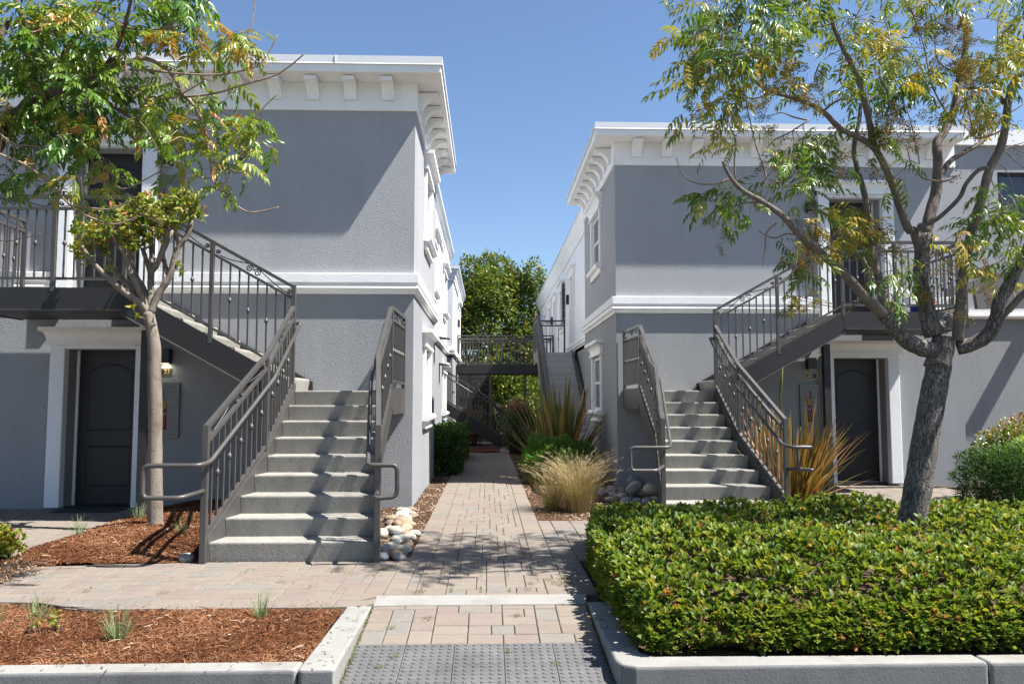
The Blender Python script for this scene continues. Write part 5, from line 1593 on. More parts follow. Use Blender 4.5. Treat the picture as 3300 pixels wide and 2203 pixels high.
chain([('q', 1020, 500), ('q', 1040, 400), ('q', 1010, 300), ('q', 960, 250), ('q', 860, 240), ('q', 760, 200)], YT - 0.2, -0.3, 0.028, 0.012)
chain([('q', 1480, 800), ('q', 1440, 650), ('q', 1405, 480), ('q', 1400, 300), ('q', 1440, 120)], YT, 0.1, 0.082, 0.062, 'bark_r')
chain([('q', 1400, 280), ('q', 1350, 100), ('p', 1310, 1540), ('p', 1240, 1350), ('p', 1180, 1180), ('p', 1090, 1010), ('p', 1000, 940), ('p', 850, 865), ('p', 740, 755), ('p', 620, 690), ('p', 500, 650), ('p', 400, 620), ('p', 290, 560), ('p', 180, 450)], YT + 0.1, -0.5, 0.042, 0.012)
chain([('p', 1075, 1000), ('p', 1060, 880), ('p', 1035, 760), ('p', 1000, 620), ('p', 960, 500), ('p', 900, 380), ('p', 850, 280), ('p', 810, 180), ('p', 780, 60), ('p', 770, -40)], YT - 0.1, -0.25, 0.034, 0.014)
chain([('q', 1430, 150), ('p', 1450, 1480), ('p', 1500, 1280), ('p', 1510, 1100), ('p', 1505, 960), ('p', 1560, 880), ('p', 1620, 740), ('p', 1650, 560), ('p', 1690, 380), ('p', 1715, 150)], YT + 0.1, 0.4, 0.055, 0.028)
chain([('p', 1500, 1250), ('p', 1580, 1100), ('p', 1700, 1020), ('p', 1800, 960), ('p', 1880, 880), ('p', 1960, 780)], YT + 0.2, 0.4, 0.03, 0.015)
chain([('q', 1640, 830), ('q', 1655, 700), ('q', 1665, 560), ('q', 1685, 380), ('q', 1720, 180), ('q', 1760, 10), ('p', 1800, 1360), ('p', 1855, 1150), ('p', 1930, 1000), ('p', 1965, 850), ('p', 1985, 680), ('p', 2030, 540), ('p', 2091, 490), ('p', 2200, 470)], YT - 0.05, -0.25, 0.052, 0.026)
chain([('q', 1640, 880), ('q', 1750, 850), ('q', 1850, 790), ('q', 1900, 690), ('q', 1930, 560), ('q', 2000, 440), ('q', 2091, 250), ('q', 2230, 60)], YT, -0.4, 0.068, 0.045, 'bark_r')
chain([('q', 1880, 720), ('q', 1990, 620), ('q', 2091, 510), ('q', 2250, 380)], YT - 0.1, -0.3, 0.035, 0.024)
chain([('p', 1960, 700), ('p', 1900, 590), ('p', 1860, 500), ('p', 1790, 440)], YT - 0.2, 0.1, 0.022, 0.01)
chain([('q', 1440, 90), ('p', 1380, 1530), ('p', 1500, 1480), ('p', 1650, 1340), ('p', 1700, 1240), ('p', 1780, 1150), ('p', 1850, 1130)], YT, -0.2, 0.02, 0.018)
chain([('q', 1500, 760), ('q', 1560, 700), ('q', 1585, 660)], YT, 0.3, 0.045, 0.04, 'bark_r')
def rtw(pts, Y=YT, dy=0.0, f=pr, r0=0.009, r1=0.004): rt.twig(R3(pts, Y, dy, f), r0, r1)
rtw([(740, 750), (800, 700), (880, 665), (940, 690), (1000, 700)], r0=0.012)
rtw([(950, 610), (900, 590), (850, 540), (870, 400), (870, 330)]); rtw([(1020, 700), (1080, 650), (1200, 580), (1400, 500), (1550, 450), (1640, 420)], YT, 0.2)
rtw([(400, 620), (300, 660), (200, 660), (100, 640)]); rtw([(640, 810), (500, 900), (400, 950), (300, 1080)]); rtw([(640, 810), (540, 790), (460, 760), (380, 780)])
rtw([(1580, 780), (1500, 640), (1460, 540), (1440, 430), (1420, 330), (1390, 230), (1340, 100), (1290, 0)], YT - 0.2); rtw([(1330, 60), (1360, 150), (1390, 280)], YT - 0.2)
rtw([(1640, 1180), (1560, 1220), (1450, 1210), (1390, 1180), (1380, 1050), (1330, 830), (1290, 700)], YT - 0.4, r0=0.010); rtw([(1390, 1180), (1330, 1100), (1300, 980)], YT - 0.4)
rtw([(1970, 850), (1900, 900), (1780, 930), (1700, 860), (1600, 750)], YT - 0.5); rtw([(1760, 920), (1720, 760), (1690, 640)], YT - 0.5)
rtw([(1720, 150), (1600, 200), (1520, 160), (1460, 120)]); rtw([(1640, 300), (1600, 380), (1640, 450), (1700, 450)]); rtw([(1650, 500), (1540, 440), (1500, 380), (1490, 260)])
rtw([(1180, 300), (1175, 200), (1140, 110)], YT + 0.2); rtw([(1110, 260), (1200, 330), (1270, 300), (1300, 280)], YT + 0.2)
rtw([(600, 130), (500, 110), (400, 140), (300, 90)], f=qr); rtw([(560, 140), (545, 350), (430, 460), (340, 490)], f=qr, Y=YT - 0.5); rtw([(420, 40), (360, 100), (345, 220), (330, 325)], f=qr, Y=YT - 0.5)
rtw([(1000, 520), (880, 700 - 30), (990, 560)], f=qr); rtw([(1100, 570), (1200, 580), (1300, 480), (1340, 420)], f=qr, Y=YT + 0.2)
rtw([(1690, 450), (1600, 370), (1500, 350)], f=qr, Y=YT - 0.2); rtw([(1690, 330), (1600, 320), (1520, 250), (1480, 170)], f=qr, Y=YT - 0.2)
rtw([(330, 1360), (200, 1370), (100, 1400), (0, 1380)]); rtw([(120, 1200), (0, 1240), (-130, 1230), (-220, 1160), (-250, 1060)], YT - 0.6)
rtw([(270, 1390), (350, 1200), (290, 1000), (260, 880), (220, 700), (190, 480)], YT - 0.5); rtw([(150, 1250), (140, 1080), (150, 950), (100, 820), (60, 600)], YT - 0.5)
rtw([(640, 1390), (720, 1430), (860, 1490), (930, 1510)], r0=0.02, r1=0.012); rtw([(1850, 1100), (1950, 1010), (2091, 960)]); rtw([(1960, 780), (2030, 740), (2091, 700)])
rl = [(-150, 60), (-60, 50), (50, 40), (150, 80), (250, 60), (400, 40), (550, 60), (700, 60), (-100, 180), (0, 200), (120, 160), (300, 180), (420, 200), (550, 150), (650, 200), (600, 100), (480, 90), (-130, 300), (-40, 330), (80, 300), (330, 230), (550, 260), (700, 400), (-170, 430), (60, 450),
      (1000, 430), (1180, 560), (1300, 560), (1400, 540), (1250, 620), (1350, 650), (530, 1050), (600, 1080), (730, 1130), (760, 1200), (560, 1180), (650, 1280), (200, 1320), (100, 1350), (50, 1280), (-30, 1340), (150, 1420), (1880, 640), (1800, 700), (940, 840), (1220, 1090), (1150, 520), (700, 1000 - 30),
      (1950, 1400), (2050, 1380), (1850, 1380), (2080, 1480), (1980, 1480), (2040, 440), (1950, 420)]
ql = [(960, 150), (900, 190), (540, 260), (600, 330), (1120, 400), (1240, 350), (1310, 390), (1160, 450), (1800, 120), (1880, 200), (1980, 150), (2050, 220), (2000, 90), (1900, 60), (1760, 60)]
ry = [(-60, 420), (-120, 520), (0, 560), (100, 620), (-60, 640), (-180, 600), (30, 700), (-100, 720), (50, 800), (100, 900), (180, 350), (330, 320), (450, 360), (560, 420), (480, 300), (-180, 230), (-60, 60), (1000, 230), (1050, 110), (950, 300), (1050, 330), (1060, 250), (1220, 420), (1330, 420), (1450, 420), (1000, 600),
      (1650, 650), (1800, 600), (1900, 560), (1950, 330), (2050, 300), (2070, 230), (1850, 420), (2000, 380), (1700, 780), (1620, 800), (1900, 430), (640, 970), (420, 1150), (900, 1430), (960, 1440), (860, 1480), (1400, 40), (2060, 60), (200, 520), (-30, 500), (300, 400), (1700, 60), (-130, 830), (-60, 930), (1880, 800)]
qy = [(640, 270), (700, 60), (600, 90), (880, 60), (800, 100), (550, 520), (640, 540), (1560, 230), (1620, 280), (1680, 250), (1530, 290), (1900, 380), (190 + 1600, 420)]
for lst, f, tone, n, sz in ((rl, pr, 0.42, 10, 0.28), (ql, qr, 0.36, 7, 0.25), (ry, pr, 0.72, 11, 0.24), (qy, qr, 0.8, 6, 0.2)):
    for (x, y) in lst:
        px, py = f(x, y)
        rt.cluster(at(px, py, YT - 0.15 + rt.rs.normal(0, 0.35)), n, 0.16, tone, sz)
for _ in range(45):   # crown above and beyond the frame
    rt.cluster((rt.rs.uniform(2.4, 6.2), rt.rs.uniform(6.0, 7.9), rt.rs.uniform(4.5, 5.6)), 9, 0.2, 0.5, 0.27, 0.01)
rt.finish(PIN_R + PIN_Y, M['leaf_r'], M['twig'])
# seed panicles
def panicle_template(seed):
    rs = np.random.RandomState(seed); parts = []
    tv = np.array([(0, -.5, 0), (1, 0, 0.15), (0, .5, 0), (0.5, 0, -0.5)], float); tf = np.array([(0, 1, 2), (0, 3, 1), (2, 1, 3)])
    n = 150
    ax = rs.uniform(0.05, 1, n); rr = 0.36 * (1 - 0.6 * ax) * np.sqrt(rs.rand(n)); th = rs.uniform(0, 6.28, n)
    P = np.stack([ax, rr * np.cos(th), rr * np.sin(th) - 0.15 * ax * ax], 1)
    D = rs.normal(0, 1, (n, 3)); V, F, T = scatter(tv, tf, frames(D, scale=rs.uniform(0.035, 0.075, n)), P, rs.normal(0, 0.12, n))
    parts.append((V, F, T))
    st = np.array([(0, -.5, 0), (1, -.3, 0), (1, .3, 0), (0, .5, 0)], float); sf = np.array([(0, 1, 2), (0, 2, 3)])
    P0 = np.stack([ax[:50] * 0.7, np.zeros(50), -0.15 * (ax[:50] * .7) ** 2], 1); Dd = P[:50] - P0; ln = np.linalg.norm(Dd, axis=1)
    Mx = frames(Dd) * np.stack([ln, np.full(50, 0.008), np.ones(50)], 1)[:, None, :]
    V, F, T = scatter(st, sf, Mx, P0, np.full(50, 0.0)); parts.append((V, F, T))
    return catarr(parts)
PAN = [panicle_template(i) for i in range(3)]
sd = [(480, 520), (620, 610), (700, 560), (350, 560), (280, 800), (340, 930), (420, 1050), (1200, 750), (1250, 850), (1150, 960), (1180, 1000), (1080, 1160), (1640, 220), (1560, 200), (1700, 160), (1750, 450), (1800, 520), (1700, 400), (1650, 550), (1600, 500), (1780, 830), (1330, 830), (1400, 230), (1440, 180), (860, 1240), (440, 440), (560, 560), (660, 680), (1130, 900), (1230, 940), (1700, 250), (1620, 300), (1560, 120), (1720, 560), (1660, 480), (820, 1150), (1080, 780), (300, 700), (1240, 700), (1160, 820)]
sq = [(70, 130), (560, 280), (1150, 150), (1100, 230), (1400, 150), (1800, 450), (620, 240), (1080, 120), (1200, 190), (1000, 100), (700, 110), (530, 620), (1560, 590), (1860, 430)]
P = []; 
for lst, f in ((sd, pr), (sq, qr)):
    for (x, y) in lst:
        px, py = f(x, y); c = at(px, py, YT - 0.1 + rt.rs.normal(0, 0.3))
        for _ in range(3): P.append(c + rt.rs.normal(0, 0.045, 3))
P = np.array(P); n = len(P)
D = rt.rs.normal(0, 0.7, (n, 3)); D[:, 2] += 0.15
V, F, T = place_leaves(PAN, P, D, rt.rs.uniform(0.12, 0.24, n), np.clip(rt.rs.normal(0.5, 0.25, n), 0, 1), np.zeros(n), rt.rs)
w = world_loc(rt.T)
o = link('seed_panicles', np_mesh('seed_panicles', V - np.array(w), F, M['seed'], T), rt.T, w); o['kind'] = 'stuff'
bm_ = MB()
for (x, y) in [(1330, 830), (1320, 870), (1440, 290), (1380, 300), (1080, 1190), (1780, 860), (1800, 900), (470, 920), (1640, 1180), (1600, 1200), (2000, 860), (2060, 1000), (1060, 1180), (1560, 40 + 1100)]:
    px, py = pr(x, y); c = at(px, py, YT - 0.1)
    for _ in range(22):
        q = c + rt.rs.normal(0, 0.035, 3)
        bm_.lathe([(0.001, -0.006), (0.006, 0), (0.001, 0.006)], q, 5)
o = bm_.build('berry_clusters', M['berry'], rt.T); o['kind'] = 'stuff'

# --- pollarded crape myrtle in the mulch bed
def z2(x, y, Y): return at(x / 2.091, 600 + y / 2.091, Y)
YC = 8.95
ct = Tree('crape_myrtle', (-3.62, YC, 0.05), 'pollarded pale-barked crape myrtle with short leafy tufts', seed=21)
ct.limb([(-3.625, YC, 0.02), at(500, 1650, YC), at(499, 1500, YC), z2(1045, 1500, YC), z2(1040, 1250, YC), z2(1040, 1080, YC), z2(1020, 950, YC), z2(1000, 850, YC)], 0.088, 0.060, M['bark_c'], seg=5, n=14, knots=0.04, name='trunk')
def cl(pts, dy, r0, r1):
    N = len(pts); ct.limb([z2(x, y, YC + dy * i / (N - 1)) for i, (x, y) in enumerate(pts)], r0, r1, M['bark_c'], n=9, knots=0.13)
cl([(1005, 870), (960, 800), (890, 750), (800, 680), (720, 610), (650, 540), (590, 470), (550, 400)], -0.3, 0.042, 0.022)
cl([(990, 860), (935, 770), (880, 680), (800, 600), (750, 530), (720, 440), (690, 380)], 0.25, 0.038, 0.022)
cl([(1000, 840), (960, 760), (920, 660), (870, 560), (850, 470), (790, 390), (760, 310)], -0.15, 0.04, 0.022)
cl([(985, 780), (970, 690), (920, 610), (890, 530), (870, 420), (870, 330)], 0.3, 0.032, 0.022)
cl([(1010, 850), (1015, 750), (1015, 650), (1010, 580), (980, 480), (960, 420)], 0.1, 0.046, 0.022)
cl([(1015, 590), (1060, 520), (1100, 420), (1120, 350), (1130, 290)], -0.1, 0.034, 0.026)
cl([(1012, 580), (1020, 470), (1020, 380), (1020, 300)], 0.2, 0.026, 0.022)
cl([(1010, 860), (1060, 740), (1110, 660), (1150, 590), (1180, 470), (1210, 400), (1250, 350), (1275, 290), (1290, 230)], 0.0, 0.044, 0.026)
cl([(1130, 590), (1110, 520), (1100, 450), (1130, 380), (1160, 300)], 0.2, 0.028, 0.02)
cl([(1200, 400), (1190, 340), (1180, 280)], -0.1, 0.022, 0.02)
# knuckles and shoots
lv, lf2 = leaf_template(1.0, 0.48, 0.3, 0.15, (0.0, 0.35, 0.7, 1.0), (0.2, 1.0, 0.7, 0.0))
tuft = [(550, 400), (590, 350), (520, 330), (640, 330), (700, 370), (690, 300), (740, 290), (760, 330), (600, 270), (660, 250), (520, 450), (560, 500), (630, 480), (700, 480), (740, 560), (800, 220), (860, 180), (870, 260), (920, 150), (900, 230), (960, 330), (940, 280), (970, 200), (960, 390), (1020, 260), (1020, 160), (1060, 200), (1080, 120), (1110, 250), (1130, 150), (1150, 220), (1180, 120), (1180, 250), (1230, 150), (1280, 200), (1300, 150), (1340, 200), (1260, 100), (1220, 80), (1200, 560), (1230, 590), (880, 380), (830, 330), (990, 110), (1040, 330), (1090, 330), (910, 420), (1160, 180), (860, 330), (1050, 180), (970, 140), (1190, 60), (960, 910), (780, 360), (720, 220), (650, 400)]
P = []; D = []; S = []; T_ = []
for (x, y) in tuft:
    c = z2(x, y, YC + ct.rs.normal(0, 0.16))
    big = y < 480
    for _ in range(5 if big else 1):
        Q = np.array([q for q, _ in ct.nodes]); a = Q[int(np.argmin(np.linalg.norm(Q - c, axis=1)))]
        e = c + ct.rs.normal(0, 0.045, 3)
        e2 = e + np.array([ct.rs.normal(0, 0.05), ct.rs.normal(0, 0.05), ct.rs.uniform(0.05, 0.15)])
        ct.tw.tube([a, (a + e) / 2 + ct.rs.normal(0, 0.01, 3), e, e2], [0.004, 0.003, 0.002, 0.0015], 4)
        for k in range(13):
            t = ct.rs.rand(); p = (e * (1 - t) + e2 * t) if k % 2 else a * (1 - t) * 0.5 + e * (0.5 + 0.5 * t) if t > 0.4 else e
            d = ct.rs.normal(0, 0.7, 3) + np.array([0, 0, 0.45])
            P.append(p); D.append(d); S.append(ct.rs.uniform(0.042, 0.085)); T_.append(np.clip((0.18 + 0.42 * t) + ct.rs.normal(0, 0.2), 0, 1))
P = np.array(P); D = np.array(D); n = len(P)
o = ct.tw.build('shoots', M['twig'], ct.T); o['kind'] = 'stuff'
V, F, T = scatter(lv, lf2, frames(D, roll=ct.rs.uniform(-1, 1, n), scale=S), P, np.array(T_))
w = np.array(world_loc(ct.T)); o = link('foliage', np_mesh('foliage', V - w, F, M['leaf_c'], T), ct.T, Vector(w)); o['kind'] = 'stuff'

# --- generic clipped shrub: leaves through a shell of a rounded volume
OVAL = leaf_template(1.0, 0.46, 0.25, 0.18, (0.0, 0.3, 0.68, 1.0), (0.25, 0.85, 1.0, 0.0))
OVAL_S = (np.array([(0, 0, 0), (0.5, -0.24, 0.06), (0.5, 0.24, 0.06), (1, 0, -0.05)], float), np.array([(0, 1, 3), (0, 3, 2)]))
def shrub(name, label, mat, base, n, surf, size, tone=(0.45, 0.2), tmpl=OVAL, core=None, stems=14, group=None, cat='shrub', up=0.55, whorl=1, seed=1, spread=0.7, stem_mat='bark_l', tone_z=None):
    """surf(rs, n) -> points, outward normals"""
    rs = np.random.RandomState(seed)
    T = empty(name, base, label, cat, group); w = np.array(base, float)
    m = max(1, n // whorl)
    P, N = surf(rs, m); m = len(P)
    if whorl > 1:
        ax = N * 0.6 + rs.normal(0, 0.25, N.shape) + np.array([0, 0, up]); ax /= np.linalg.norm(ax, axis=1, keepdims=True)
        PP = []; DD = []; TT = []
        t0 = rs.normal(tone[0], tone[1], m)
        for k in range(whorl):
            th = rs.uniform(0, 6.28, m)
            o1 = np.cross(ax, np.tile([1.0, 0.2, 0.1], (m, 1))); o1 /= np.linalg.norm(o1, axis=1, keepdims=True); o2 = np.cross(ax, o1)
            side = o1 * np.cos(th)[:, None] + o2 * np.sin(th)[:, None]
            open_ = rs.uniform(0.35, 1.25, m)[:, None]
            DD.append(ax + side * open_ * spread * 1.3); PP.append(P - ax * (size[1] * 0.25 * k / whorl)); TT.append(t0 + rs.normal(0, 0.10, m) + 0.10 * (1 - k / whorl))
        P = np.concatenate(PP); D = np.concatenate(DD); tn = np.concatenate(TT)
    else:
        D = N * 0.7 + rs.normal(0, spread, N.shape) + np.array([0, 0, up]); tn = rs.normal(tone[0], tone[1], len(P))
    if tone_z is not None: tn = tn + tone_z(P)
    sc = rs.uniform(size[0], size[1], len(P))
    V, F, Tn = scatter(tmpl[0], tmpl[1], frames(D, roll=rs.normal(0, 0.5, len(P)), scale=sc), P, np.clip(tn, 0, 1))
    o = link('foliage', np_mesh('foliage', V - w, F, mat, Tn), T, Vector(w)); o['kind'] = 'stuff'
    sm = MB()
    for k in range(stems):
        i = rs.randint(0, len(P)); p = P[i]
        b = np.array([w[0] + (p[0] - w[0]) * 0.5 + rs.normal(0, 0.03), w[1] + (p[1] - w[1]) * 0.5, w[2] - 0.03])
        sm.tube([b, (b + p) / 2 + rs.normal(0, 0.03, 3), p], [0.008, 0.006, 0.003], 4)
    o = sm.build('stems', M[stem_mat], T); o['kind'] = 'stuff'
    return T

def ellipsoid(c, r, zmin=0.0, depth=0.35, lump=0.12, flat=0.0):
    def f(rs, n):
        P = []; N = []
        c_ = np.array(c, float); r_ = np.array(r, float)
        d = rs.normal(0, 1, (n * 3, 3)); d /= np.linalg.norm(d, axis=1, keepdims=True)
        if flat: d = np.sign(d) * np.abs(d) ** (1 - flat); d /= np.max(np.abs(d), axis=1, keepdims=True) ** flat
        ph = rs.uniform(0, 6.28, 6)
        q = 1 + lump * (np.sin(5 * d[:, 0] + ph[0]) * np.sin(4 * d[:, 1] + ph[1]) + 0.7 * np.sin(9 * d[:, 2] + ph[2]) * np.sin(8 * d[:, 0] + ph[3]))
        k = (1 - depth * rs.rand(len(d)) ** 1.8) * q
        p = c_ + d * r_ * k[:, None]
        ok = p[:, 2] > zmin
        nn = d / r_; nn /= np.linalg.norm(nn, axis=1, keepdims=True)
        return p[ok][:n], nn[ok][:n]
    return f

# --- clipped hedge in front of the right stairs
HL = lambda y: float(np.interp(y, [4.6, 5.85, 6.8, 7.6, 8.2], [0.86, 0.82, 0.86, 0.97, 1.10]))
def hedge_surface(rs, n):
    P = []; N = []
    def h(x, y):
        e = min(1.0, (x - HL(y)) / 0.34, (y - 4.54) / 1.05, (8.25 - y) / 0.3); e = max(0.0, e)
        base = 0.42 + 0.04 * math.sin(2.1 * x + 1.7 * y) + 0.03 * math.sin(5.3 * x - 3.1 * y + 1) + 0.025 * math.sin(9 * x + 7 * y) + 0.025 * math.sin(17 * x - 11 * y) * math.sin(13 * y + 6 * x)
        return base * math.sqrt(1 - (1 - e) ** 2) if e < 1 else base
    while len(P) < n:
        y = 4.56 + (8.2 - 4.56) * rs.rand() ** 1.25; x = rs.uniform(0.84, 6.4)
        if x < HL(y) + 0.005: continue
        if x > 0.8 * y + 0.3 and rs.rand() < 0.5: continue
        if (x - 3.64) ** 2 + (y - 6.93) ** 2 < 0.03: continue
        z = h(x, y)
        gx = (h(x + 0.03, y) - h(x - 0.03, y)) / 0.06; gy = (h(x, y + 0.03) - h(x, y - 0.03)) / 0.06
        if rs.rand() > 0.42 * math.sqrt(1 + gx * gx + gy * gy): continue
        dep = (rs.rand() ** 2.2) * 0.16
        nn = np.array([-gx, -gy, 1.0]); nn /= np.linalg.norm(nn)
        P.append(np.array([x, y, z + rs.normal(0, 0.012)]) - nn * dep); N.append(nn)
    # extra leaves on the two upright faces; a bare hollow is left low at the front corner
    for _ in range(int(n * 0.38)):
        if rs.rand() < 0.68:
            x = rs.uniform(0.9, 4.6); z = 0.02 + 0.20 * rs.rand(); y = 4.555 + 0.10 * rs.rand() + 0.8 * max(0, z - 0.10)
            if ((x - 1.28) / 0.22) ** 2 + ((z - 0.06) / 0.16) ** 2 < rs.uniform(0.6, 1.2): continue
            P.append(np.array([x, y, z])); N.append(np.array([0, -1.0, 0.25]))
        else:
            y = rs.uniform(4.6, 8.2); z = 0.02 + 0.36 * rs.rand(); x = HL(y) + 0.09 * rs.rand() + 0.2 * max(0, z - 0.27)
            P.append(np.array([x, y, z])); N.append(np.array([-1.0, 0, 0.25]))
    return np.array(P), np.array(N)
shrub('clipped_hedge', 'broad low clipped hedge with glossy green leaves behind the right kerb', M['leaf_h'], (3.0, 6.4, 0.0), 60000, hedge_surface, (0.037, 0.066), (0.50, 0.18), stems=400, cat='hedge', up=0.55, whorl=6, seed=31, spread=0.50)
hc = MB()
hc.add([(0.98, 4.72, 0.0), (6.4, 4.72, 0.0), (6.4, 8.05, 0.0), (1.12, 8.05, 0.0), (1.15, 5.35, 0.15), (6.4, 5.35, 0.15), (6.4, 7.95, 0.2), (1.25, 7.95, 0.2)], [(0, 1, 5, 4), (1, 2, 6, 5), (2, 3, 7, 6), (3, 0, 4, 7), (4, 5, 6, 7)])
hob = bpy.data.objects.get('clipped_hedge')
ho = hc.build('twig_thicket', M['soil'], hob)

# reddish dead flower heads in the hedge
rs = np.random.RandomState(5)
P = []
for (x, y, z) in [(1.25, 4.62, 0.18), (2.0, 4.60, 0.33), (1.75, 4.58, 0.27), (2.15, 4.57, 0.16), (2.9, 4.60, 0.2), (1.0, 5.4, 0.25), (2.3, 6.6, 0.47), (3.05, 5.6, 0.46), (1.15, 4.58, 0.08), (1.5, 4.57, 0.10), (2.6, 4.58, 0.12), (3.2, 4.7, 0.3), (1.9, 5.6, 0.47)]:
    for _ in range(60): P.append(np.array([x, y, z]) + rs.normal(0, 0.028, 3))
P = np.array(P); n = len(P)
V, F, T = scatter(OVAL_S[0], OVAL_S[1], frames(rs.normal(0, 1, (n, 3)), scale=rs.uniform(0.008, 0.018, n)), P, np.clip(rs.normal(0.25, 0.2, n), 0, 1))
w = world_loc(hob); o = link('dead_flower_heads', np_mesh('dead_flower_heads', V - np.array(w), F, M['dry_leaf'], T), hob, w); o['kind'] = 'stuff'

# --- shrubs along the corridor and at the frame edges
shrub('box_shrub', 'clipped dark green hedge against the left rear wing', M['leaf_d'], (-0.88, 18.4, 0), 15000,
      ellipsoid((-0.86, 18.6, 0.38), (0.34, 3.1, 0.52), 0.02, 0.4, 0.07, 0.5), (0.04, 0.075), (0.4, 0.22), up=0.4, stems=60, cat='hedge', seed=41)
shrub('fern_shrub', 'bright feathery green shrub at the foot of the bronze flax', M['leaf_f'], (1.25, 14.4, 0), 15000,
      ellipsoid((1.22, 14.2, 0.36), (0.68, 0.5, 0.44), 0.02, 0.45, 0.16), (0.045, 0.10), (0.45, 0.22), tmpl=leaf_template(1, 0.16, 0.2, 0.1), up=0.7, stems=30, seed=42)
shrub('nandina_shrub', 'tall dark shrub with reddish top beside the corridor path', M['leaf_n'], (0.85, 22.4, 0), 9000,
      ellipsoid((0.88, 22.5, 0.72), (0.44, 0.55, 0.72), 0.02, 0.5, 0.14), (0.05, 0.095), (0.25, 0.14), tmpl=leaf_template(1, 0.3, 0.2, 0.15), up=0.1, stems=40, seed=43, tone_z=lambda P: np.clip((P[:, 2] - 0.95) * 1.6, 0, 0.6))
shrub('photinia_shrub', 'rounded shrub with coppery new leaves at the right edge', M['leaf_p'], (7.6, 11.3, 0), 8000,
      ellipsoid((7.75, 11.3, 0.62), (0.72, 0.6, 0.55), 0.02, 0.4, 0.10), (0.035, 0.065), (0.4, 0.22), up=0.4, stems=30, seed=44, tone_z=lambda P: np.clip((P[:, 2] - 0.8) * 0.9, 0, 0.4))
shrub('podocarpus_shrub', 'dark feathery shrub behind the clipped hedge at the right edge', M['leaf_d'], (6.2, 9.8, 0), 16000,
      ellipsoid((6.75, 9.75, 0.38), (0.86, 0.6, 0.46), 0.02, 0.45, 0.14, 0.2), (0.05, 0.10), (0.05, 0.12), tmpl=leaf_template(1, 0.15, 0.2, 0.1), up=0.3, stems=40, seed=45, tone_z=lambda P: np.clip((P[:, 2] - 0.6) * 1.3, 0, 0.6))  # leaf tone rises with height, painting the sunlit top into the colour
shrub('yellow_green_shrub', 'yellow-green feathery sprays between the coppery and the dark shrub', M['leaf_f'], (7.2, 10.7, 0), 4000,
      ellipsoid((7.3, 10.6, 0.5), (0.5, 0.35, 0.40), 0.02, 0.5, 0.2), (0.06, 0.13), (0.7, 0.2), tmpl=leaf_template(1, 0.16, 0.2, 0.1), up=0.6, stems=20, seed=46)
shrub('low_box_shrub', 'small bright green shrub at the left edge of the path', M['leaf_h'], (-4.42, 7.45, 0), 3500,
      ellipsoid((-4.56, 7.45, 0.15), (0.31, 0.3, 0.17), 0.03, 0.5, 0.15), (0.03, 0.055), (0.75, 0.14), up=0.7, whorl=4, stems=40, seed=47, spread=0.6)
shrub('lit_shrub', 'sunlit glossy shrub beyond the footbridge', M['leaf_b'], (0.9, 39.8, 0), 9000,
      ellipsoid((0.9, 39.8, 1.4), (2.0, 1.0, 1.6), 0.02, 0.35, 0.12), (0.12, 0.2), (0.45, 0.2), tmpl=OVAL_S, up=0.1, stems=30, seed=48)
shrub('brown_twiggy_shrub', 'sparse reddish shrub behind the descending stair', M['leaf_n'], (-0.55, 27.0, 0), 900,
      ellipsoid((-0.5, 27.0, 0.75), (0.5, 0.4, 0.6), 0.02, 0.8, 0.2), (0.06, 0.11), (0.7, 0.2), tmpl=OVAL_S, up=0.1, stems=40, seed=49)
for i, (x, y, z, rx, rz, sd_) in enumerate([(-3.4, 42.5, 1.8, 2.6, 2.2, 61), (4.8, 43.0, 2.0, 3.0, 2.4, 62), (0.2, 47.0, 1.8, 4.5, 2.4, 63)]):
    shrub('background_shrub', ['dull green shrub far beyond the bridge on the left', 'dull green shrub far beyond the bridge on the right', 'dull green shrub far beyond the bridge in the middle'][i], M['leaf_b'], (x, y, 0), 5000,
          ellipsoid((x, y, z), (rx, 1.5, rz), 0.02, 0.35, 0.12), (0.18, 0.32), (0.3, 0.2), tmpl=OVAL_S, up=0.1, stems=20, group='shrubs beyond the bridge', seed=sd_)

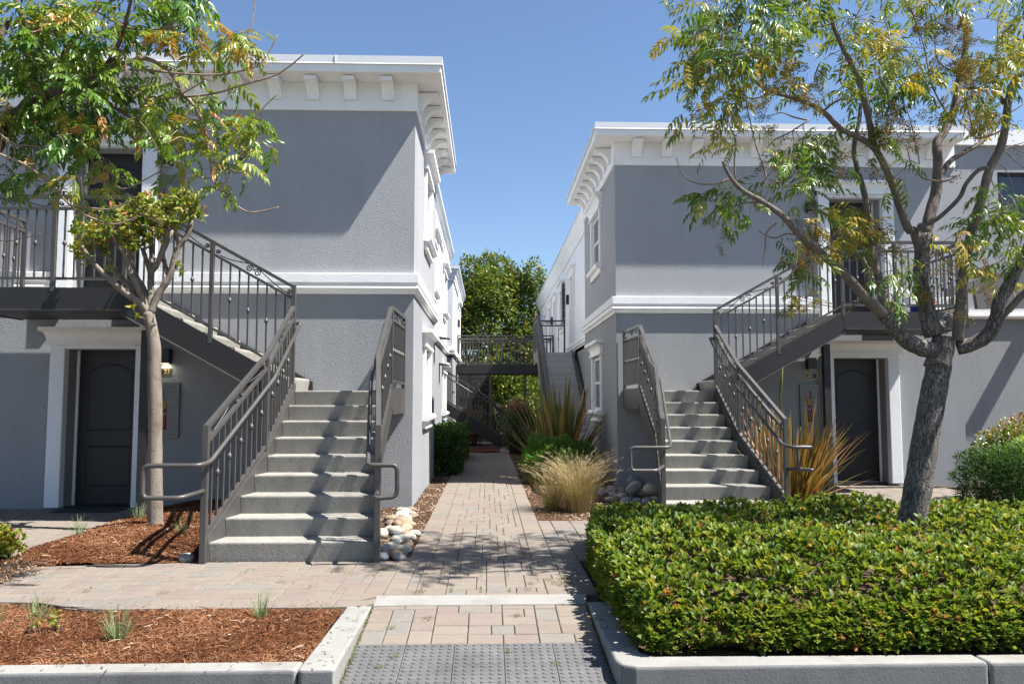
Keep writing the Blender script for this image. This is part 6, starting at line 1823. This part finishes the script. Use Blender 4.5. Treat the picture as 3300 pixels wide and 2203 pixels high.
# --- back tree
def back_tree(base, H, crown, n, label, seed, lobes):
    T = Tree('evergreen_tree', base, label, seed=seed); rs = T.rs
    b = np.array(base)
    T.limb([b + (0, 0, -0.1), b + (0.1, 0, 1.0), b + (-0.1, 0, 2.2), b + (0.2, 0, 3.6), b + (0.1, 0, 5.5), b + (0.0, 0, H - 1.4)], 0.28, 0.05, M['bark_b'], n=10, name='trunk', knots=0.05)
    T.limb([b + (0.0, 0, 1.9), b + (0.9, -0.2, 2.6), b + (1.9, -0.3, 3.3), b + (2.6, -0.3, 4.6)], 0.16, 0.05, M['bark_b'])
    T.limb([b + (0, 0, 2.2), b + (-0.7, 0, 3.4), b + (-1.4, 0.2, 5.0)], 0.13, 0.04, M['bark_b'])
    P = []; N = []
    for (dx, dy, z, rx, ry, rz, k) in lobes:
        c = b + (dx * 1.12, dy, z * 1.08)
        f = ellipsoid(c, (rx * 1.1, ry * 1.1, rz * 1.1), 0.5, 0.45, 0.22)
        p, nn = f(rs, k); P.append(p); N.append(nn)
        T.tw.tube([b + (0, 0, min(z, H - 1.6)), (b + (0, 0, z) + c) / 2, c], [0.05, 0.035, 0.015], 5)
    P = np.concatenate(P); N = np.concatenate(N); n = len(P)
    m = 3
    PP = np.concatenate([P + rs.normal(0, 0.08, P.shape) for _ in range(m)]); NN = np.concatenate([N] * m)
    D = NN * 0.8 + rs.normal(0, 0.6, NN.shape) + (0, 0, 0.1)
    base_t = np.repeat(rs.normal(0.40, 0.24, n)[None, :], m, 0).ravel()
    V, F, Tn = scatter(OVAL_S[0], OVAL_S[1], frames(D, roll=rs.uniform(-1, 1, len(PP)), scale=rs.uniform(0.13, 0.24, len(PP))), PP, np.clip(base_t + rs.normal(0, 0.08, len(PP)), 0, 1))
    w = np.array(world_loc(T.T)); o = link('crown', np_mesh('crown', V - w, F, M['leaf_b'], Tn), T.T, Vector(w)); o['kind'] = 'stuff'
    o = T.tw.build('branches', M['bark_b'], T.T); o['kind'] = 'stuff'
LB = []
rs = np.random.RandomState(77)
def lobes_for(cx, w, z0, z1, k, r):
    out = []
    for _ in range(k):
        z = rs.uniform(z0, z1); f = math.sin(math.pi * min(1, max(0.12, (z - z0) / (z1 - z0) * 0.85 + 0.1)))
        out.append((cx + rs.uniform(-w, w) * f, rs.uniform(-1.2, 1.2), z, r * rs.uniform(0.7, 1.2), r * rs.uniform(0.7, 1.2), r * rs.uniform(0.8, 1.4), 215))
    return out
back_tree((0.1, 41.0, -0.7), 9.6, None, 0, 'dense sunlit evergreen tree closing the view between the buildings', 51,
          lobes_for(-0.1, 3.0, 2.6, 7.4, 52, 0.85) + [(1.35, 0, 6.9, .85, .7, .9, 380), (1.45, 0, 5.7, .9, .7, .9, 380), (1.25, 0, 7.7, .6, .5, .6, 300), (1.0, 0, 6.2, .8, .7, .9, 330), (1.2, 0.2, 4.6, .9, .7, .9, 330), (0.8, 0, 7.6, .6, .5, .7, 260), (1.5, 0, 3.4, .9, .7, .8, 330), (-0.9, 0, 8.2, 0.5, 0.5, 0.75, 260), (0.5, 0, 8.3, 0.5, 0.5, 0.7, 260), (-1.9, 0, 7.7, 0.55, 0.5, 0.6, 260), (-0.2, 0, 8.5, 0.4, 0.4, 0.6, 200), (2.0, -.3, 7.9, 0.5, 0.5, 0.8, 280), (2.3, 0, 6.9, 0.7, 0.6, 0.9, 320), (-2.4, 0, 6.6, 0.8, .7, .9, 330), (-2.3, 0.2, 5.2, 0.9, .8, .9, 330), (2.2, .3, 5.4, .8, .8, .9, 330), (1.4, 0, 7.2, .5, .5, .6, 200)])

# --- flax, feather grass, tufts
def blades(name, label, mat, base, n, Lr, wr, lean, bend, tone, seed, cat, group=None, rad=0.06, seg=6, part='blades', vfold=0.25, taper='blade', kind='stuff', extra=None):
    rs = np.random.RandomState(seed); V = []; F = []; T = []
    T_ = empty(name, base, label, cat, group)
    b = np.array(base, float)
    for i in range(n):
        az = rs.uniform(0, 2 * math.pi); le = abs(rs.normal(lean[0], lean[1])); L = rs.uniform(*Lr) * (1 - 0.25 * min(1, le)); w = rs.uniform(*wr)
        out = np.array([math.cos(az), math.sin(az), 0]); side = np.array([-math.sin(az), math.cos(az), 0])
        p = b + out * rad * rs.rand() ** 0.5 * np.array([1, 1, 0]) + np.array([rs.normal(0, rad * 0.3), rs.normal(0, rad * 0.3), -0.02])
        ang = le; k0 = len(V); bd = rs.uniform(*bend)
        tn = np.clip(rs.normal(*tone), 0, 1)
        for s in range(seg + 1):
            t = s / seg
            if taper == 'blade': ww = w * (0.65 + 0.5 * t if t < 0.55 else 0.925 * (1 - ((t - 0.55) / 0.45) ** 1.6))
            else: ww = w * (1 - 0.85 * t)
            dirv = out * math.sin(ang) + np.array([0, 0, math.cos(ang)])
            nrm = out * math.cos(ang) - np.array([0, 0, math.sin(ang)])
            V += [p - side * ww / 2, p - nrm * vfold * ww, p + side * ww / 2]
            T += [tn + (0.12 if taper != 'blade' else 0.0) * t, tn + 0.10, tn - 0.04]
            p = p + dirv * L / seg; ang += bd / seg * (0.4 + 1.2 * t)
        for s in range(seg):
            a = k0 + 3 * s; c = a + 3
            F += [(a, c, c + 1), (a, c + 1, a + 1), (a + 1, c + 1, c + 2), (a + 1, c + 2, a + 2)]
    V = np.array(V); F = np.array(F); T = np.clip(np.array(T), 0, 1)
    if extra is not None:
        V2, F2, T2 = extra(rs, b); F2 = F2 + len(V); V = np.concatenate([V, V2]); F = np.concatenate([F, F2]); T = np.concatenate([T, T2])
    o = link(part, np_mesh(part, V - b, F, mat, T), T_, Vector(b)); o['kind'] = kind
    return T_
def flax(name, label, mat, base, n, Lr, seed, tone, lean=(0.35, 0.28), wr=(0.035, 0.06), crown=0.24):
    """each blade of a flax is big enough to be a part of its own"""
    rs = np.random.RandomState(seed); T_ = empty(name, base, label, 'flax plant', 'flax plants'); b = np.array(base, float)
    for i in range(n):
        az = rs.uniform(0, 2 * math.pi); le = abs(rs.normal(*lean)); L = rs.uniform(*Lr) * (1 - 0.22 * min(1, le)); w = rs.uniform(*wr)
        out = np.array([math.cos(az), math.sin(az), 0]); side = np.array([-math.sin(az), math.cos(az), 0])
        p = b + out * crown * math.sqrt(rs.rand()) + np.array([0, 0, -0.02]); ang = le; bd = rs.uniform(-0.05, 0.35) + 0.3 * le * rs.rand()
        V = []; F = []; T = []; tn = np.clip(rs.normal(*tone), 0, 1); seg = 8
        for s in range(seg + 1):
            t = s / seg
            ww = w * (0.55 + 0.7 * t if t < 0.5 else 0.9 * (1 - ((t - 0.5) / 0.5) ** 1.7)) + 0.001
            dirv = out * math.sin(ang) + np.array([0, 0, math.cos(ang)]); nrm = out * math.cos(ang) - np.array([0, 0, math.sin(ang)])
            f = 0.5 * (1 - t)
            V += [p - side * ww / 2, p - side * ww / 4 - nrm * f * ww / 2, p - nrm * f * ww, p + side * ww / 4 - nrm * f * ww / 2, p + side * ww / 2]
            T += [tn + 0.22, tn - 0.05, tn + 0.08, tn - 0.05, tn + 0.22]
            p = p + dirv * L / seg; ang += bd / seg * (0.3 + 1.4 * t)
        for s in range(seg):
            for e in range(4):
                a = 5 * s + e; F += [(a, a + 5, a + 6), (a, a + 6, a + 1)]
        link('blade', np_mesh('blade', np.array(V) - b, np.array(F), mat, np.clip(T, 0, 1), smooth=True), T_, Vector(b))
    return T_
flax('flax_plant', 'bronze flax with upright sword leaves in the corridor bed', M['flax'], (1.36, 15.2, 0.0), 170, (1.35, 2.05), 3, (0.35, 0.25), (0.34, 0.28), (0.05, 0.095))
flax('flax_plant', 'golden striped flax beside the right stair railing', M['flax_gold'], (4.36, 11.5, 0.0), 190, (1.0, 1.65), 8, (0.45, 0.28), (0.40, 0.28), (0.035, 0.065), 0.36)
fs = empty('flax_flower_stalk', (4.42, 11.8, 0), 'tall pale flower stalk standing up out of the golden flax', 'flower stalk')
MB().tube([(4.42, 11.8, 0), (4.40, 11.8, 0.9), (4.36, 11.8, 1.5), (4.39, 11.8, 1.72), (4.42, 11.8, 1.95)], [0.012, 0.010, 0.012, 0.024, 0.003], 7).build('stalk', M['straw'], fs)

def plume_extra(n, L, rad, lean):
    def f(rs, b):
        V = []; F = []; T = []
        for i in range(n):
            az = rs.uniform(0, 6.28); le = abs(rs.normal(*lean)); out = np.array([math.cos(az), math.sin(az), 0])
            ang = le; p = b + out * rad * rs.rand(); Ln = L * rs.uniform(0.75, 1.15); seg = 8; pts = []
            for s in range(seg + 1):
                pts.append(p.copy()); p = p + (out * math.sin(ang) + np.array([0, 0, math.cos(ang)])) * Ln / seg; ang += 0.10 + 0.22 * (s / seg) ** 2
            for k in range(26):
                t = 0.62 + 0.38 * rs.rand(); i0 = min(seg - 1, int(t * seg)); q = pts[i0] + (pts[i0 + 1] - pts[i0]) * (t * seg - i0)
                d = (pts[i0 + 1] - pts[i0]); d = d / np.linalg.norm(d) + rs.normal(0, 0.3, 3); d /= np.linalg.norm(d)
                s_ = np.cross(d, rs.normal(0, 1, 3)); s_ /= np.linalg.norm(s_); k0 = len(V)
                l2 = rs.uniform(0.03, 0.07)
                V += [q - s_ * 0.0016, q + s_ * 0.0016, q + d * l2]; F.append((k0, k0 + 1, k0 + 2)); T += [0.85, 0.85, 1.0]
        return np.array(V), np.array(F), np.array(T)
    return f
blades('feather_grass', 'big straw-coloured clump of feather grass beside the path', M['straw'], (1.20, 10.60, 0.0), 1600, (0.42, 0.86), (0.0025, 0.0045), (0.22, 0.16), (0.3, 1.2), (0.55, 0.24), 5, 'grass', 'feather grass clumps', 0.16, 7, taper='grass', vfold=0.1, extra=plume_extra(170, 0.84, 0.12, (0.19, 0.16)))
blades('feather_grass', 'smaller greener clump of feather grass nearest the path', M['straw'], (0.86, 10.66, 0.0), 420, (0.36, 0.74), (0.003, 0.005), (0.30, 0.22), (0.3, 1.2), (0.28, 0.2), 6, 'grass', 'feather grass clumps', 0.08, 7, taper='grass', vfold=0.1, extra=plume_extra(34, 0.76, 0.06, (0.25, 0.18)))
tufts = [(-4.20, 8.45, 0.30, 46, 'blue-green grass tuft in the mulch nearest the door walk'), (-4.00, 9.40, 0.28, 50, 'blue-green grass tuft just left of the crape myrtle trunk'),
         (-3.10, 8.32, 0.26, 36, 'blue-green grass tuft between the crape myrtle trunk and the stair railing'), (-2.94, 5.43, 0.26, 46, 'grass tuft at the far left of the front mulch bed'),
         (-2.21, 4.95, 0.27, 90, 'largest grass tuft, near the kerb in the front mulch bed'), (-1.48, 5.38, 0.23, 55, 'grass tuft nearest the ramp in the front mulch bed'),
         (-2.55, 9.6, 0.22, 24, 'thin grass tuft tucked behind the left stair railing'), (-3.12, 5.28, 0.2, 24, 'flattened grass tuft beside the leftmost tuft of the front bed')]
for i, (x, y, L, n, lab) in enumerate(tufts):
    zz = hz_fb(x, y) if y < 6 else hz_mb(x, y)
    blades('grass_tuft', lab, M['blue_grass'], (x, y, zz), int(n * 1.15), (L * 0.45, L * 0.95), (0.004, 0.0075), (0.28, 0.24), (0.1, 0.7), (0.35, 0.25), 100 + i, 'grass tuft', 'young grass tufts in the mulch', 0.035, 5, taper='grass')
# seedlings
for i, (x, y) in enumerate([(-2.76, 5.05), (-2.66, 5.10)]):
    shrub('seedling', ['tiny yellow-green seedling in the front mulch, nearer the kerb', 'slightly taller yellow-green seedling in the front mulch'][i], M['leaf_h'], (x, y, 0.0), 26 + 8 * i, ellipsoid((x, y, 0.07 + 0.02 * i), (0.035, 0.03, 0.07), 0.01, 0.9, 0.1), (0.02, 0.04), (0.75, 0.1), stems=4, cat='seedling', seed=200 + i)
# dry twig plant lying over the path edge
rs = np.random.RandomState(15)
T = empty('dry_plant', (-3.95, 6.75, 0), 'dry brown twiggy plant lying over the path edge at far left', 'dead plant')
tm_ = MB(); P = []; D = []
for k in range(46):
    a = rs.uniform(-0.7, 0.75); L = rs.uniform(0.2, 0.46)
    b = np.array([-4.02 + rs.normal(0, 0.06), 6.72 + rs.normal(0, 0.14), 0.03]); e = b + np.array([math.cos(a) * L, -abs(math.sin(a)) * L * 0.8 - 0.05, rs.uniform(-0.01, 0.09)])
    mdl = (b + e) / 2 + rs.normal(0, 0.02, 3) + (0, 0, 0.05)
    tm_.tube([b, mdl, e], [0.004, 0.003, 0.0015], 4)
    for q in range(11):
        t = rs.rand(); P.append((b * (1 - t) ** 2 + mdl * 2 * t * (1 - t) + e * t * t) + rs.normal(0, 0.008, 3)); D.append(rs.normal(0, 1, 3))
tm_.build('twigs', M['twig'], T)['kind'] = 'stuff'
P = np.array(P); P[:, 2] = np.maximum(P[:, 2], 0.012); n = len(P)
V, F, Tn = scatter(OVAL[0], OVAL[1], frames(np.array(D), scale=rs.uniform(0.015, 0.035, n)), P, rs.rand(n))
w = np.array(world_loc(T)); link('dry_leaves', np_mesh('dry_leaves', V - w, F, M['dry_leaf'], Tn), T, Vector(w))['kind'] = 'stuff'

# --- river stones
def stone_mesh(seed):
    rs = np.random.RandomState(seed)
    bm = bmesh.new(); bmesh.ops.create_icosphere(bm, subdivisions=2, radius=1.0)
    ph = rs.uniform(0, 6.28, 6)
    for v in bm.verts:
        c = v.co
        k = 1 + 0.10 * math.sin(2.3 * c.x + ph[0]) * math.sin(2.1 * c.y + ph[1]) + 0.07 * math.sin(3.7 * c.z + ph[2]) * math.cos(3.1 * c.x + ph[3])
        v.co = c * k
    me = bpy.data.meshes.new('stone'); bm.to_mesh(me); bm.free()
    me.polygons.foreach_set('use_smooth', [True] * len(me.polygons)); me.materials.append(None)
    return me
STM = [stone_mesh(i) for i in range(5)]
rs = np.random.RandomState(3)
placed = []; STONES = []
SC_ = [('cream', (0.36, 0.325, 0.27)), ('tan', (0.27, 0.20, 0.135)), ('slate grey', (0.14, 0.15, 0.16)), ('pale grey', (0.24, 0.24, 0.225)), ('brown', (0.19, 0.14, 0.10))]
def m_one_stone(name, c):
    s = NT(name); oi = s.n('ShaderNodeObjectInfo').outputs['Random']
    a = s.noise(9.0, 5, 0.7, dist=0.8); g = s.noise(80.0, 3, 0.6)
    base = s.ramp(a, [(0.35, tuple(x * 0.8 for x in c)), (0.75, tuple(min(1, x * 1.25) for x in c))])
    base = s.mix(0.4, base, s.ramp(oi, [(0.0, 0.35), (1.0, 0.65)]), 'SOFT_LIGHT')
    base = s.mix(0.35, base, s.ramp(g, [(0.3, 0.3), (0.7, 0.65)]), 'SOFT_LIGHT')
    s.col(base); return s.set(0.75, spec=0.3, normal=s.bump(g, 0.15, 0.003))
SMAT = [m_one_stone(n.replace(' ', '_') + '_stone', c) for n, c in SC_]
def put_stone(pile, x, y, z, rot, scl):
    o = link('river_stone', STM[rs.randint(5)], None, (x, y, z), rot, scl)
    k = rs.choice(5, p=[0.32, 0.2, 0.14, 0.24, 0.10])
    o.material_slots[0].link = 'OBJECT'; o.material_slots[0].material = SMAT[k]
    STONES.append((pile, k, y, x, max(scl), o))
def stones(x0, x1, y0, y1, n, rmin, rmax, pile, taper=None):
    k = 0; tries = 0
    while k < n and tries < 6000:
        tries += 1
        r = rs.uniform(rmin, rmax); x = rs.uniform(x0, x1); y = rs.uniform(y0, y1)
        if taper and not taper(x, y, r): continue
        if any((x - a) ** 2 + (y - b) ** 2 < (0.80 * (r + c)) ** 2 for a, b, c in placed): continue
        placed.append((x, y, r)); fl = rs.uniform(0.5, 0.75)
        put_stone(pile, x, y, r * fl * 0.55 - 0.012, (rs.normal(0, 0.12), rs.normal(0, 0.12), rs.uniform(0, 6.28)), (r * rs.uniform(1.0, 1.35), r * rs.uniform(0.7, 1.0), r * fl)); k += 1
stones(-0.96, -0.74, 7.36, 8.75, 18, 0.055, 0.10, 'by the left stair post', lambda x, y, r: x + r * 0.9 < -0.73)
stones(-1.15, -0.74, 8.6, 10.7, 26, 0.05, 0.10, 'by the left stair post', lambda x, y, r: x + r < -0.80 - 0.02 * (y - 8))
stones(-2.70, -2.58, 7.30, 7.62, 2, 0.07, 0.09, 'under the long left handrail loop')
stones(1.75, 2.42, 10.7, 13.2, 40, 0.06, 0.105, 'by the right wall corner', lambda x, y, r: (x - r > 1.55 + 0.12 * (12.5 - y)) and (y + r < 13.4) and not (x < 2.1 and y > 13.0))
for (x, y, z, r) in [(2.28, 12.3, 0.19, 0.14), (2.12, 11.7, 0.14, 0.11), (2.36, 11.6, 0.15, 0.11), (2.2, 11.95, 0.17, 0.10)]:
    put_stone('by the right wall corner', x, y, z, (0.1, 0.15, rs.uniform(0, 6)), (r * 1.1, r * 0.95, r * 0.8))
ORD = ['nearest', 'second', 'third', 'fourth', 'fifth', 'sixth', 'seventh', 'eighth', 'ninth', 'tenth', 'eleventh', 'twelfth', 'thirteenth', 'fourteenth', 'fifteenth', 'sixteenth', 'seventeenth', 'eighteenth', 'nineteenth', 'twentieth']
cnt = {}
for (pile, k, y, x, r, o) in sorted(STONES, key=lambda q: q[2]):
    i = cnt.get((pile, k), 0); cnt[pile, k] = i + 1
    tag(o, '%s %s river stone %s, %s such from the front' % ('large' if r > 0.105 else 'small', SC_[k][0], pile, ORD[min(i, 19)]), 'stone', 'river stones ' + pile)

# --- weeds in the joints, fallen bits, pots
rs = np.random.RandomState(8)
P = []
for (x, y, n, s) in [(0.62, 6.42, 120, 0.05), (0.56, 6.30, 60, 0.035), (-0.33, 6.98, 60, 0.035), (-0.25, 7.05, 50, 0.03), (-0.36, 6.78, 40, 0.03), (-0.12, 7.15, 30, 0.02), (-0.5, 6.1, 40, 0.03), (-1.3, 6.9, 40, 0.04), (-1.15, 6.75, 40, 0.04), (-0.95, 6.7, 30, 0.03), (-0.85, 6.95, 40, 0.022), (-1.6, 6.45, 30, 0.03), (-1.35, 6.3, 24, 0.03), (0.35, 6.35, 24, 0.02), (0.5, 6.5, 24, 0.02), (0.3, 6.15, 24, 0.015), (0.2, 5.5, 30, 0.015), (-0.4, 5.45, 30, 0.02), (-0.62, 5.3, 24, 0.02), (0.6, 5.72, 30, 0.03), (0.75, 6.1, 40, 0.03), (-0.55, 4.85, 26, 0.015), (-0.62, 4.7, 36, 0.02), (0.12, 4.9, 20, 0.012), (0.4, 4.72, 20, 0.012), (0.72, 5.3, 50, 0.03), (0.72, 5.1, 40, 0.03), (-3.0, 6.2, 30, 0.03), (-2.4, 6.1, 30, 0.03), (-2.0, 6.9, 20, 0.03), (0.35, 7.6, 20, 0.02), (0.1, 7.9, 20, 0.02), (0.3, 8.4, 16, 0.02), (-0.3, 7.7, 16, 0.02), (0.2, 8.0, 16, 0.02), (1.0, 9.55, 30, 0.03), (-1.05, 5.6, 60, 0.035)]:
    for _ in range(n):
        px_, py_ = x + rs.normal(0, s), y + rs.normal(0, s * 1.1)
        P.append((px_, py_, (ramp_z(py_) if py_ < 5.7 and -0.8 < px_ < 0.7 else 0) + 0.003 + abs(rs.normal(0, s * 0.22))))
for _ in range(1100):   # thin growth along a few joints
    x = rs.choice([-0.50, -0.27, -0.05, 0.17, 0.40]) + rs.normal(0, 0.004); y = 6.1 + 3.0 * rs.rand() ** 1.5
    if math.sin(x * 60 + y * 9) > 0.25: P.append((x, y, 0.002 + 0.006 * rs.rand()))
for _ in range(700):
    y = rs.uniform(4.45, 5.7); x = rs.choice([-0.797, 0.697]) + rs.normal(0, 0.006); P.append((x, y, ramp_z(y) + 0.006 * rs.rand()))
P = np.array(P); n = len(P)
D = rs.normal(0, 1, (n, 3)); D[:, 2] = np.abs(D[:, 2]) * 0.6
V, F, T = scatter(OVAL_S[0], OVAL_S[1], frames(D, scale=rs.uniform(0.007, 0.02, n)), P, np.clip(rs.normal(0.45, 0.25, n), 0, 1))
tag(link('joint_weeds', np_mesh('joint_weeds', V, F, M['weed'], T)), 'small weeds and moss growing in the paving joints', 'weeds', kind='stuff')
# litter of dry leaves by the stair foot and kerb
n = 90; P = np.stack([rs.uniform(-4.0, 0.6, n), rs.uniform(5.8, 8.9, n), np.full(n, 0.006)], 1)
P = np.array([p for p in P if g_front(p[0]) + 0.05 < p[1] < 7.28 or (-0.6 < p[0] < 0.5 and p[1] > 7.3)]); n = len(P)
D = rs.normal(0, 1, (n, 3)); D[:, 2] *= 0.15
V, F, T = scatter(OVAL_S[0], OVAL_S[1], frames(D, scale=rs.uniform(0.012, 0.03, n)), P, rs.rand(n))
tag(link('leaf_litter', np_mesh('leaf_litter', V, F, M['dry_leaf'], T)), 'scattered dry leaf bits on the pavers', 'leaf litter', kind='stuff')
def pot(x, y, z, r, h, mat, label, plant=True):
    T = empty('plant_pot', (x, y, z), label, 'plant pot', 'pots on the right upstairs deck')
    MB().lathe([(r * 0.7, 0), (r * 0.95, h * 0.82), (r * 1.05, h * 0.83), (r * 1.05, h), (r * 0.92, h), (r * 0.9, h * 0.9)], (x, y, z), 16).build('pot', M[mat], T)
    if plant:
        st_ = MB()
        P = []
        for k in range(7):
            e = np.array([x + rs.normal(0, 0.08), y + rs.normal(0, 0.08), z + h + rs.uniform(0.15, 0.4)])
            st_.tube([(x, y, z + h * 0.9), ((x + e[0]) / 2, (y + e[1]) / 2 + 0.02, z + h + 0.12), e], 0.004, 4)
            for _ in range(9): P.append(e + rs.normal(0, 0.05, 3))
        st_.build('stems', M['twig'], T)['kind'] = 'stuff'
        P = np.array(P); V, F, Tn = scatter(OVAL[0], OVAL[1], frames(rs.normal(0, 1, P.shape), scale=rs.uniform(0.04, 0.08, len(P))), P, rs.rand(len(P)) * 0.6)
        w = np.array(world_loc(T)); link('foliage', np_mesh('foliage', V - w, F, M['leaf_d'], Tn), T, Vector(w))['kind'] = 'stuff'
pot(7.05, 12.45, 2.812, 0.11, 0.17, 'terracotta', 'terracotta pot with a small plant on the right upstairs deck')
pot(6.80, 12.40, 2.812, 0.09, 0.12, 'blue_glaze', 'low blue glazed pot beside the terracotta one upstairs', False)
pot(6.45, 12.5, 2.812, 0.10, 0.2, 'terracotta', 'second terracotta pot nearer the upstairs door', True)
